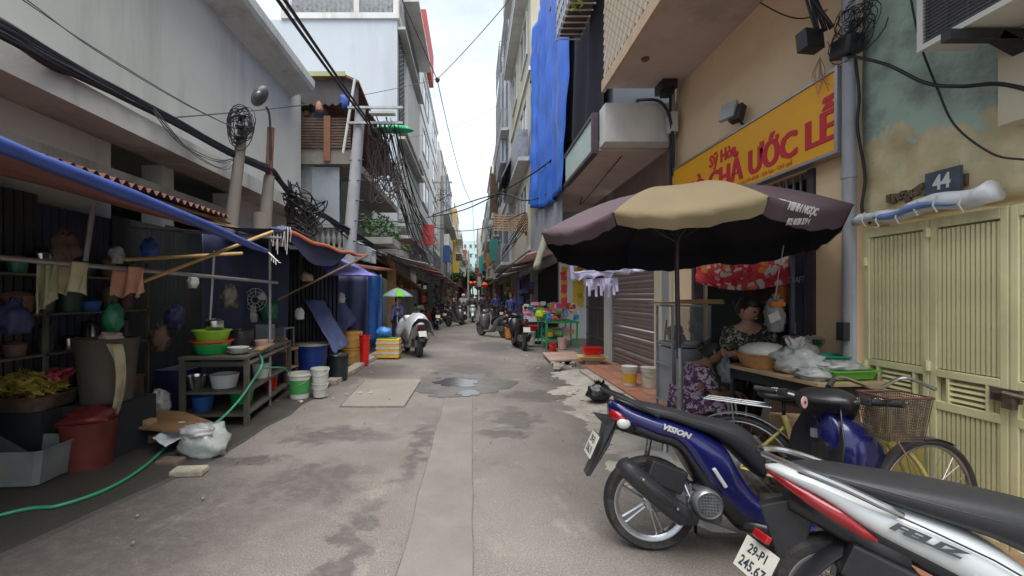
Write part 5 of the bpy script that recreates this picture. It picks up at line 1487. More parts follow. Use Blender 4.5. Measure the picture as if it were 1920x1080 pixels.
tag(MB().sheet(lambda u, v: (-3.55 + .35 * u + .05 * math.sin(u * 18 + v * 2) * (1 - .4 * v), 5.7 + 1.9 * u, .04 + 2.3 * v), 60, 10, .003).build('shade_sheet', m_ncur, smooth=2), 'added dark navy sheet standing for the stall shade behind the work table and fan', 'sheet')  # dark sheet added where the stall is only shaded, hiding the pole shafts
tag(MB().sheet(clothf(at(672, 520, 11.6), at(716, 520, 11.3), 2.05, .3, 2.5, .06, 2), 20, 16, .003).build('blue_curtain', m_bcur, smooth=2), 'tall blue plastic curtain at the end of the third stall', 'curtain')
tag(MB().sheet(clothf(at(596, 520, 9.87), at(690, 520, 9.87), 2.0, .1, 3, .05, 4), 30, 10, .003).build('navy_curtain', m_ncur, smooth=2), 'dark navy plastic sheet closing the back of the third stall', 'curtain')
m_slant = mat('slanting_tarp', (.075, .10, .21), .45, 0, .2, 4, .35, 12, stain=(.12, .15, .26), stain_amt=.6)
tag(MB().sheet(quadf(at(570, 560, 8.3), at(606, 562, 8.6), at(656, 645, 8.8), at(628, 662, 8.0), .10, 8), 14, 24, .005).build('slanting_tarpaulin', m_slant, smooth=2), 'blue grey tarpaulin sloping down over goods beside the blue drum', 'tarpaulin')
tag(MB().sheet(quadf(at(594, 556, 9.0), at(640, 558, 9.8), at(672, 600, 9.8), at(640, 625, 9.0), .08, 12), 12, 12, .005).build('folded_tarpaulin', m_ncur, smooth=2), 'dark navy folded tarpaulin behind the sloping one', 'tarpaulin')
# ---- drums, tubs and buckets
def drum(name, la, c, r, h_, m_, rim=None, lid=None, cat='drum', taper=.85, rings=True):
    o = thing(name, la, cat, c)
    pr_ = [(0, .003), (r * taper, .003), (r * (taper + (1 - taper) * .5), h_ * .5)]
    if rings: pr_ += [(r * .96, h_ * .86), (r * 1.03, h_ * .87), (r * 1.03, h_ * .90), (r * .98, h_ * .905)]
    pr_ += [(r, h_ * .97), (r * 1.05, h_ * .975), (r * 1.05, h_), (r * .97, h_), (r * taper * .96, .03), (0, .03)]
    MB().lathe(pr_, c, 28).build('body', m_, o, smooth=True)
    if rim: MB().lathe([(r * 1.052, h_ * .955), (r * 1.065, h_ * .955), (r * 1.065, h_ + .006), (r * 1.0, h_ + .008)], c, 28).build('rim', rim, o, smooth=True)
    if lid: MB().lathe([(0, h_ + .02), (r * .98, h_ + .012), (r * .98, h_ - .01)], c, 28).build('lid', lid, o, smooth=True)
    return o
def ground_obj(px, pyb, wpx, hpx, z=.02):
    k = (pyb - CY) / (EYE - z); Y = FPX / k
    return ((px - CX) / k, Y + wpx / k / 2 * .6, z), wpx / k / 2, hpx / k
m_drum = mat('drum_blue', (.02, .06, .30), .35, 0, .12, 4, .1, stain=(.05, .09, .30), stain_amt=.5)
c, r, h_ = ground_obj(577, 703, 62, 58)
drum('blue_drum', 'large blue plastic drum with a pale board on top by the ribbed partition', c, r, h_ * .98, m_drum, m_lgrey, m_pink)
m_blk = mat('tub_black', (.014, .02, .022), .4, 0, .3, 6, .1)
c, r, h_ = ground_obj(631, 713, 38, 46)
o = drum('black_tub', 'black plastic bin standing at the road edge beside the blue drum', c, r, h_, m_blk, None, None, 'bin', .88)
crumple((c[0], c[1], h_ + .0), r * .85, 1, 1, .35, .5, 71, 'bin_bag', m_blk, o)
m_bgreen = mat('bucket_greenband', (.05, .27, .07), .45, 0, .15, 6)
c, r, h_ = ground_obj(557, 751, 42, 48, 0)
bucket('rice_bucket', 'white bucket with a green printed band at the road edge', (c[0], c[1], .02), r, h_, m_bw, None, m_bgreen)
MB().lathe([(0, .0), (r * .9, 0)], (c[0], c[1], .02 + h_ * .82), 20).build('contents', mat('cloudy_water', (.3, .28, .22), .1), bpy.data.objects['rice_bucket'])
c, r, h_ = ground_obj(597, 748, 30, 30, 0)
bucket('white_bucket', 'lower of two stacked cream buckets next to the green banded one', (c[0], c[1], .02), r, h_ * .9, m_bw)
bucket('white_bucket', 'upper and wider of two stacked cream buckets next to the green banded one', (c[0], c[1], .02 + h_ * .9), r * 1.12, h_ * .92, m_bw)
m_yb = mat('bucket_orange', (.66, .36, .08), .45, 0, .1, 5)
c, r, h_ = ground_obj(656, 683, 38, 30)
bucket('yellow_bucket', 'lower of two stacked yellow orange paint buckets under the blue curtain', c, r * .95, h_, m_yb)
bucket('yellow_bucket', 'upper yellow orange bucket lettered on its side under the blue curtain', (c[0], c[1], c[2] + h_ + .01), r * 1.05, h_, m_yb)
c, r, h_ = ground_obj(682, 685, 20, 56)
drum('red_bin', 'tall narrow red plastic bin beside the stacked yellow buckets', c, r, h_, m_bigred, None, None, 'bin', .75)
c, r, h_ = ground_obj(706, 650, 24, 34)
drum('blue_can', 'small dark blue plastic can behind the yellow striped crate', c, r, h_, m_bcur, None, None, 'can')
m_lb = mat('basin_blue', (.05, .22, .58), .4, 0, .1, 5)
tag(crumple((at(720, 628, 10.6)[0], 10.6, .62), .17, 1.1, 1, .8, .3, 73, 'blue_bag', m_lb, None), 'bright blue plastic sack on top of the yellow striped crate', 'sack')
# yellow striped foam crate
m_ycr = mat('crate_yellow', (.70, .40, .06), .5, 0, .12, 6)
c, r, h_ = ground_obj(727, 672, 40, 38)
o = thing('striped_crate', 'yellow foam crate bound with pale tape stripes at the left road edge', 'crate', c)
MB().box(c[0] - .27, c[0] + .27, c[1] - .2, c[1] + .2, .03, .48).build('box', m_ycr, o, bevel=.02)
for z in (.12, .24, .36): MB().box(c[0] - .276, c[0] + .276, c[1] - .206, c[1] + .206, z, z + .05).build('tape', m_bw, o)
MB().box(c[0] - .25, c[0] + .2, c[1] - .15, c[1] + .15, .481, .50).build('green_label', m_bgreen, o)
# dark bin and vendor rack behind it
c, r, h_ = ground_obj(715, 640, 34, 70)
drum('dark_bin', 'tall dark green bin behind the blue sack', (c[0], 11.9, .02), .24, 1.0, mat('bin_dark', (.02, .045, .03), .5), None, None, 'bin', .8)
# green and white sun umbrella further on
o = thing('green_umbrella', 'small green and grey street umbrella beside the third left stall', 'umbrella', (-1.95, 12.6, 0))
uc = at(745, 556, 12.4); ur = .46
for i in range(8):
    a0, a1 = i * pi / 4, (i + 1) * pi / 4
    def uf(u, v, a0=a0, a1=a1):
        e = Vector((math.cos(a0), math.sin(a0), 0)).lerp(Vector((math.cos(a1), math.sin(a1), 0)), u)
        return Vector((uc.x, uc.y, uc.z)) + e * ur * v + Vector((0, 0, .24 * (1 - v ** 1.6)))
    MB().sheet(uf, 3, 6, .003).build('panel', [mat('umb_green', (.16, .52, .05), .6), mat('umb_grey', (.30, .33, .45), .6)][i % 2], o, smooth=2)
MB().tube([(uc.x, uc.y, 0.02), (uc.x, uc.y, uc.z + .26)], .014, 6).build('pole', m_white, o)
# work table with pots
tbl = thing('work_table', 'rough dark wooden work table with two shelves in the left stall', 'table', (-3.0, 6, .02))
A, B, C_, D = Vector((-2.55, 4.95, 0)), Vector((-2.85, 6.9, 0)), Vector((-3.32, 6.75, 0)), Vector((-3.3, 4.9, 0))
def slabz(z, t, ins=0):
    cc = (A + B + C_ + D) / 4
    return MB().prism([p.lerp(cc, ins) + Vector((0, 0, z)) for p in (A, B, C_, D)], (0, 0, t))
m_woodg = mat('grimy_wood', (.095, .085, .065), .7, 0, .3, 6, .3, stain=(.06, .06, .045), stain_amt=.7, stain_scale=3)
slabz(.78, .03).build('tabletop', m_woodg, tbl, bevel=.004)
slabz(.38, .02, .06).build('shelf', m_woodg, tbl)
slabz(.12, .02, .06).build('shelf', m_woodg, tbl)
for p in (A, B, C_, D):
    q = p.lerp((A + B + C_ + D) / 4, .06)
    MB().obox((q.x, q.y, .40), (.05, .05, .758)).build('leg', m_woodg, tbl)
for (p, q) in ((A, B), (A, D)):
    p2, q2 = p.lerp((A + B + C_ + D) / 4, .06), q.lerp((A + B + C_ + D) / 4, .06)
    MB().tube([p2 + Vector((0, 0, .72)), q2 + Vector((0, 0, .72))], .028, 4).build('apron', m_woodg, tbl)
def onp(px, py, Y): return at(px, py, Y)
m_lime = mat('basin_lime', (.26, .52, .03), .35, 0, .08, 5, .05)
m_grn = mat('basin_green', (.02, .36, .08), .35, 0, .08, 5, .05)
bx, by = -3.12, 5.25
for i, (m_, z, r_, la) in enumerate([(m_grn, .815, .215, 'green basin at the bottom of the stacked basins on the work table'), (m_bigred, .875, .225, 'red basin in the middle of the stacked basins on the work table'), (m_lime, .945, .205, 'lime basin on top of the stacked basins on the work table')]):
    hh = .15 if i != 1 else .10
    tag(MB().lathe([(0, .0), (r_ * .75, 0), (r_ * .97, hh - .01), (r_ * 1.06, hh - .008), (r_ * 1.06, hh), (r_ * .95, hh), (r_ * .72, .012), (0, .012)], (bx, by, z), 28).build('basin', m_, smooth=True), la, 'basin', 'stacked plastic basins')
o = tag(MB().lathe([(0, 0), (.09, 0), (.1, .02), (.1, .12), (.105, .125), (.08, .15), (.02, .16), (0, .17)], (bx + .02, by + .02, 1.08), 20).build('lidded_pot', m_chrome, smooth=True), 'small aluminium pot with lid in the top basin', 'pot')
for i, (dx, dy) in enumerate([(0, 0), (.02, .01), (-.01, .02)]):
    tag(MB().lathe([(0, 0), (.08, .005), (.12, .03), (.122, .034), (.08, .015), (0, .01)], (-2.78 + dx, 5.2 + dy, .815 + i * .022), 20).build('plate', m_white, smooth=True), ['bottom', 'middle', 'top'][i] + ' white plate of the three beside the stacked basins', 'plate', 'white plates on the work table')
tag(MB().obox((-2.72, 5.75, .835), (.10, .62, .03), rad(12)).build('chopping_board', m_plank, bevel=.004), 'pale worn wooden plank at the road edge of the work table', 'plank')
c0 = (-3.18, 6.0, .81)
tag(MB().lathe([(0, 0), (.15, 0), (.17, .05), (.17, .22), (.18, .23), (.15, .23), (.14, .03), (0, .03)], c0, 22).build('stock_pot', mat('sooty_pot', (.10, .10, .10), .4, .6), smooth=True), 'dark sooty stock pot toward the back of the work table', 'pot')
tag(MB().lathe([(0, 0), (.10, 0), (.12, .08), (.11, .085), (.09, .01), (0, .01)], (-2.88, 6.05, .81), 18).build('pink_bowl', m_pink, smooth=True), 'reddish pink bowl at the far end of the work table', 'bowl')
# things on the shelves
shelf_items = [(-3.0, 5.3, .40, .16, .16, m_white, 'white_bowl', 'white plastic bowl on the middle shelf of the work table', 'bowl'), (-2.85, 5.9, .40, .11, .2, m_lgrey, 'grey_jar', 'grey jar on the middle shelf of the work table', 'jar'),
               (-2.95, 5.6, .14, .15, .2, m_grn, 'green_tub', 'green tub on the lowest shelf of the work table', 'tub'), (-3.2, 5.2, .14, .12, .18, m_bcur, 'blue_tub', 'dark blue tub on the lowest shelf of the work table', 'tub'),
               (-3.3, 5.25, .40, .12, .15, m_chrome, 'steel_bowl', 'dull steel bowl at the inner end of the middle shelf', 'bowl'), (-2.95, 6.4, .14, .10, .22, m_bigred, 'red_jug', 'red jug at the far end of the lowest shelf', 'jug')]
for (x, y, z, r_, hh, m_, nm, la, cat) in shelf_items:
    tag(MB().lathe([(0, 0), (r_ * .8, 0), (r_, hh * .9), (r_ * 1.04, hh), (r_ * .94, hh), (r_ * .75, .01), (0, .01)], (x, y, z), 18).build(nm, m_, smooth=True), la, cat)
# side stand with the glass case of noodles
o = thing('side_stand', 'small wooden side stand holding a glass case of yellow noodles', 'stand', (-3.170, 7.2, .02))
MB().box(-3.470, -2.970, 7.0, 7.5, .60, .63).build('top', m_plank, o)
MB().box(-3.470, -2.970, 7.0, 7.5, .30, .32).build('shelf', m_plank, o)
for x in (-3.440, -3.000):
    for y in (7.03, 7.47): MB().box(x - .02, x + .02, y - .02, y + .02, .02, .60).build('leg', m_wood, o)
o = thing('glass_case', 'small glass case filled with yellow noodles on the side stand', 'case', (-3.270, 7.2, .63))
m = MB()
for x in (-3.420, -3.020):
    for y in (7.05, 7.4): m.box(x - .008, x + .008, y - .008, y + .008, .634, .98)
for y in (7.05, 7.4): m.box(-3.412, -3.028, y - .007, y + .007, .96, .978)
for x in (-3.420, -3.020): m.box(x - .007, x + .007, 7.058, 7.392, .96, .978)
m.build('frame', m_alu, o)
mb = MB()
for k in range(30): mb.ball((R.uniform(-3.370, -3.070), R.uniform(7.08, 7.35), .68 + R.random() * .14), .04, 6, 4, .6)
mb.build('noodles', mat('yellow_noodles', (.45, .30, .05), .6, 0, .3, 15), o)
MB().box(-3.410, -3.030, 7.043, 7.047, .64, .955).build('pane', MATS['cabinet_glass'], o)
tag(MB().box(-3.2, -2.98, 6.45, 6.62, .81, 1.08).build('water_jar', mat('jar_glass', (.3, .33, .32), .08, alpha=.6), bevel=.02), 'square clear jar on the far end of the work table', 'jar')
# green hose
m_hose = mat('hose_green', (.04, .27, .14), .35, 0, .12, 6, .05)
hp = smooth_path([(-3.7, 2.0, .04), gr(0, 966, .035), gr(110, 948, .035), gr(205, 915, .035), gr(270, 875, .04), at(315, 835, 4.25), at(345, 808, 4.35), at(400, 795, 4.5), at(440, 760, 4.8), at(470, 720, 5.0), at(492, 678, 5.2), at(470, 655, 5.9), at(445, 668, 6.3)], 10)
tag(MB().tube(hp, .013, 10).build('garden_hose', m_hose, smooth=True), 'thin green garden hose running from the dark stall over the white bag to the table', 'hose')
hp = smooth_path([at(495, 690, 5.5), at(530, 690, 6.2), at(548, 705, 6.4), at(560, 715, 6.5)], 8)
tag(MB().tube(hp, .012, 8).build('garden_hose', m_hose, smooth=True), 'short loop of green hose feeding the green banded bucket', 'hose')
# low board, bricks, ice bag
lb = thing('low_board', 'low plywood board with a pale wooden block laid in front of the work table', 'board', (-3.2, 4.3, .02))
MB().prism([gr(205, 800, .20), gr(330, 812, .20), gr(400, 795, .20), gr(345, 775, .20), gr(205, 766, .20)][::-1], (0, 0, .02)).build('plywood', mat('plywood_orange', (.24, .135, .06), .7, 0, .3, 5, .3, stain=(.2, .12, .06)), lb)
MB().obox(tuple(gr(262, 790, .245)), (.28, .12, .05), rad(-4)).build('wooden_block', m_plank, lb, bevel=.006)
m_brk = mat('old_brick', (.16, .115, .085), .9, 0, .3, 5, .5, stain=(.07, .065, .05))
brk = MB().obox((0, 0, .04), (.22, .11, .08)).mesh('brick', m_brk, bevel=.006)
for i in range(7):
    g_ = gr(215 + i * 20, 815 + (i % 2) * 12, .02)
    inst('brick', brk, lb, Matrix.Translation((g_.x, g_.y, .02 + (.082 if i % 3 == 1 else 0))) @ Matrix.Rotation(R.uniform(-.5, .5), 4, 'Z'))
g_ = gr(368, 862, 0)
o = thing('ice_bag', 'wet white plastic bag slumped at the road edge with the hose across it', 'bag', (g_.x, g_.y, 0))
crumple((g_.x, g_.y + .12, .12), .21, 1.05, .85, .85, .45, 81, 'bag', mat('wet_plastic', (.46, .48, .45), .15, 0, .35, 6, .6, 22, stain=(.18, .20, .16), stain_amt=.6, stain_scale=6), o)
crumple((g_.x - .02, g_.y + .02, .25), .11, 1.4, .9, .5, .6, 83, 'bag_neck', m_bagw, o)
tag(MB().sheet(quadf(at(286, 820, 4.1), at(340, 790, 4.45), at(385, 795, 4.4), at(310, 838, 4.05), .03, 15), 12, 8, .004).build('white_sheet', m_plas, smooth=2), 'white plastic sheet spread over the plywood board edge', 'sheet')
for i, (px, py, w_, la) in enumerate([(320, 872, .2, 'grey stone slab under the white bag'), (355, 890, .26, 'flat brown stone at the road edge below the white bag')]):
    g_ = gr(px, py, 0)
    tag(MB().obox((g_.x, g_.y, .03), (w_, .13, .05), rad(10 * i - 5), rad(3)).build('flat_stone', m_brk if i == 0 else m_curb, bevel=.012), la, 'stone')
# red bag, bin with towel, foam box, vegetables
g_ = gr(148, 880, .02)
o = thing('red_bin_bag', 'faded red plastic tub wrapped in a red bag in the dark stall', 'tub', (g_.x, g_.y, .02))
MB().lathe([(0, .0), (.17, 0), (.20, .38), (.21, .40), (.19, .40), (.16, .02), (0, .02)], (g_.x, g_.y + .1, .02), 22).build('tub', mat('tub_red', (.14, .03, .022), .45, 0, .2, 4), o, smooth=True)
crumple((g_.x, g_.y + .1, .42), .18, 1.05, 1, .6, .4, 91, 'bag', mat('bag_red', (.17, .025, .025), .35, 0, .2, 6, .5), o)
o = thing('waste_bin', 'grey brown waste bin with a cloth hung over its edge behind the red tub', 'bin', (-3.45, 4.15, .3))
MB().lathe([(0, .0), (.20, 0), (.25, .58), (.265, .6), (.24, .6), (.19, .02), (0, .02)], (-3.5, 4.2, .50), 24).build('body', mat('bin_brown', (.08, .065, .05), .6, 0, .25, 4, stain=(.08, .07, .05)), o, smooth=True)
MB().box(-3.8, -3.25, 3.95, 4.5, .02, .5).build('stand', m_dark, o)
m_towel = mat('dirty_towel', (.42, .36, .22), .95, 0, .2, 6, .5, 60, stain=(.26, .22, .13), stain_amt=.6, stain_scale=4)
m_towel2 = mat('peach_cloth', (.48, .24, .15), .95, 0, .15, 6, .5, 60)
tag(MB().sheet(lambda u, v: Vector(at(212 + 20 * math.sin(v * 2.2) - 18 * v * v + (u - .5) * 26 * (1 - .6 * v), 645 + 145 * v, 3.95)) + Vector((0, .03 * math.sin(u * 8 + v * 4), 0)), 10, 18, .005).build('hand_towel', m_towel, smooth=2), 'yellowish towel dangling over the rim of the waste bin', 'towel')
def hung(pts_top, dl, dr, Y, seed, m_, name, la, notch=0):
    a, b_ = pts_top
    def fn(u, v):
        px = a[0] + (b_[0] - a[0]) * u; py = a[1] + (b_[1] - a[1]) * u
        L = dl + (dr - dl) * u + notch * abs(math.sin(u * 2 * pi + seed))
        p = Vector(at(px + 6 * math.sin(u * 9 + seed) * v, py + L * v, Y))
        p.y += .035 * math.sin(u * 14 + seed + v * 2)
        return p
    tag(MB().sheet(fn, 18, 12, .005).build(name, m_, smooth=2), la, 'cloth')
YR = 3.55
hung(((100, 488), (160, 492)), 68, 62, 3.42, 1, m_towel, 'hanging_rag', 'beige rag hung over the pipe rail nearest the road end', -8)
hung(((72, 486), (106, 488)), 98, 60, 3.30, 2, mat('olive_cloth', (.28, .27, .15), .95, 0, .2, 5, .5), 'hanging_rag', 'long olive cloth hanging on the pipe rail at the far left', 10)
hung(((212, 498), (274, 502)), 50, 44, 3.85, 3, m_towel2, 'hanging_rag', 'peach orange cloth hanging on the pipe rail beside the bamboo', 12)
tag(crumple(tuple(at(212, 598, 4.1)), .13, .6, .6, 1.25, .35, 95, 'green_bag', mat('bag_green', (.01, .13, .06), .4, 0, .2, 6, .5), None), 'dark green plastic bag hanging in front of the ribbed wall', 'bag')
tag(crumple(tuple(at(210, 632, 4.2)), .09, 1.2, .8, .6, .6, 96, 'food_bag', m_pink, None), 'small pinkish bag resting on the waste bin corner', 'bag')
g_ = gr(20, 872, .02)
o = tag(tray((-3.72, 3.55, .03), .78, .45, .27, mat('foam_white', (.19, .20, .20), .7, 0, .2, 4, stain=(.2, .19, .12), stain_amt=.6), 'foam_box', None, rad(4), .86), 'dirty white foam box with sloping sides in the near left corner', 'box')
o = thing('vegetable_basket', 'basket of yellow green vegetables at the far left of the dark stall', 'basket', (-4.05, 3.9, .55))
tray((-4.0, 3.95, .50), .6, .45, .12, m_brown, 'basket', o, 0, .85)
MB().box(-4.2, -3.7, 3.75, 4.15, .02, .5).build('stand', m_dark, o)
mb = MB(); leaves(mb, (-3.98, 3.93, .70), .28, .2, .12, 500, .06); mb.build('greens', mat('veg_yellowgreen', (.34, .26, .05), .6, 0, .5, 9), o)
mb = MB(); leaves(mb, (-3.72, 3.95, .80), .08, .1, .05, 60, .05); mb.build('red_leaves', mat('veg_red', (.3, .04, .05), .6, 0, .4, 9), o)
# dim clutter inside the stalls
clut = [(265, 585, 5.2, 'dark_pan', 'dark round pan hung on the ribbed wall', 'pan'), (445, 490, 6.9, 'wall_fan', 'grey fan mounted under the tarpaulin inside the stall', 'fan')]
o = thing('wall_fan', 'round grey fan hanging inside the dark stall behind the pipe rail', 'fan', tuple(at(480, 560, 6.6)))
p = at(480, 562, 6.6)
mb = MB()
for k in range(12): q = k * pi / 6; mb.tube([p, p + Vector((math.cos(q) * .17, -.02, math.sin(q) * .17))], .003, 4)
for rr2 in (.06, .12, .17): mb.tube([p + Vector((math.cos(a * pi / 10) * rr2, -.02, math.sin(a * pi / 10) * rr2)) for a in range(21)], .004, 4)
mb.build('guard', m_lgrey, o); MB().lathe([(.04, -.03), (.045, .03), (.03, .1)], tuple(p), 12, 'Y').build('motor', m_black, o, smooth=True)
MB().sheet(lambda u, v: p + Vector((math.cos(u * .9) * .15 * v, .0, math.sin(u * .9) * .15 * v)), 4, 2, .003).build('blade', m_lgrey, o)
for i, (px, py, Y, s_, m_, la) in enumerate([(505, 585, 6.9, .16, mat('bag_green', (.01, .13, .06)), 'green mesh bag hanging inside the stall by the fan'), (470, 590, 6.8, .13, m_bagw, 'pale crumpled bag beside the hanging fan'), (640, 560, 9.3, .10, m_lgrey, 'pale bag hanging from the slanting bamboo'), (562, 590, 7.4, .09, m_white, 'dangling white rag by the ribbed partition'),
                                             (575, 520, 7.2, .12, m_towel, 'bundle of straw hats tied under the navy tarpaulin'), (220, 480, 4.6, .09, m_bagw, 'small pale bag high in the dark stall'), (280, 468, 4.8, .10, m_blue, 'blue box-like bag stored high in the dark stall'), (362, 530, 5.0, .07, m_lgrey, 'grey paper bag pinned to the stall wall')]):
    tag(crumple(tuple(at(px, py, Y)), s_, .8, .8, 1.2 if i != 4 else .7, .45, 100 + i, 'stored_bag', m_, None), la, 'bag')
for i, (x, y, z, w_, d_, h_, m_, la) in enumerate([(-3.9, 7.6, .02, .5, .5, .8, m_brown, 'tall brown carton standing in the dark between table and partition'), (-3.9, 5.9, .02, .4, .5, .5, m_ncur, 'dark crate on the floor behind the work table'), (-3.95, 3.1, .02, .45, .6, .7, m_wood, 'dark wooden cupboard in the near left corner'), (-3.9, 8.3, .02, .4, .4, 1.1, m_lgrey, 'upright grey box in the dark behind the blue drum'), (-4.0, 4.9, .02, .35, .4, .55, m_wood, 'small wooden box against the ribbed wall')]):
    tag(MB().box(x - w_ / 2, x + w_ / 2, y - d_ / 2, y + d_ / 2, z, z + h_).box(x - w_ / 2 - .01, x + w_ / 2 + .01, y - d_ / 2 - .01, y + d_ / 2 + .01, z + h_ + .001, z + h_ + .02).build('storage_box', m_, bevel=.006), la, 'box')
g_ = gr(300, 760, .02)
tag(crumple((-3.55, 4.95, .28), .14, .8, .8, 1.2, .4, 120, 'rice_sack', m_bagw, None), 'whitish sack standing at the near end of the work table', 'sack')
# grey shop board on the pole and white poster panels beyond
tag(MB().sheet(clothf(at(668, 452, 10.6), at(705, 470, 12.4), lambda u: 2.85 - .06 * u, lambda u: 2.40 - .0 * u, 3, .03, 5), 16, 8, .02).build('cloth_banner', m_ww, smooth=2), 'creased white printed banner above the violet awning', 'banner')
tag(MB().obox(tuple(at(650, 450, 10.4)), (.16, .10, .36)).build('meter_box', m_lgrey, bevel=.01), 'grey electric meter box strapped low on the white concrete pole', 'meter box')
tag(MB().prism([at(705, 502, 12.0), at(752, 505, 15.5), at(752, 508, 15.5), at(705, 506, 12.0)], (-.9, 0, .15)).build('pink_awning', mat('awning_pink', (.5, .22, .17), .6)), 'thin pink awning edge beyond the violet awning', 'awning')
for i, (px, Y, c_, la) in enumerate([(733, 14.5, (.42, .25, .10), 'orange wooden door post beyond the blue curtain'), (775, 19.0, (.35, .35, .33), 'grey shop shutter pillar beyond the green umbrella')]):
    p = at(px, 560, Y)
    tag(MB().box(p.x - .12, p.x + .12, Y, Y + .3, 0, 2.9).build('door_post', mat('post_%d' % i, c_, .7)), la, 'post')
# balcony greenery over the shops
for (px, py, Y, n_, la) in [(715, 430, 14, 420, 'leafy green pot plants spilling over the balcony by the concrete pole'), (735, 455, 16, 260, 'trailing plants under the balcony beyond the concrete pole')]:
    p = at(px, py, Y)
    o = thing('balcony_plant', la, 'plant', tuple(p), 'balcony plants on the left')
    mb = MB()
    for k in range(9): leaves(mb, p + Vector((R.uniform(-.5, .5), R.uniform(-1, 1), R.uniform(-.35, .3))), .3, .4, .25, n_ // 9, .09)
    mb.build('foliage', mat('plant_leaf', (.07, .15, .03), .6, 0, .5, 6), o)
    MB().box(p.x - .5, p.x + .5, p.y - .8, p.y + .8, p.z - .55, p.z - .35).build('planter', m_greyd, o)
# tin awning over the shops under it
tag(MB().prism([at(690, 470, 12.6), at(800, 545, 19.3), at(800, 549, 19.3), at(690, 475, 12.6)], (-1.2, 0, .25)).build('tin_awning', m_rust), 'long brown tin awning over the shops under the balcony plants', 'awning')
# crowded pot shelf along the back of the near stall
o = thing('pot_shelf', 'crowded shelf of pots, tins and jars along the dark wall of the near stall', 'shelf', (-4.05, 3.9, .02))
for z in (.95, 1.32, 1.68): MB().box(-4.22, -3.9, 2.7, 5.3, z, z + .02).build('board', m_woodg, o)
for y in (2.72, 4.0, 5.26): MB().box(-3.93, -3.90, y, y + .03, .02, 1.9).build('upright', m_woodg, o)
m_pole_ = mat('tin_grey', (.16, .16, .155), .5, .3, .2, 8)
pmats = [MATS['sooty_pot'], m_chrome, m_brown, m_bcur, MATS['bin_dark'], m_pole_, m_brown, m_rust, MATS['bag_green'], m_woodg]
for i in range(30):
    z = (.971, 1.341, 1.701)[i % 3]; r_ = R.uniform(.06, .13); hh = R.uniform(.10, .26)
    MB().lathe([(0, 0), (r_ * .85, 0), (r_, hh * .8), (r_ * 1.05, hh * .82), (r_ * .7, hh), (r_ * .2, hh * 1.05), (0, hh * 1.08)], (-4.05 + R.uniform(-.03, .03), 2.85 + (i // 3) * .255, z), 12).build(R.choice(['pot', 'tin', 'jar']), R.choice(pmats), o, smooth=True)
for i, (px, py, Y, m_, la) in enumerate([(120, 470, 3.9, m_brown, 'rust coloured bag high behind the pipe rail at the left'), (330, 600, 5.2, m_ncur, 'navy bag hanging low between the shelf and the basins'), (300, 640, 5.0, m_brown, 'brown sack slumped on boxes beside the basins'), (30, 600, 3.6, m_ncur, 'dark blue sack against the ribbed wall above the vegetables'), (430, 560, 5.5, m_woodg, 'grey brown cloth bag hung on the thin post behind the basins')]):
    tag(crumple(tuple(at(px, py, Y)), .12, .8, .8, 1.3, .7, 200 + i, 'stored_bag', m_, None, .05), la, 'bag')
# ================================================================== SCOOTERS
def xf(mb, M):
    mb.v = [tuple(M @ Vector(p)) for p in mb.v]
    return mb
def shell(stations, n=18, e=2.6, yoff=0):
    """body shell: stations (x, z bottom, z top, half width)"""
    rings = []
    for (x, zb, zt, hw) in stations:
        r = []
        for k in range(n):
            q = 2 * pi * k / n
            c, s_ = math.cos(q), math.sin(q)
            r.append(Vector((x, yoff + hw * math.copysign(abs(c) ** (2 / e), c), (zb + zt) / 2 + (zt - zb) / 2 * math.copysign(abs(s_) ** (2 / e), s_))))
        rings.append(r)
    return MB().loft(rings)
def dense(st, k=4):
    """smooth the stations"""
    P = [Vector(s_[:3]) for s_ in st]; H = [Vector((s_[3], 0, 0)) for s_ in st]
    A_, B_ = smooth_path(P, k), smooth_path(H, k)
    return [(a.x, a.y, a.z, b_.x) for a, b_ in zip(A_, B_)]
m_rim = mat('alloy_rim', (.50, .50, .51), .3, .85, .1, 8, bump=.05)
m_eng = mat('engine_grey', (.17, .17, .175), .5, .6, .3, 12, .3, stain=(.08, .07, .06), stain_amt=.5, stain_scale=8)
m_satin = mat('satin_black', (.022, .022, .025), .32, 0, .25, 5, .1, 90)
m_vinyl = mat('seat_vinyl', (.024, .024, .028), .5, 0, .2, 3, .12, 180, stain=(.04, .039, .037), stain_amt=.4, stain_scale=2)
m_tailred = mat('tail_lens', (.30, .008, .012), .12, 0, .1, 10, bump=0, coat=.6)
m_clearl = mat('clear_lens', (.5, .5, .5), .12, 0, .1, 10, bump=0, coat=.6)
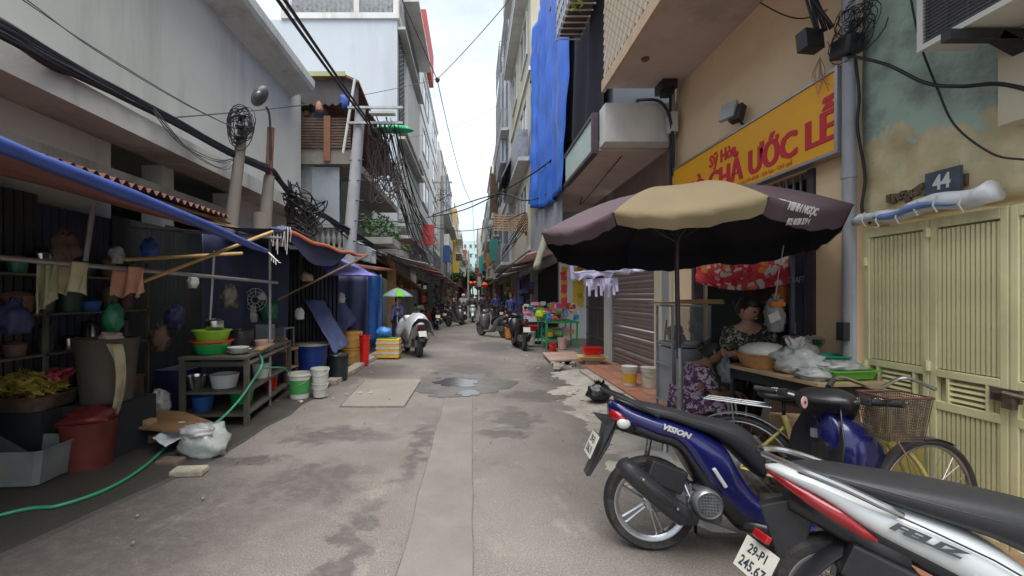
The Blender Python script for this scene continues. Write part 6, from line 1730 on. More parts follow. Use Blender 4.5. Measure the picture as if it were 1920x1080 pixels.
def wheel(parent, M, r=.268, w=.095, spokes=5, rim_m=None, disc=False):
    t = MB().lathe([(r * .80, -w * .42), (r * .93, -w * .5), (r * .985, -w * .28), (r, 0), (r * .985, w * .28), (r * .93, w * .5), (r * .80, w * .42), (r * .78, 0), (r * .80, -w * .42)], n=48, axis='Y')
    wl_ = xf(t, M).build('wheel', m_rubber, parent, smooth=True)
    rm = MB().lathe([(r * .80, -w * .40), (r * .79, -w * .36), (r * .73, -w * .3), (r * .71, 0), (r * .73, w * .3), (r * .79, w * .36), (r * .80, w * .40), (r * .76, w * .40), (r * .69, w * .25), (r * .67, 0), (r * .69, -w * .25), (r * .76, -w * .40), (r * .80, -w * .40)], n=48, axis='Y')
    rm.lathe([(.0, -.045), (.035, -.045), (.04, -.02), (.04, .02), (.035, .045), (0, .045)], n=20, axis='Y')
    for k in range(spokes):
        for dq in (-.10, .10):
            q = 2 * pi * k / spokes + dq
            a = Vector((math.cos(q + dq * 1.5) * .036, 0, math.sin(q + dq * 1.5) * .036)); b_ = Vector((math.cos(q) * r * .70, 0, math.sin(q) * r * .70))
            rm.tube([a, a.lerp(b_, .5), b_], [.012, .008, .010], 6)
    xf(rm, M).build('rim', rim_m or m_rim, wl_, smooth=True)
    if False:
        gr_ = MB()
        for k in range(44):     # tread blocks
            q = 2 * pi * k / 44
            gr_.obox((math.cos(q) * r * .976, (.024 if k % 2 else -.024), math.sin(q) * r * .976), (.022, .03, .010), .4 if k % 2 else -.4, 0, pi / 2 - q)
        xf(gr_, M).build('tread', m_rubber, wl_, kind='stuff')
    if disc:
        d = MB().lathe([(.05, -.055), (.11, -.055), (.11, -.051), (.05, -.051), (.05, -.055)], n=28, axis='Y')
        xf(d, M).build('brake_disc', m_steel, wl_, smooth=True)
    return wl_
def number_plate(parent, M, l1, l2, w=.19, h_=.14):
    p = xf(MB().box(-w / 2, w / 2, -.002, .002, -h_ / 2, h_ / 2), M).build('number_plate', m_wplate, parent, bevel=0)
    fr_ = M @ Matrix.Translation((0, -.003, 0)) @ Matrix.Rotation(pi / 2, 4, 'X')
    text('plate_line', l1, fr_ @ Matrix.Translation((0, .012, 0)), .055, m_pltxt, p, .0005, .001, .9)
    text('plate_line', l2, fr_ @ Matrix.Translation((0, -.052, 0)), .06, m_pltxt, p, .0005, .001, .9)
    xf(MB().box(-w / 2 - .003, w / 2 + .003, .0025, .006, -h_ / 2 - .003, h_ / 2 + .003), M).build('plate_backing', m_black, p)
m_wplate = mat('plate_white', (.58, .57, .50), .4, 0, .06, 12)
m_pltxt = mat('plate_ink', (.03, .03, .05), .6)

def muffler(o):
    sm = MB().tube(smooth_path([(-.205, -.165, .555), (-.17, -.17, .515), (-.06, -.175, .415), (.06, -.17, .315), (.15, -.155, .25), (.21, -.12, .235)], 4), [.014] * 1 + [.045] * 3 + [.056] * 8 + [.058] * 4 + [.04] * 4 + [.02], 14)
    mo = sm.build('muffler', m_satin, o, smooth=True)
    MB().tube(smooth_path([(-.14, -.205, .50), (-.05, -.212, .42), (.05, -.205, .34), (.11, -.19, .29)], 4), [.012, .02, .026, .028, .03, .03, .03, .03, .028, .026, .02, .014, .01], 10).build('heat_shield', m_satin, mo, smooth=True)
    for (x, z) in ((-.10, .475), (.08, .325)): MB().lathe([(0, -.244), (.008, -.243), (.009, -.23)], (x, 0, z), 8, 'Y').build('screw', m_chrome, mo)
def scooter(name, label, paint, body, seat, text_, text_m, steer, plate, accent=None, white=False):
    o = thing(name, label, 'motorbike')
    rw = Matrix.Translation((0, 0, .270))
    wheel(o, rw)
    # body shell and its lower dark liner
    b_ = shell(dense(body, 4)).build('body', paint, o, smooth=2)
    shell([(x, zb - .035, (zb + zt) / 2, hw * .86) for (x, zb, zt, hw) in dense(body, 3) if x > -.12]).build('under_body', m_satin, o, smooth=2)
    shell(dense(seat, 4), e=2.9).build('seat', m_vinyl, o, smooth=2)
    sb = seat
    st = MB()
    for sgn in (-1, 1): st.tube(smooth_path([(s_[0], sgn * s_[3] * .97, (s_[1] + s_[2]) / 2 + .012) for s_ in sb[1:-1]], 4), .003, 5)
    st.build('seat_piping', m_black, o)
    # grab rail
    rail_m = m_chrome if white else m_satin
    x0_, z0_ = body[0][0], seat[0][2]
    g = MB()
    for sgn in (-1, 1):
        if white: pts_ = [(-.285, sgn * .045, .825), (-.19, sgn * .13, .81), (-.06, sgn * .165, .775), (.06, sgn * .165, .725), (.12, sgn * .15, .695)]
        else: pts_ = [(-.262, sgn * .02, .925), (-.20, sgn * .10, .905), (-.10, sgn * .145, .865), (.02, sgn * .145, .80)]
        g.tube(smooth_path(pts_, 5), .0135 if white else .011, 8)
    if white: g.tube([(-.285, -.045, .825), (-.298, 0, .83), (-.285, .045, .825)], .014, 8)
    else: g.tube([(-.262, -.02, .925), (-.27, 0, .928), (-.262, .02, .925)], .012, 8)
    g.build('grab_rail', rail_m, o, smooth=True)
    # swing arm, engine, belt case, fan cover
    e_ = MB()
    e_.obox((.10, -.085, .36), (.20, .055, .14), 0, 0, rad(8))
    e_.obox((.24, -.03, .29), (.26, .17, .15), 0, 0, rad(5))
    e_.tube([(0, -.07, .27), (.15, -.075, .29), (.3, -.07, .27)], [.035, .03, .03], 8)
    e_.tube([(0, .09, .27), (.12, .10, .27), (.36, .10, .28)], [.075, .085, .09], 12)
    eo = e_.build('engine', m_eng, o, smooth=True, bevel=.006)
    f_ = MB().lathe([(.03, -.172), (.062, -.168), (.078, -.15), (.084, -.12), (.084, -.06)], (.273, 0, .325), 26, 'Y'); f_.build('fan_cover', m_eng, o, smooth=True)
    gl = MB()
    for i in range(-3, 4):
        L = math.sqrt(max(0, .055 ** 2 - (i * .016) ** 2))
        gl.box(.273 - L, .273 + L, -.178, -.172, .325 + i * .016 - .002, .325 + i * .016 + .002).box(.273 + i * .016 - .002, .273 + i * .016 + .002, -.178, -.172, .325 - L, .325 + L)
    gl.build('fan_grille', m_steel, o)
    MB().lathe([(.066, -.168), (.070, -.176), (.076, -.170), (.082, -.15)], (.273, 0, .325), 26, 'Y').build('fan_ring', m_steel, o, smooth=True)
    MB().obox((.06, -.10, .46), (.21, .09, .13), 0, 0, rad(20)).build('air_box', m_satin, o, bevel=.012)
    bo = MB()
    for (x, z) in ((.13, .33), (.19, .42), (.20, .30), (.17, .36), (.05, .30)): bo.lathe([(.008, -.125), (.008, -.11)], (x, 0, z), 6, 'Y')
    bo.tube([(.16, -.12, .42), (.18, -.14, .36), (.17, -.12, .30)], .006, 5).obox((.20, -.12, .36), (.035, .03, .06))
    bo.build('bolts', m_chrome, o)
    # muffler and heat shield
    if not white: muffler(o)
    sh = MB().tube([(-.02, .10, .32), (.05, .10, .66)], .016, 8)
    sh.tube([(.0 + .002 * i * .35 + .022 * math.cos(i * .9) * .3, .10 + .026 * math.cos(i * .9), .38 + i * .0065) for i in range(40)], .005, 4)
    sh.tube([(.08, -.05, .58), (.09, -.05, .70)], .02, 8)
    sh.build('shock_absorber', m_steel, o, smooth=True)
    # foot peg bracket and stand
    MB().obox((.335, -.165, .475), (.022, .02, .12), 0, 0, rad(-32)).build('foot_peg', m_clearl if not white else m_chrome, o, bevel=.008)
    MB().prism([(.20, -.13, .245), (.34, -.13, .20), (.44, -.13, .165), (.30, -.13, .165), (.22, -.13, .20)], (0, .03, 0)).build('stand_bracket', m_rim, o, bevel=.004)
    MB().tube([(.30, .10, .18), (.34, .20, .02)], .010, 6).build('side_stand', m_black, o)
    # rear mudguard, tail lamp and plate
    if white:
        MB().sheet(lambda u, v: (.0 + .32 * math.cos(rad(146 - 101 * u)) * (1.0), -.10 + .20 * v, .27 + .33 * math.sin(rad(200 - 150 * u)) - .05 * (2 * v - 1) ** 2), 20, 8, .006).build('rear_mudguard', m_satin, o, smooth=2)
        MB().prism([(-.30, -.03, .60), (-.16, -.03, .66), (-.10, -.03, .64), (-.18, -.03, .30), (-.215, -.03, .32)], (0, .06, 0)).build('plate_holder', m_satin, o, bevel=.006)
        number_plate(o, Matrix.Translation((-.325, -.09, .39)) @ Matrix.Rotation(rad(-62), 4, 'Z') @ Matrix.Rotation(rad(-28), 4, 'X'), *plate)
        MB().obox((-.30, -.08, .492), (.025, .08, .035), rad(28), 0, rad(30)).build('plate_reflector', m_tailred, o, bevel=.006)
        for sgn in (-1, 1):
            MB().loft([[Vector((x, sgn * (hw + .004), z - t_)), Vector((x, sgn * (hw - .02), z - t_ * 1.1)), Vector((x, sgn * (hw - .02), z + t_)), Vector((x, sgn * (hw + .004), z + t_))] for (x, z, t_, hw) in
                       [(-.27, .750, .006, .02), (-.22, .727, .015, .085), (-.15, .693, .025, .118), (-.06, .648, .028, .140), (.01, .606, .020, .150), (.05, .588, .006, .152)]]).build('tail_light', m_tailred, o, smooth=2)
        shell([(-.20, .60, .70, .07), (-.1, .56, .68, .11), (.02, .50, .62, .13), (.15, .46, .58, .135)]).build('tail_under', m_satin, o, smooth=2)
    else:
        MB().prism([(-.32, -.05, .78), (-.20, -.07, .765), (.0, -.08, .70), (.12, -.08, .66), (.05, -.08, .635), (-.12, -.07, .68), (-.20, -.05, .70), (-.24, -.05, .60), (-.35, -.04, .42), (-.375, -.04, .415), (-.29, -.05, .60), (-.26, -.05, .72)][::-1], (0, .12, 0)).build('rear_mudguard', m_satin, o, bevel=.006)
        number_plate(o, Matrix.Translation((-.335, .0, .60)) @ Matrix.Rotation(rad(-90), 4, 'Z') @ Matrix.Rotation(rad(-24), 4, 'X'), *plate)
        tl = shell([(-.235, .765, .80, .02), (-.225, .745, .825, .07), (-.19, .725, .83, .098), (-.15, .72, .79, .112)])
        tl.build('tail_light', m_tailred, o, smooth=2)
        for sgn in (-1, 1): MB().ball((-.165, sgn * .098, .745), .034, 10, 8, sx=1.2, sy=.5, sz=.9).build('turn_lens', m_clearl, o, smooth=2)
    # floor, leg shield and front cover
    shell([(.48, .15, .25, .12), (.62, .13, .23, .155), (.82, .14, .22, .165), (.95, .17, .30, .165)]).build('footboard', m_satin, o, smooth=2)
    def shieldf(off, wk=1.0):
        def fn(u, v):
            z = .22 + .66 * v
            w = (.17 + .05 * math.sin(v * pi * .9)) * wk * (1 - .35 * max(0, v - .7) / .3)
            y = -w + 2 * w * u
            x = .93 + .06 * v + .07 * v * v - (2 * u - 1) ** 2 * .05 + off
            return (x, y, z)
        return fn
    MB().sheet(shieldf(0), 12, 14, .008).build('leg_shield', m_satin, o, smooth=2)
    fcov = shell(dense([(.985, .34, .84, .15), (1.06, .36, .84, .175), (1.15, .42, .80, .165), (1.23, .50, .73, .12), (1.29, .56, .68, .06)], 4), e=2.3)
    fcov.build('front_cover', paint, o, smooth=2)
    MB().obox((.99, 0, .60), (.06, .14, .12)).build('glove_box', m_black, o, bevel=.02)
    MB().obox((.945, .0, .70), (.02, .03, .05)).build('bag_hook', m_rim, o)
    # steered group: forks, wheel, mudguard, bars
    ST = Matrix.Translation((1.03, 0, 0)) @ Matrix.Rotation(steer, 4, 'Z') @ Matrix.Translation((-1.03, 0, 0))
    wheel(o, ST @ Matrix.Translation((1.245, 0, .27)), r=.268, disc=True)
    fk = MB()
    for sgn in (-1, 1): fk.tube([(1.245, sgn * .068, .27), (1.13, sgn * .068, .62)], .017, 8)
    xf(fk, ST).build('front_fork', m_steel, o, smooth=True)
    fg = MB().sheet(lambda u, v: (1.245 + .31 * math.cos(rad(20 + 130 * u)), (-.062 + .124 * v), .27 + .31 * math.sin(rad(20 + 130 * u)) - .03 * (2 * v - 1) ** 2), 16, 6, .005)
    xf(fg, ST).build('front_mudguard', paint, o, smooth=2)
    hb = MB().tube(smooth_path([(.93, -.345, .925), (.96, -.2, .915), (1.0, -.06, .88), (1.0, .06, .88), (.96, .2, .915), (.93, .345, .925)], 5), .012, 8)
    xf(hb, ST).build('handlebar', m_steel, o, smooth=True)
    for sgn in (-1, 1):
        xf(MB().tube([(.933, sgn * .35, .926), (.95, sgn * .235, .918)], .019, 10), ST).build('grip', m_rubber, o, smooth=True)
        xf(MB().obox((.955, sgn * .20, .918), (.05, .05, .045)), ST).build('switch_pod', m_black, o, bevel=.01)
        xf(MB().tube(smooth_path([(.985, sgn * .19, .93), (1.03, sgn * .23, .925), (1.01, sgn * .36, .925)], 4), .006, 6), ST).build('brake_lever', m_chrome, o, smooth=True)
    xf(shell(dense([(.90, .885, .905, .05), (.935, .86, .935, .13), (1.0, .80, .965, .15), (1.08, .77, .95, .13), (1.15, .80, .90, .07)], 3)), ST).build('handlebar_cover', m_satin if not white else paint, o, smooth=2)
    xf(shell([(1.12, .85, .93, .07), (1.16, .86, .92, .06)]), ST).build('headlight', m_clearl, o, smooth=2)
    # lettering on both flanks
    if text_:
        for sgn in ((-1,) if not white else (-1,)):
            body_ = dense(body, 6)
            x, z, sl, sz, wd = text_[1:]
            hw = min(body_, key=lambda q: abs(q[0] - x))[3]
            text('lettering', text_[0], frame((x, -(hw + (.010 if white else .0045)), z), (1, 0, sl), (0, 0, 1)), sz, text_m, o, .002, .002, wd, shear=.25)
    return o
m_bpaint = mat('scooter_blue', (.009, .011, .10), .26, .2, .15, 3, bump=0, coat=.8)
m_wpaint = mat('scooter_white', (.62, .65, .65), .25, 0, .05, 3, bump=0, coat=.6)
body_b = [(-.235, .80, .845, .03), (-.19, .765, .865, .085), (-.10, .72, .835, .125), (.015, .672, .80, .145), (.14, .63, .765, .155), (.24, .47, .735, .160), (.33, .34, .69, .160), (.41, .255, .63, .155), (.47, .21, .52, .145), (.56, .175, .38, .14), (.70, .155, .26, .15), (.90, .15, .24, .155), (1.0, .18, .30, .12)]
seat_b = [(-.19, .862, .885, .05), (-.10, .825, .868, .105), (.0, .79, .852, .128), (.10, .765, .835, .138), (.22, .725, .800, .142), (.34, .68, .775, .138), (.45, .60, .760, .128), (.55, .50, .715, .115), (.62, .44, .62, .09), (.65, .45, .54, .05)]
o = scooter('blue_scooter', 'dark blue scooter parked side-on at the kerb, its handlebar turned away', m_bpaint, body_b, seat_b, ('VISION', .105, .71, -.36, .042, 1.2), mat('decal_silver', (.6, .6, .62), .3, .3, .05), rad(38), ('29-E1', '336.71'))
tag(o, o['label'], 'motorbike'); place(o, (1.06, 2.60, .0), rad(-5), rad(-4))
xs = MB().lathe([(0, 0), (.036, 0), (.036, .006), (0, .008)], (0, 0, 0), 20, 'Y')
STB = Matrix.Translation((1.03, 0, 0)) @ Matrix.Rotation(rad(38), 4, 'Z') @ Matrix.Translation((-1.03, 0, 0))
body_w = [(-.275, .755, .77, .015), (-.225, .735, .772, .07), (-.155, .705, .772, .11), (-.09, .675, .762, .132), (.02, .60, .735, .150), (.12, .55, .712, .155), (.22, .505, .690, .158), (.32, .455, .655, .158), (.42, .39, .60, .155), (.50, .28, .53, .15), (.60, .18, .42, .145), (.75, .14, .28, .15), (.95, .14, .26, .15)]
seat_w = [(-.17, .765, .79, .07), (-.08, .755, .80, .115), (.05, .725, .80, .138), (.22, .68, .795, .146), (.38, .64, .785, .142), (.52, .58, .77, .125), (.60, .55, .75, .09), (.63, .56, .66, .05)]
o = scooter('white_scooter', 'white scooter with red tail light and silver grab rail cut off in the near corner', m_wpaint, body_w, seat_w, ('FELIZ', .17, .618, -.33, .041, 2.0), mat('decal_dark', (.07, .08, .09), .4), rad(0), ('29-P1', '245.67'), white=True)
place(o, (1.505, 1.745, .0), rad(-26), rad(-3))
st_ = MB()
st_.tube([(-.05, -.150, .755), (.05, -.1595, .715), (.2, -.161, .66), (.35, -.160, .60), (.45, -.157, .545)], .0035, 5)
xx = st_.build('side_stripe', m_satin, None)
xx.parent = o
# pinkish round inspection sticker on the blue scooter's bar cover
xx = xf(MB().lathe([(0, 0), (.034, 0), (.034, .005), (0, .006)], (0, 0, 0), 22, 'Y'), Matrix.Translation((.86, -.07, .885)) @ Matrix.Rotation(rad(35), 4, 'Z')).build('round_sticker', mat('sticker_pink', (.60, .36, .36), .5), None)
xx.parent = bpy.data.objects['blue_scooter']
xx = xf(MB().lathe([(0, 0), (.010, 0), (.010, .004), (0, .005)], (0, -.003, 0), 12, 'Y'), Matrix.Translation((.86, -.07, .885)) @ Matrix.Rotation(rad(35), 4, 'Z')).build('sticker_dot', m_tailred, None)
xx.parent = bpy.data.objects['blue_scooter']

# ---- lighter scooter for the distance: the same outline in fewer parts
def far_scooter(name, paint, cover=None, seatm=None):
    o = thing(name, 'x', 'motorbike')
    for x in (0, 1.22):
        t = MB().lathe([(.2, -.04), (.25, -.045), (.268, 0), (.25, .045), (.2, .04), (.19, 0), (.2, -.04)], (x, 0, .27), 20, 'Y').build('wheel', m_rubber, o, smooth=True)
        MB().lathe([(0, -.02), (.05, -.035), (.17, -.02), (.195, -.035), (.2, 0), (.195, .035), (.17, .02), (.05, .035), (0, .02)], (x, 0, .27), 16, 'Y').build('rim', m_eng, t, smooth=True)
    shell(dense(body_b, 2), 12).build('body', paint, o, smooth=2)
    shell(dense(seat_b, 2), 12).build('seat', seatm or m_vinyl, o, smooth=2)
    MB().obox((.15, 0, .33), (.36, .22, .18)).tube([(-.2, -.16, .5), (.15, -.16, .25)], .05, 8).build('engine', m_eng, o, bevel=.02)
    MB().prism([(-.32, -.05, .78), (.0, -.08, .70), (.05, -.08, .635), (-.20, -.05, .70), (-.375, -.04, .415), (-.29, -.05, .60)][::-1], (0, .12, 0)).build('rear_mudguard', m_satin, o)
    MB().obox((-.34, 0, .60), (.01, .19, .14), 0, 0, rad(24)).build('number_plate', m_wplate, o)
    shell([(-.235, .74, .81, .05), (-.19, .73, .83, .09)]).build('tail_light', m_tailred, o)
    shell([(.93, .25, .86, .17), (1.06, .36, .88, .20), (1.2, .48, .78, .16), (1.28, .55, .68, .06)], 12).build('front_cover', paint, o, smooth=2)
    MB().tube([(1.22, 0, .30), (1.08, 0, .65)], .05, 8).sheet(lambda u, v: (1.22 + .31 * math.cos(rad(20 + 130 * u)), -.06 + .12 * v, .27 + .31 * math.sin(rad(20 + 130 * u))), 8, 2, .01).build('fork', paint, o)
    MB().tube([(.93, -.35, .98), (1.0, 0, .92), (.93, .35, .98)], .016, 6).build('handlebar', m_black, o)
    shell([(.93, .86, .98, .12), (1.05, .84, 1.0, .15), (1.14, .86, .94, .08)], 12).build('headlight_cowl', paint, o, smooth=2)
    for sgn in (-1, 1):
        MB().tube([(.98, sgn * .2, .97), (.96, sgn * .28, 1.12)], .006, 5).ball((.955, sgn * .29, 1.15), .06, 10, 6, sx=.3).build('mirror', m_black, o, smooth=2)
    if cover:
        MB().sheet(lambda u, v: (-.25 + 1.55 * u, (-.33 + .66 * v), .96 + .12 * math.sin(u * 6) - .5 * abs(2 * v - 1) ** 3 + .03 * noise.noise(Vector((u * 9, v * 9, 0)))), 20, 14, .006).build('rain_cover', cover, o, smooth=2)
    return o
m_sc = {'black': m_satin, 'red': mat('scooter_red', (.28, .02, .02), .3, 0, .1, 3, bump=0, coat=.6), 'grey': mat('scooter_grey', (.16, .16, .17), .3, .3, .1, 3, bump=0, coat=.6), 'white': m_wpaint, 'brown': mat('scooter_maroon', (.10, .035, .04), .3, 0, .1, 3, bump=0, coat=.6), 'mint': mat('scooter_mint', (.45, .56, .52), .3, 0, .1, 3, bump=0, coat=.6)}
m_silver = mat('silver_cover', (.52, .53, .55), .35, .2, .15, 5, .4, 14)
protos = {}
def put_scooter(kind, x, y, deg, label, cover=None):
    key = (kind, bool(cover))
    if key not in protos:
        protos[key] = far_scooter('parked_scooter', m_sc[kind], cover)
        o = protos[key]
    else:
        o = copy_tree(protos[key])
    o.name = 'parked_scooter'
    o.location = (x, y, .0); o.rotation_euler = (0, 0, rad(deg))
    tag(o, label, 'motorbike', 'motorbikes along the street')
    return o
put_scooter('white', -1.30, 10.7, 112, 'white motorbike with silver rain cover parked past the striped crate', m_silver)
put_scooter('black', 1.42, 12.0, 97, 'black motorbike seen from behind next to the snack stall')
put_scooter('grey', 1.15, 15.6, 130, 'grey motorbike slanted beside the orange crates on the right')
put_scooter('black', -1.55, 19.5, 100, 'black motorbike behind the silver covered one on the left')
put_scooter('grey', -1.15, 21.5, 60, 'grey motorbike slanted out into the lane on the left')
put_scooter('brown', -1.8, 24.5, 80, 'maroon motorbike further along the left kerb')
put_scooter('black', -1.6, 28.5, 110, 'black motorbike far along the left kerb by the red shop')
put_scooter('brown', 1.45, 18.5, 80, 'maroon motorbike behind the slanted grey one on the right')
put_scooter('black', 1.5, 23, 95, 'black motorbike in front of the mossy right houses')
put_scooter('grey', -1.75, 34, 90, 'grey motorbike parked far down the left side')
put_scooter('red', 1.4, 29, 85, 'red motorbike parked far down the right side')
put_scooter('black', -1.9, 16.6, 95, 'black motorbike close to the left shop pillar')
RID1 = put_scooter('brown', -.45, 23.5, 92, 'maroon motorbike ridden away down the middle of the lane')
RID2 = put_scooter('mint', .03, 26.0, -90, 'pale mint scooter riding towards us in the lane')

# ================================================================== BICYCLE
m_byel = mat('bicycle_yellow', (.52, .44, .13), .4, 0, .1, 5, .1, stain=(.3, .2, .08), stain_amt=.4, stain_scale=8)
m_btyre = mat('bicycle_tyre', (.05, .045, .045), .8, 0, .3, 9, .2)
m_wick = mat('basket_brown', (.12, .08, .055), .75, 0, .35, 20, .3)
bk = thing('bicycle', 'yellow bicycle with a brown wire basket leaning before the yellow gate', 'bicycle', (2.1, 2.7, 0))
rc, fc = Vector((1.86, 3.02, .33)), Vector((2.53, 2.44, .35))
dirb = (fc - rc); dirb.z = 0; dirb.normalize(); sideb = Vector((-dirb.y, dirb.x, 0))
def bwheel(c, d, r=.325):
    d = Vector(d).normalized(); n_ = Vector((-d.y, d.x, 0))
    cir = [c + d * math.cos(2 * pi * k / 48) * r + Vector((0, 0, math.sin(2 * pi * k / 48) * r)) for k in range(49)]
    w_ = MB().tube(cir, .019, 8, False).build('wheel', m_btyre, bk, smooth=True)
    MB().tube([c + (p - c) * .935 for p in cir], .011, 6, False).build('rim', m_steel, w_, smooth=True)
    s_ = MB()
    for k in range(28):
        q = 2 * pi * k / 28; sg = .03 if k % 2 else -.03
        s_.tube([c + n_ * sg + d * math.cos(q + .3 * (1 if k % 4 < 2 else -1)) * .022 + Vector((0, 0, math.sin(q) * .022)), c + d * math.cos(q) * r * .93 + Vector((0, 0, math.sin(q) * r * .93))], .0016, 3, False)
    s_.tube([c - n_ * .045, c + n_ * .045], .018, 10)
    s_.build('spokes', m_steel, w_)
    return cir
bwheel(rc, dirb)
fd = Vector((.985, .17, 0))
bwheel(fc, fd, .34)
bb = rc + dirb * .36; bb.z = .30
seat_t = rc + dirb * .24; seat_t.z = .72
head_t, head_b = fc - dirb * .20, fc - dirb * .15
head_t.z, head_b.z = .92, .68
fr_ = MB()
fr_.tube(smooth_path([head_b, (head_b + bb) / 2 + Vector((0, 0, -.10)), bb], 5), .019, 10)
fr_.tube(smooth_path([head_b + Vector((0, 0, .06)), (head_b + bb) / 2 + Vector((0, 0, .02)), bb + Vector((-.02, 0, .12))], 5), .016, 10)
fr_.tube([bb, seat_t], .017, 10).tube([head_b, head_t], .021, 10)
for sg in (-.05, .05):
    fr_.tube([rc + sideb * sg, bb + sideb * sg * .5], .011, 6).tube([rc + sideb * sg, seat_t + sideb * sg * .3 - Vector((0, 0, .08))], .010, 6)
fr_.build('frame', m_byel, bk, smooth=True)
fk_ = MB()
for sg in (-.05, .05):
    n_ = Vector((-fd.y, fd.x, 0))
    fk_.tube(smooth_path([fc + n_ * sg, fc + n_ * sg + Vector((-.07, .01, .2)), head_b + n_ * sg * .9 + Vector((0, 0, .0))], 5), .012, 8)
fk_.build('fork', m_byel, bk, smooth=True)
fm = MB().sheet(lambda u, v: fc + fd * math.cos(rad(60 + 130 * u)) * .36 + Vector((0, 0, .36 * math.sin(rad(60 + 130 * u)))) + Vector((-fd.y, fd.x, 0)) * (.05 * (v - .5)), 18, 3, .003)
fm.build('front_mudguard', m_btyre, bk, smooth=2)
MB().sheet(lambda u, v: rc + dirb * math.cos(rad(20 + 150 * u)) * .365 + Vector((0, 0, .365 * math.sin(rad(20 + 150 * u)))) + sideb * (.07 * (v - .5)), 18, 3, .003).build('rear_mudguard', m_steel, bk, smooth=2)
r_ = MB()
for sg in (-.06, 0, .06): r_.tube([rc + sideb * sg - dirb * .22 + Vector((0, 0, .44)), rc + sideb * sg + dirb * .18 + Vector((0, 0, .44))], .006, 5)
for t_ in (-.2, 0, .17): r_.tube([rc + dirb * t_ + sideb * -.06 + Vector((0, 0, .44)), rc + dirb * t_ + sideb * .06 + Vector((0, 0, .44))], .005, 5)
for sg in (-.06, .06): r_.tube([rc + sideb * sg, rc + sideb * sg - dirb * .05 + Vector((0, 0, .44))], .006, 5)
r_.build('carrier', m_steel, bk)
MB().tube([seat_t, seat_t + Vector((0, 0, .1))], .012, 6).ball(tuple(seat_t + Vector((-.02, .02, .13))), .11, 12, 8, sx=1.2, sy=.8, sz=.35).build('saddle', m_vinyl, bk, smooth=2)
cp = MB().tube([bb - sideb * .08, bb + sideb * .08], .012, 8).tube([bb - sideb * .08, bb - sideb * .08 + Vector((.05, -.03, -.15))], .009, 6)
cp.obox(tuple(bb - sideb * .12 + Vector((.05, -.03, -.16))), (.09, .06, .02)); cp.lathe([(.08, -.002), (.08, .002)], tuple(bb - sideb * .05), 24, 'Y')
cp.build('crank', m_steel, bk)
hbp = smooth_path([head_t + Vector((-.30, -.02, .05)), head_t + Vector((-.2, .02, .10)), head_t + Vector((0, .0, .04)), head_t + Vector((.16, -.0, .10)), head_t + Vector((.2, -.14, .06))], 5)
MB().tube(hbp, .011, 8).build('handlebar', m_chrome, bk, smooth=True)
MB().tube(hbp[:4], .016, 8).build('grip', m_rubber, bk, smooth=True)
# wire basket: tapered, open top, many wires
bx0 = at(1676, 778, 2.36)
def bp_(u, v, face):
    w = .12 - .03 * (1 - v); d_ = .09 - .02 * (1 - v); z = bx0.z - .12 + .23 * v
    x = -w + 2 * w * u
    if face == 0: return Vector((bx0.x + x, bx0.y - d_, z))
    if face == 1: return Vector((bx0.x + x, bx0.y + d_, z))
    if face == 2: return Vector((bx0.x - w, bx0.y - d_ + 2 * d_ * u, z))
    return Vector((bx0.x + w, bx0.y - d_ + 2 * d_ * u, z))
bm_ = MB()
for f_ in range(4):
    nn = 22 if f_ < 2 else 14
    for i in range(nn + 1): bm_.tube([bp_(i / nn, 0, f_), bp_(i / nn, 1, f_)], .0022, 3, False)
    for j in range(17): bm_.tube([bp_(0, j / 16, f_), bp_(1, j / 16, f_)], .0022, 3, False)
for i in range(12): bm_.tube([(bx0.x - .12 + .24 * i / 11, bx0.y - .07, bx0.z - .12), (bx0.x - .12 + .24 * i / 11, bx0.y + .07, bx0.z - .12)], .0022, 3, False)
bo_ = bm_.build('basket', m_wick, bk)
MB().tube([bp_(0, 1, 0), bp_(1, 1, 0), bp_(1, 1, 1), bp_(0, 1, 1), bp_(0, 1, 0)], .007, 6).build('rim', mat('basket_rim', (.12, .045, .04), .5), bo_)
MB().tube([tuple(bx0 + Vector((.02, .0, -.14))), tuple(fc + Vector((.02, -.05, 0)))], .004, 5).tube([tuple(bx0 + Vector((-.1, .05, -.13))), tuple(head_b)], .006, 5).build('basket_stay', m_chrome, bk)
tag(MB().obox((2.22, 2.95, .56), (.30, .22, .24), rad(-12)).build('cardboard_box', mat('cardboard', (.32, .21, .12), .85, 0, .15, 4, .2)), 'brown cardboard box standing behind the bicycle frame', 'box')
tag(crumple((2.0, 3.15, .30), .16, 1, 1, 1.1, .4, 140, 'white_bundle', m_bagw, None), 'whitish plastic bundle under the food table', 'bundle')
tag(MB().box(2.55, 2.85, 2.75, 3.0, .12, .62).build('olive_crate', mat('olive_box', (.30, .26, .07), .7, 0, .2, 4), bevel=.006), 'olive yellow box between the bicycle and the drainpipe', 'box')
tag(MB().box(2.45, 2.8, 3.15, 3.6, .42, .66).build('brown_carton', mat('carton_dark', (.20, .12, .09), .85, 0, .2, 4), bevel=.004), 'dark brown carton on the shelf under the food table', 'box')
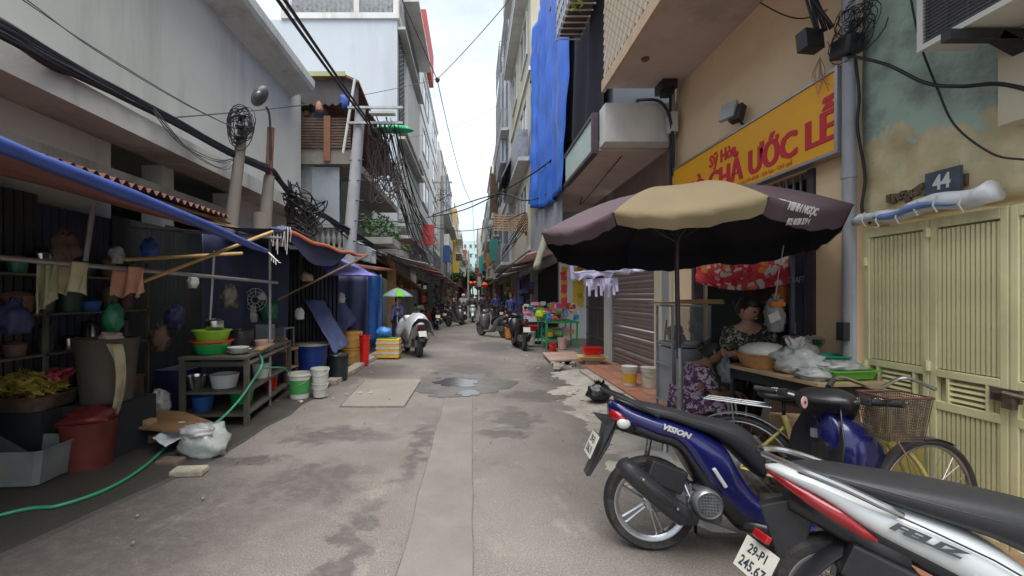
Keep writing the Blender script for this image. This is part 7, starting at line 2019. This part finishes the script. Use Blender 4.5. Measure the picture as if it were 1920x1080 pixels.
# ================================================================== PEOPLE
m_shirtA = print_mat('print_violet', [(.62, .50, .58), (.16, .07, .16), (.55, .40, .52), (.60, .5, .56)], 26, base=(.09, .045, .10))
m_shirtB = print_mat('print_black', [(.03, .03, .03), (.35, .30, .24), (.03, .03, .035), (.14, .16, .08)], 30, base=(.02, .02, .022))
def hand(parent, wrist, tip, palm_n, m_=m_skin, s_=1.0, curl=.5):
    """palm and five bent fingers from the wrist towards tip"""
    w, t = Vector(wrist), Vector(tip)
    d = (t - w).normalized(); n_ = Vector(palm_n).normalized(); sd_ = d.cross(n_).normalized(); n_ = sd_.cross(d).normalized()
    vs, es, rs = [w], [], [.026 * s_]
    pc_ = w + d * .045 * s_; vs.append(pc_); es.append((0, 1)); rs.append((.034 * s_, .02 * s_))
    pe = w + d * .085 * s_; vs.append(pe); es.append((1, 2)); rs.append((.036 * s_, .017 * s_))
    me = skin(vs, es, rs, 0, 2)
    o = obj('hand', me, m_, parent)
    for k, (off, L) in enumerate([(-.030, .060), (-.010, .072), (.011, .068), (.030, .052)]):
        a = w + d * .075 * s_ + sd_ * off * s_
        p1 = a + d * L * .5 * s_ + n_ * .004 * s_
        p2 = p1 + (d * math.cos(curl) + n_ * math.sin(curl)) * L * .35 * s_
        p3 = p2 + (d * math.cos(curl * 2) + n_ * math.sin(curl * 2)) * L * .3 * s_
        obj('finger', skin([a, p1, p2, p3], [(0, 1), (1, 2), (2, 3)], [.0088 * s_, .0085 * s_, .0078 * s_, .0066 * s_], 0, 1), m_, o)
    a = w + d * .02 * s_ - sd_ * .026 * s_
    p1 = a - sd_ * .028 * s_ + d * .03 * s_ + n_ * .012 * s_; p2 = p1 + d * .03 * s_ + n_ * .016 * s_
    obj('thumb', skin([a, p1, p2], [(0, 1), (1, 2)], [.013 * s_, .010 * s_, .008 * s_], 0, 1), m_, o)
    return o
def person(label, J, clothes, face, group=None, hair='bun', scale=1.0, detail=True, hands=None, hat=None, skin_m=m_skin, hair_m=None):
    """J: joint name -> world point. One continuous body; clothing grown over it."""
    base = J['ankleL'].copy(); base.z = min(J['ankleL'].z, J['ankleR'].z) - .08
    o = thing('person', label, 'person', tuple(base), group)
    names = ['pelvis', 'waist', 'chest', 'neck', 'head0', 'shL', 'elL', 'wrL', 'shR', 'elR', 'wrR', 'hipL', 'knL', 'ankleL', 'toeL', 'hipR', 'knR', 'ankleR', 'toeR']
    J = dict(J)
    J['head0'] = J['neck'].lerp(J['head'], .45)
    for sd_ in 'LR':
        J['hip' + sd_] = J['pelvis'] + (J['kn' + sd_] - J['pelvis']).normalized() * .02 + (J['sh' + sd_] - J['chest']) * .55
        if 'toe' + sd_ not in J: J['toe' + sd_] = J['ankle' + sd_] + Vector(face) * .16 + Vector((0, 0, -.045))
    ix = {n_: i for i, n_ in enumerate(names)}
    E_ = [('pelvis', 'waist'), ('waist', 'chest'), ('chest', 'neck'), ('neck', 'head0'), ('chest', 'shL'), ('shL', 'elL'), ('elL', 'wrL'), ('chest', 'shR'), ('shR', 'elR'), ('elR', 'wrR'), ('pelvis', 'hipL'), ('hipL', 'knL'), ('knL', 'ankleL'), ('ankleL', 'toeL'), ('pelvis', 'hipR'), ('hipR', 'knR'), ('knR', 'ankleR'), ('ankleR', 'toeR')]
    rad_ = dict(pelvis=.125, waist=.115, chest=.125, neck=.052, head0=.05, shL=.06, elL=.040, wrL=.026, shR=.06, elR=.040, wrR=.026, hipL=.095, knL=.060, ankleL=.036, toeL=.030, hipR=.095, knR=.060, ankleR=.036, toeR=.030)
    def grow(use, add, over={}):
        us = [n_ for n_ in names if n_ in use]
        id_ = {n_: i for i, n_ in enumerate(us)}
        es = [(id_[a], id_[b_]) for a, b_ in E_ if a in id_ and b_ in id_]
        return skin([J[n_] for n_ in us], es, [(over.get(n_, rad_[n_]) + add) * scale for n_ in us], 0, 2 if detail else 1)
    obj('body', grow(names, 0), skin_m, o)
    shirt = ['pelvis', 'waist', 'chest', 'shL', 'elL', 'shR', 'elR']
    if clothes.get('long'): shirt += ['wrL', 'wrR']
    sj = dict(J)
    if not clothes.get('long'):
        for sd_ in 'LR': sj['el' + sd_] = J['sh' + sd_].lerp(J['el' + sd_], .85)
    Jb, J = J, sj
    us = shirt
    id_ = {n_: i for i, n_ in enumerate(us)}
    es = [(id_[a], id_[b_]) for a, b_ in E_ if a in id_ and b_ in id_]
    obj('shirt', skin([J[n_] for n_ in us], es, [(rad_[n_] + (.022 if n_ in ('shL', 'shR', 'elL', 'elR') else .016)) * scale for n_ in us], 0, 2 if detail else 1), clothes['top'], o)
    J = Jb
    us = ['pelvis', 'hipL', 'knL', 'ankleL', 'hipR', 'knR', 'ankleR']
    id_ = {n_: i for i, n_ in enumerate(us)}
    es = [(id_[a], id_[b_]) for a, b_ in E_ if a in id_ and b_ in id_]
    J2 = dict(J)
    for sd_ in 'LR': J2['ankle' + sd_] = J['kn' + sd_].lerp(J['ankle' + sd_], .92)
    obj('trousers', skin([J2[n_] for n_ in us], es, [(rad_[n_] + .017) * scale for n_ in us], 0, 2 if detail else 1), clothes['legs'], o)
    # head
    h = J['head']; f_ = Vector(face).normalized(); up = (J['head'] - J['neck']).normalized(); up = (up + Vector((0, 0, 1.2))).normalized(); rt = f_.cross(up).normalized(); up = rt.cross(f_).normalized()
    M = Matrix((rt, f_, up)).transposed().to_4x4(); M.translation = h
    hs = .105 * scale
    mb = MB(); vs, fs = [], []
    n_, m__ = (22, 16) if detail else (12, 8)
    for i in range(m__ + 1):
        th = pi * i / m__
        for k in range(n_):
            q = 2 * pi * k / n_
            x, y, z = math.sin(th) * math.cos(q), math.sin(th) * math.sin(q), math.cos(th)
            jaw = 1 - .28 * max(0, -z) ** 1.3
            px_, py_, pz_ = x * .76 * jaw, y * (.93 if y > 0 else .98) * (1 - .12 * max(0, -z)), z * 1.16
            if y > .75 and detail:
                d2 = (x * x) / .02 + (z + .08) ** 2 / .05
                py_ += .16 * math.exp(-d2)
                py_ -= .05 * math.exp(-((abs(x) - .3) ** 2 / .02 + (z - .12) ** 2 / .02))
                py_ += .04 * math.exp(-(x * x / .05 + (z + .48) ** 2 / .01))
            vs.append(M @ Vector((px_ * hs, py_ * hs, pz_ * hs)))
    for i in range(m__):
        for k in range(n_):
            a0, a1 = i * n_ + k, i * n_ + (k + 1) % n_
            fs.append((a0, a0 + n_, a1 + n_, a1))
    hd = mb.add(vs, fs).build('head', skin_m, o, smooth=2)
    if detail:
        for sg in (-1, 1):
            p = M @ Vector((sg * .30 * hs, .83 * hs, .10 * hs))
            MB().ball(tuple(p), .011 * scale, 8, 6).build('eye', m_dark, hd, smooth=2)
            p = M @ Vector((sg * .77 * hs, -.02 * hs, .0))
            MB().ball(tuple(p), .024 * scale, 8, 6, sx=.5, sz=1.25).build('ear', skin_m, hd, smooth=2)
        xf(MB().ball((0, .90 * hs, -.52 * hs), .022 * scale, 10, 6, sy=.45, sz=.3), M).build('mouth', m_pink, hd, smooth=2)
    hm = hair_m or m_hair
    if hat is None:
        vs, fs = [], []
        for i in range(m__ + 1):
            th = pi * .68 * i / m__
            for k in range(n_):
                q = 2 * pi * k / n_
                x, y, z = math.sin(th) * math.cos(q), math.sin(th) * math.sin(q), math.cos(th)
                lim = .42 if y > .25 else (-.15 if abs(x) > .7 else -.6)
                z2 = max(z, lim) if y > -.1 else z
                g = 1.10 + .03 * noise.noise(Vector((x * 5, y * 5, z * 5)))
                vs.append(M @ Vector((x * .80 * hs * g, (y * .96 * g - .04) * hs, z2 * 1.16 * hs * g + .004)))
        for i in range(m__):
            for k in range(n_):
                a0, a1 = i * n_ + k, i * n_ + (k + 1) % n_
                fs.append((a0, a0 + n_, a1 + n_, a1))
        ho = MB().add(vs, fs).build('hair', hm, o, smooth=2)
        if hair == 'bun':
            MB().ball(tuple(M @ Vector((0, -1.05 * hs, .15 * hs))), .05 * scale, 10, 8, .3).build('bun', hm, ho, smooth=2)
    else:
        xf(MB().ball((0, 0, .25 * hs), hs * 1.12, 16, 10, sz=.9), M).build('helmet', hat, o, smooth=2)
    for sd_ in 'LR':
        a = J['ankle' + sd_]; t = J['toe' + sd_]
        d = (t - a); d.z = 0; d.normalize()
        sh = MB(); M2 = Matrix((d, Vector((-d.y, d.x, 0)), Vector((0, 0, 1)))).transposed().to_4x4(); M2.translation = (a.x + d.x * .06, a.y + d.y * .06, min(a.z, t.z) - .035)
        xf(sh.ball((0, 0, 0), .13 * scale, 12, 6, sx=1, sy=.40, sz=.16), M2).build('sandal', m_black, o, smooth=2)
    if hands:
        for sd_, (tip, pn, cu) in hands.items():
            hand(o, J['wr' + sd_], tip, pn, skin_m, scale, cu)
    return o
V = Vector
# seated woman, leaning forward at the food table
bx_, by_ = 2.30, 4.55
J = dict(pelvis=V((2.33, 4.62, .40)), waist=V((2.36, 4.60, .53)), chest=V((2.42, 4.57, .70)), neck=V((2.49, 4.54, .84)), head=V((2.545, 4.52, .945)),
         shL=V((2.41, 4.72, .76)), elL=V((2.50, 4.74, .56)), wrL=V((2.66, 4.62, .57)), shR=V((2.41, 4.40, .76)), elR=V((2.47, 4.34, .55)), wrR=V((2.66, 4.37, .58)),
         knL=V((2.66, 4.72, .44)), ankleL=V((2.63, 4.72, .20)), knR=V((2.56, 4.36, .45)), ankleR=V((2.44, 4.34, .20)))
J['toeL'] = J['ankleL'] + V((.13, -.02, -.045)); J['toeR'] = J['ankleR'] + V((.13, -.03, -.045))
for k_ in J: J[k_] = J[k_] + V((-.15, -.18, 0))
person('woman in purple flowered clothes sitting on a low stool beside the food table', J, {'top': m_shirtA, 'legs': m_shirtA}, (.85, -.35, -.25),
       hands={'L': (J['wrL'] + V((.09, -.06, -.01)), (0, 0, -1), .5), 'R': (J['wrR'] + V((.10, -.01, -.03)), (0, .3, -1), .6)})
o = thing('low_stool', 'low plastic stool under the seated woman in purple', 'stool', (2.18, 4.44, .12))
MB().box(2.05, 2.31, 4.32, 4.58, .26, .29).build('seat', m_bcur, o, bevel=.01)
for x in (2.07, 2.29):
    for y in (4.34, 4.56): MB().tube([(x, y, .124), (x * .98 + .0436, y, .26)], .016, 6).build('leg', m_bcur, o)
# standing woman behind the table
J = dict(pelvis=V((2.70, 4.30, .78)), waist=V((2.69, 4.27, .92)), chest=V((2.66, 4.22, 1.08)), neck=V((2.63, 4.17, 1.24)), head=V((2.61, 4.13, 1.375)),
         shL=V((2.80, 4.16, 1.16)), elL=V((2.84, 4.02, .96)), wrL=V((2.74, 3.88, 1.02)), shR=V((2.49, 4.24, 1.15)), elR=V((2.43, 4.22, .93)), wrR=V((2.47, 4.02, .98)),
         knL=V((2.77, 4.28, .46)), ankleL=V((2.77, 4.32, .20)), knR=V((2.62, 4.30, .46)), ankleR=V((2.62, 4.34, .20)))
person('woman in a black and cream print top standing bent over the food table', J, {'top': m_shirtB, 'legs': m_satin}, (.35, -.9, -.35),
       hands={'L': (J['wrL'] + V((-.02, -.09, -.02)), (0, 0, -1), .5), 'R': (J['wrR'] + V((.03, -.09, -.03)), (0, 0, -1), .5)})
# riders and walkers in the distance
def walker(x, y, label, top, legs, face=(0, 1, 0), h_=1.62, hat=None, stride=.12, long=True):
    f_ = V(face).normalized(); r_ = V((f_.y, -f_.x, 0)); s_ = h_ / 1.7
    def P(a, b_, c): return V((x, y, 0)) + r_ * a * s_ + f_ * b_ * s_ + V((0, 0, c * s_))
    J = dict(pelvis=P(0, 0, .92), waist=P(0, 0, 1.06), chest=P(0, 0, 1.26), neck=P(0, .01, 1.44), head=P(0, .03, 1.58), shL=P(-.19, 0, 1.38), elL=P(-.24, -.04, 1.12), wrL=P(-.24, .08, .9), shR=P(.19, 0, 1.38), elR=P(.24, .02, 1.12), wrR=P(.24, -.05, .9),
             knL=P(-.1, stride, .5), ankleL=P(-.1, stride * .8, .09), knR=P(.1, -stride * .3, .5), ankleR=P(.1, -stride, .09))
    return person(label, J, {'top': top, 'legs': legs, 'long': long}, face, 'people in the distance', 'short', s_, False, None, hat)
def rider(x, y, deg, label, top, legs, hat):
    f_ = V((math.cos(rad(deg)), math.sin(rad(deg)), 0)); l_ = V((-f_.y, f_.x, 0))
    def P(a, b_, c): return V((x, y, 0)) + f_ * a + l_ * b_ + V((0, 0, c))
    J = dict(pelvis=P(.30, 0, .88), waist=P(.31, 0, 1.0), chest=P(.35, 0, 1.20), neck=P(.39, 0, 1.38), head=P(.42, 0, 1.50), shL=P(.36, .18, 1.31), elL=P(.58, .27, 1.10), wrL=P(.86, .30, 1.0), shR=P(.36, -.18, 1.31), elR=P(.58, -.27, 1.10), wrR=P(.86, -.30, 1.0),
             knL=P(.72, .15, .68), ankleL=P(.72, .14, .33), knR=P(.72, -.15, .68), ankleR=P(.72, -.14, .33))
    return person(label, J, {'top': top, 'legs': legs, 'long': True}, tuple(f_), 'motorbike riders', 'short', 1.0, False, None, hat)
m_cl = [mat('cloth_%d' % i, c, .9, 0, .2, 5) for i, c in enumerate([(.30, .28, .30), (.03, .05, .20), (.35, .10, .10), (.08, .08, .09), (.42, .36, .28), (.15, .10, .20), (.50, .50, .50)])]
rider(-.45, 23.5, 92, 'rider in a pale patterned jacket heading away on the maroon motorbike', m_cl[0], m_cl[3], m_cl[6])
rider(.03, 26.0, -90, 'rider in dark clothes coming towards us on the mint scooter', m_cl[3], m_cl[3], m_cl[3])
walker(1.55, 17.2, 'person in a navy jacket standing by the motorbikes on the right', m_cl[1], m_cl[3], (-.6, -.8, 0))
walker(1.30, 24.0, 'person in dark blue walking behind the right motorbikes', m_cl[1], m_cl[3], (0, -1, 0))
walker(.75, 31.0, 'person in black standing mid street at the right', m_cl[3], m_cl[3], (0, 1, 0))
walker(.95, 36.0, 'person in a red top far away on the right', m_cl[2], m_cl[3], (0, -1, 0))
walker(.35, 40.0, 'person in blue crossing the far lane', m_cl[1], m_cl[5], (1, 0, 0))
walker(-1.3, 31.0, 'person in a beige top by the left shops', m_cl[4], m_cl[3], (1, 0, 0))
walker(-1.0, 44.0, 'person in violet far down the left side', m_cl[5], m_cl[3], (0, 1, 0))
walker(-2.15, 12.6, 'vendor in a violet apron under the green street umbrella', m_purp, m_ncur, (.8, -.5, 0), 1.5)
walker(1.1, 50.0, 'distant person in white on the right', m_cl[6], m_cl[1], (0, -1, 0))
walker(.0, 56.0, 'distant person in dark clothes mid street', m_cl[3], m_cl[3], (0, 1, 0))
# ================================================================== POLES AND WIRES
m_pole = mat('pole_concrete', (.22, .205, .175), .88, 0, .15, 3, .3, 40, stain=(.2, .18, .15), stain_amt=.6, streak=True)
m_poleW = mat('pole_whitewashed', (.36, .37, .385), .85, 0, .12, 3, .3, stain=(.3, .3, .29), stain_amt=.6, streak=True)
def pole(name, label, pts, rs, m_, cat='pole'):
    o = thing(name, label, cat, (pts[0][0], pts[0][1], 0))
    MB().tube(pts, rs, 14).build('shaft', m_, o, smooth=True)
    return o
a, b_ = at(434, 415, 6.75), at(456, 235, 6.75)
o = pole('utility_pole', 'shorter concrete pole wrapped in cable coils before the grey house', [(a.x - .05, a.y, 0), tuple(a), tuple(b_)], [.11, .095, .07], m_pole)
b2 = b_
co = MB()
for k in range(22):
    c = b2 + V((R.uniform(-.09, .12), -.10, R.uniform(-.16, .08))); r_ = R.uniform(.12, .30); q0 = R.uniform(0, 1)
    co.tube([c + V((math.cos(t * .42 + q0) * r_ * .62, .02 * math.sin(t), math.sin(t * .42 + q0) * r_)) for t in range(16)], .007, 5, False)
co.build('cable_coil', m_cable, o, smooth=2)
tp = MB()
for k in range(3): tp.lathe([(.05, 0), (.07, .03), (.05, .06)], (b2.x - .03 + .03 * k, b2.y - .1, b2.z - .25 + .16 * k), 10)
tp.build('insulator', m_black, o, smooth=True)
a, b_ = at(497, 415, 7.4), at(508, 240, 7.4)
o = pole('lamp_pole', 'concrete pole with a rusty upper tube carrying the street lamp', [(a.x - .05, a.y, 0), tuple(a), tuple(at(505, 330, 7.4))], [.12, .105, .085], m_pole)
MB().tube([tuple(at(504, 335, 7.38)), tuple(b_)], .06, 10).build('upper_tube', m_rust, o, smooth=True)
MB().tube([tuple(at(490, 480, 7.4)), tuple(at(490, 400, 7.4))], .15, 12).build('foot_collar', m_pole, o, smooth=True)
arm = smooth_path([at(507, 300, 7.3), at(507, 250, 7.25), at(505, 215, 7.2), at(499, 200, 7.15)], 5)
MB().tube(arm, .02, 8).build('arm', m_black, o, smooth=True)
lc = at(487, 180, 7.1)
ML = Matrix.Translation(lc) @ Matrix.Rotation(rad(35), 4, 'Y')
lo = xf(MB().ball((0, 0, 0), .165, 18, 12, sx=.62, sy=.75, sz=1.12), ML).build('lamp_head', mat('lamp_shell', (.10, .10, .095), .5, .3, .25, 8), o, smooth=2)
xf(MB().ball((.03, -.10, -.03), .09, 12, 8, sx=.7, sy=.6, sz=1), ML).build('lamp_lens', m_glass, lo, smooth=2)
a, b_ = at(655, 465, 10.1), at(676, 205, 10.1)
o = pole('utility_pole', 'tall whitewashed concrete pole festooned with cables beyond the navy tarpaulin', [(a.x - .1, a.y, 0), tuple(a), tuple(b_)], [.165, .15, .115], m_poleW)
for (x, z) in ((1, .0), (1, .35)):
    zz = b_.z - z
    MB().box(b_.x - .25, b_.x + 1.0, 9.92, 9.98, zz - .05, zz).build('crossarm', m_steel, o)
MB().obox((b_.x + .55, 9.9, b_.z - .18), (.55, .3, .05), 0, rad(10)).build('cable_tray', m_white, o)
for i in range(5): MB().tube([at(668, 300 + i * 38, 10.0) + V((-.17, 0, 0)), at(668, 300 + i * 38, 10.0) + V((.17, 0, 0))], .012, 5).build('clamp', m_black, o)
tag(crumple(tuple(at(738, 243, 10.6)), .28, 1.6, .6, .32, .4, 150, 'green_net', mat('net_green', (.03, .42, .17), .6), None), 'green netting scrap caught on the crossarm of the whitewashed pole', 'net')
for i, (px, pt, Y, la) in enumerate([(829, 330, 31, 'blueish utility pole far down the left row'), (878, 470, 60, 'slim utility pole in the far distance'), (928, 400, 34, 'dark utility pole on the right before the mossy house')]):
    p = at(px, pt, Y)
    o = pole('utility_pole', la, [(p.x, Y, 0), (p.x, Y, p.z)], [.16, .11], m_poleW if i == 0 else m_greyd)
    MB().box(p.x - .7, p.x + .7, Y - .05, Y + .05, p.z - .5, p.z - .4).build('crossarm', m_steel, o)
    if i != 1:
        cb = MB()
        for k in range(4): cb.tube([V((p.x + R.uniform(-.5, .5), Y - .1, p.z - 1 - R.random())) + V((math.cos(t) * .3, 0, math.sin(t) * .35)) for t in range(7)], .02, 4, False)
        cb.build('cable_tangle', m_cable, o)
def wire(name, label, paths, r, m_=None, cat='cable', group=None):
    mb = MB()
    for p in paths:
        mb.tube(p, r if not isinstance(r, tuple) else R.uniform(*r), 5, False)
    return tag(mb.build(name, m_ or m_cable, smooth=2), label, cat, group)
# big bundle sweeping from the top left corner past both poles
def jit(pts, s_): return [V(p) + V((R.uniform(-s_, s_) * .5, R.uniform(-s_, s_), R.uniform(-s_, s_))) for p in pts]
key = [at(-260, -75, 2.9), at(0, 52, 3.5), at(110, 115, 4.1), at(230, 178, 4.9), at(330, 230, 5.7), at(430, 285, 6.6), at(505, 320, 7.3)]
paths = []
for k in range(34):
    q = [p + V((0, 0, .0)) for p in key]
    w_ = R.uniform(-1, 1)
    q = [p + V((R.uniform(-.015, .015), 0, w_ * (.075, .07, .065, .05, .04, .04, .035)[i] + R.uniform(-.012, .012))) for i, p in enumerate(q)]
    paths.append(smooth_path(q, 8))
wire('cable_bundle', 'thick black cable bundle sweeping down across the grey house wall', paths, (.012, .022), cat='cable bundle')
wire('cable_bundle', 'loose lower strands sagging under the thick bundle on the grey house wall', [smooth_path(jit([at(20, 75, 3.6), at(100, 128, 4.1), at(180, 150 + k * 3, 4.6), at(250, 195 - k, 5.0)], .02), 8) for k in range(4)], .014, cat='cable bundle')
wire('messenger_wire', 'thin double wire running above the thick bundle over the grey house', [smooth_path([at(40 + 8 * k, -2, 3.6), at(180, 92 + 3 * k, 4.5), at(345, 192 + 2 * k, 5.7), at(450, 245, 6.6)], 8) for k in range(2)], .006, m_cableg, 'wire')
wire('drop_wires', 'small drop wires fanning out near the coiled pole', [smooth_path(jit([at(285, 205, 5.3), at(330 + 8 * k, 262 + 6 * k, 5.7), at(400 + 5 * k, 300 + 4 * k, 6.4), at(440, 300, 6.7)], .03), 6) for k in range(5)], .006, m_cableg, 'wires')
wire('cable_bundle', 'cable bundle dipping from the lamp pole to the whitewashed pole', [smooth_path(jit([at(430, 285, 6.65), at(505, 318, 7.35), at(545, 365, 8.0), at(600, 400, 9.0), at(655, 440 + R.uniform(-14, 10), 10.0), at(700, 462, 11.5)], .05), 8) for k in range(20)], (.011, .02), cat='cable bundle')
wire('cable_loops', 'tangled cable loops hanging under the bundle past the lamp pole', [smooth_path([at(540 + R.uniform(-15, 20), 350 + R.uniform(-15, 25), 8.0 + R.uniform(-.1, .1)), at(560 + R.uniform(-25, 25), 385 + R.uniform(-25, 30), 8.1), at(590 + R.uniform(-25, 25), 410 + R.uniform(-35, 25), 8.3), at(560 + R.uniform(-20, 30), 440 + R.uniform(-30, 15), 8.2), at(545, 400 + R.uniform(-30, 30), 8.1)], 6) for k in range(32)], (.008, .016), cat='cables')
wire('cable_bundle', 'black cables dropping behind the navy tarpaulin from the tangled loops', [smooth_path(jit([at(570, 385, 8.2), at(575, 430, 8.2), at(565, 470, 8.25), at(560, 520, 8.3)], .05), 6) for k in range(9)], .014, cat='cable bundle')
# fan of cables from the white pole
fan = []
for k in range(22):
    t = k / 21
    a = at(690 + 55 * t, 225 + R.uniform(-8, 30), 10.0 + R.uniform(-.1, .2)); b_ = at(815 + R.uniform(-12, 12), 470 + R.uniform(-60, 45), 24 + R.uniform(-2, 6))
    fan.append(sag(a, b_, R.uniform(.1, 1.6)))
wire('cable_fan', 'fan of black cables running from the whitewashed pole down the left row', fan, (.009, .018), cat='cables')
wire('cable_drape', 'brown and grey cables draped in bunches beside the whitewashed pole', [smooth_path([at(700 + R.uniform(-12, 40), 235 + R.uniform(-10, 25), 10.3), at(705 + R.uniform(-20, 35), 300 + R.uniform(-20, 20), 10.4), at(715 + R.uniform(-35, 45), 350 + R.uniform(-25, 35), 10.5), at(740 + R.uniform(-40, 30), 330 + R.uniform(-50, 30), 10.5)], 6) for k in range(30)], (.006, .015), mat('cable_brown', (.075, .06, .06), .6), cat='cables')
wire('upper_cables', 'two black cables descending from the sky along the roof cornice to the whitewashed pole', [sag(at(500 + 14 * k, -30, 4.2), at(690 + 5 * k, 232, 10.0), .02 - .0 * k) for k in range(2)], .022, cat='cables')
wire('upper_cables', 'cable continuing from the whitewashed pole top towards the far left row', [sag(at(745, 262, 10.3), at(830, 420, 31), .8) for k in range(3)], .015, cat='cables')
# wires crossing the sky
wire('sky_wire', 'pale wire crossing from the grey house to the sky knot', [sag(at(300, 222, 5.5), at(585, 195, 12), .02), sag(at(585, 195, 12), at(820, 148, 22), .05)], .012, m_cableg, 'wire')
wire('sky_wire', 'wire rising from the sky knot to the top of the gap', [sag(at(818, 150, 22), at(965, -12, 16), .1)], .018, m_cableg, 'wire')
wire('sky_wire', 'long dark wire falling from a left roof through the sky knot', [sag(at(745, -20, 17), at(820, 150, 22), .0), sag(at(820, 150, 22), at(886, 380, 48), 1.2), sag(at(886, 380, 48), at(890, 470, 60), .2)], .022, mat('wire_maroon', (.12, .04, .05), .6), 'wire')
tag(MB().ball(tuple(at(820, 150, 22)), .12, 8, 6, .4).build('wire_knot', m_rust), 'small dark knot where the sky wires cross', 'knot')
wire('crossing_cable', 'thick black cable sagging across the whole street beneath the blue tarp', [smooth_path([at(800, 408, 20), at(862, 396, 17), at(925, 368, 14), at(1010, 318, 11), at(1070, 265, 9.0), at(1130, 205, 7.4), at(1215, 187, 6.3), at(1250, 205, 6.15), at(1262, 262, 6.15), at(1262, 330, 6.2)], 8)] + [smooth_path([at(810, 404, 20), at(925, 366, 14), at(985, 376, 12.5), at(1040, 355, 10), at(1090, 290, 8.0)], 8)], .022, cat='cable')
wire('crossing_cable', 'lower thin cable crossing the street at the height of the timber awning', [smooth_path([at(670, 408, 11), at(780, 420, 18), at(860, 433, 20), at(920, 425, 18), at(985, 398, 13)], 8)], .018, cat='cable')
wire('crossing_cable', 'faint high cable crossing behind the sky knot', [sag(at(960, 180, 26), at(745, 260, 22), .5)], .006, m_cableg, cat='cable')
wire('street_cables', 'cables strung low along the left row to the street end', [sag(at(700 + 9 * k, 470 + 3 * k, 12), at(850, 512 + R.uniform(-12, 12), 45), .6) for k in range(7)], .018, cat='cables')
wire('street_cables', 'cables strung along the right row into the distance', [sag(at(985, 398 + 6 * k, 13), at(905, 500 + R.uniform(-15, 10), 50), .7) for k in range(6)], .016, cat='cables')
# right wall cables
wire('wall_cable', 'thick black cable sagging across the green wall at the top right', [smooth_path([(2.84, 3.36, 3.36), at(1660, 120, 3.0), at(1735, 155, 2.72), at(1800, 162, 2.5), at(1880, 158, 2.35), at(1990, 185, 2.1)], 8)], .011)
wire('wall_cable', 'thin cable hanging from the air conditioner across the green wall', [smooth_path([at(1706, -10, 2.9), at(1725, 80, 2.8), at(1757, 165, 2.75), at(1790, 235, 2.6), at(1860, 288, 2.4), at(1925, 300, 2.25)], 8)], .006)
wire('wall_cable', 'black cable running down beside the drainpipe to the rolled awning', [smooth_path([at(1604, 110, 3.30), at(1611, 180, 3.27), at(1608, 240, 3.27), at(1622, 330, 3.25), at(1616, 392, 3.25), at(1632, 420, 3.22)], 8)], .010)
wire('wall_cable', 'thin wire looping along the top of the beige wall', [smooth_path([at(1425, 5, 4.3), at(1470, 28, 4.0), at(1510, 34, 3.8), at(1560, 15, 3.6)], 6)], .006)
wire('ceiling_wires', 'loose wire hanging under the balcony above the shutter', [smooth_path([(2.0 + R.random() * .8, 6.8 + R.random() * 3, 3.68), (2.1 + R.random() * .7, 6.8 + R.random() * 3, 3.45 + R.random() * .15), (2.2 + R.random() * .7, 6.8 + R.random() * 3, 3.66)], 6) for k in range(1)], (.005, .009), cat='wire')
wire('washing_line', 'cord stretched from the parasol to the wall holding the cloths', [sag(pa + V((0, 0, .02)), V((2.93, 4.0, 2.15)), .03)], .005, m_cableg, 'cord')
# bundle of pipes down the corner column of the beige house
o = thing('corner_pipes', 'grey pipe and cable run down the far corner of the beige wall', 'pipes', (2.9, 6.35, .1))
MB().tube([(2.88, 6.30, 2.6), (2.88, 6.30, 4.48)], .04, 10).build('pipe', m_pipe, o, smooth=True)
MB().tube([(2.82, 6.22, 2.5), (2.82, 6.22, 4.4)], .018, 8).build('cable', m_cable, o, smooth=True)
MB().obox((2.84, 6.2, 3.95), (.10, .16, .28)).build('conduit_box', m_lgrey, o, bevel=.01)
tag(MB().tube([at(1250, 600, 6.0), at(1246, 640, 6.0), at(1256, 720, 6.0)], .012, 6).build('garden_pipe', m_wood), 'thin brown hose hanging beside the cream column', 'hose')
S.world.node_tree.update_tag()
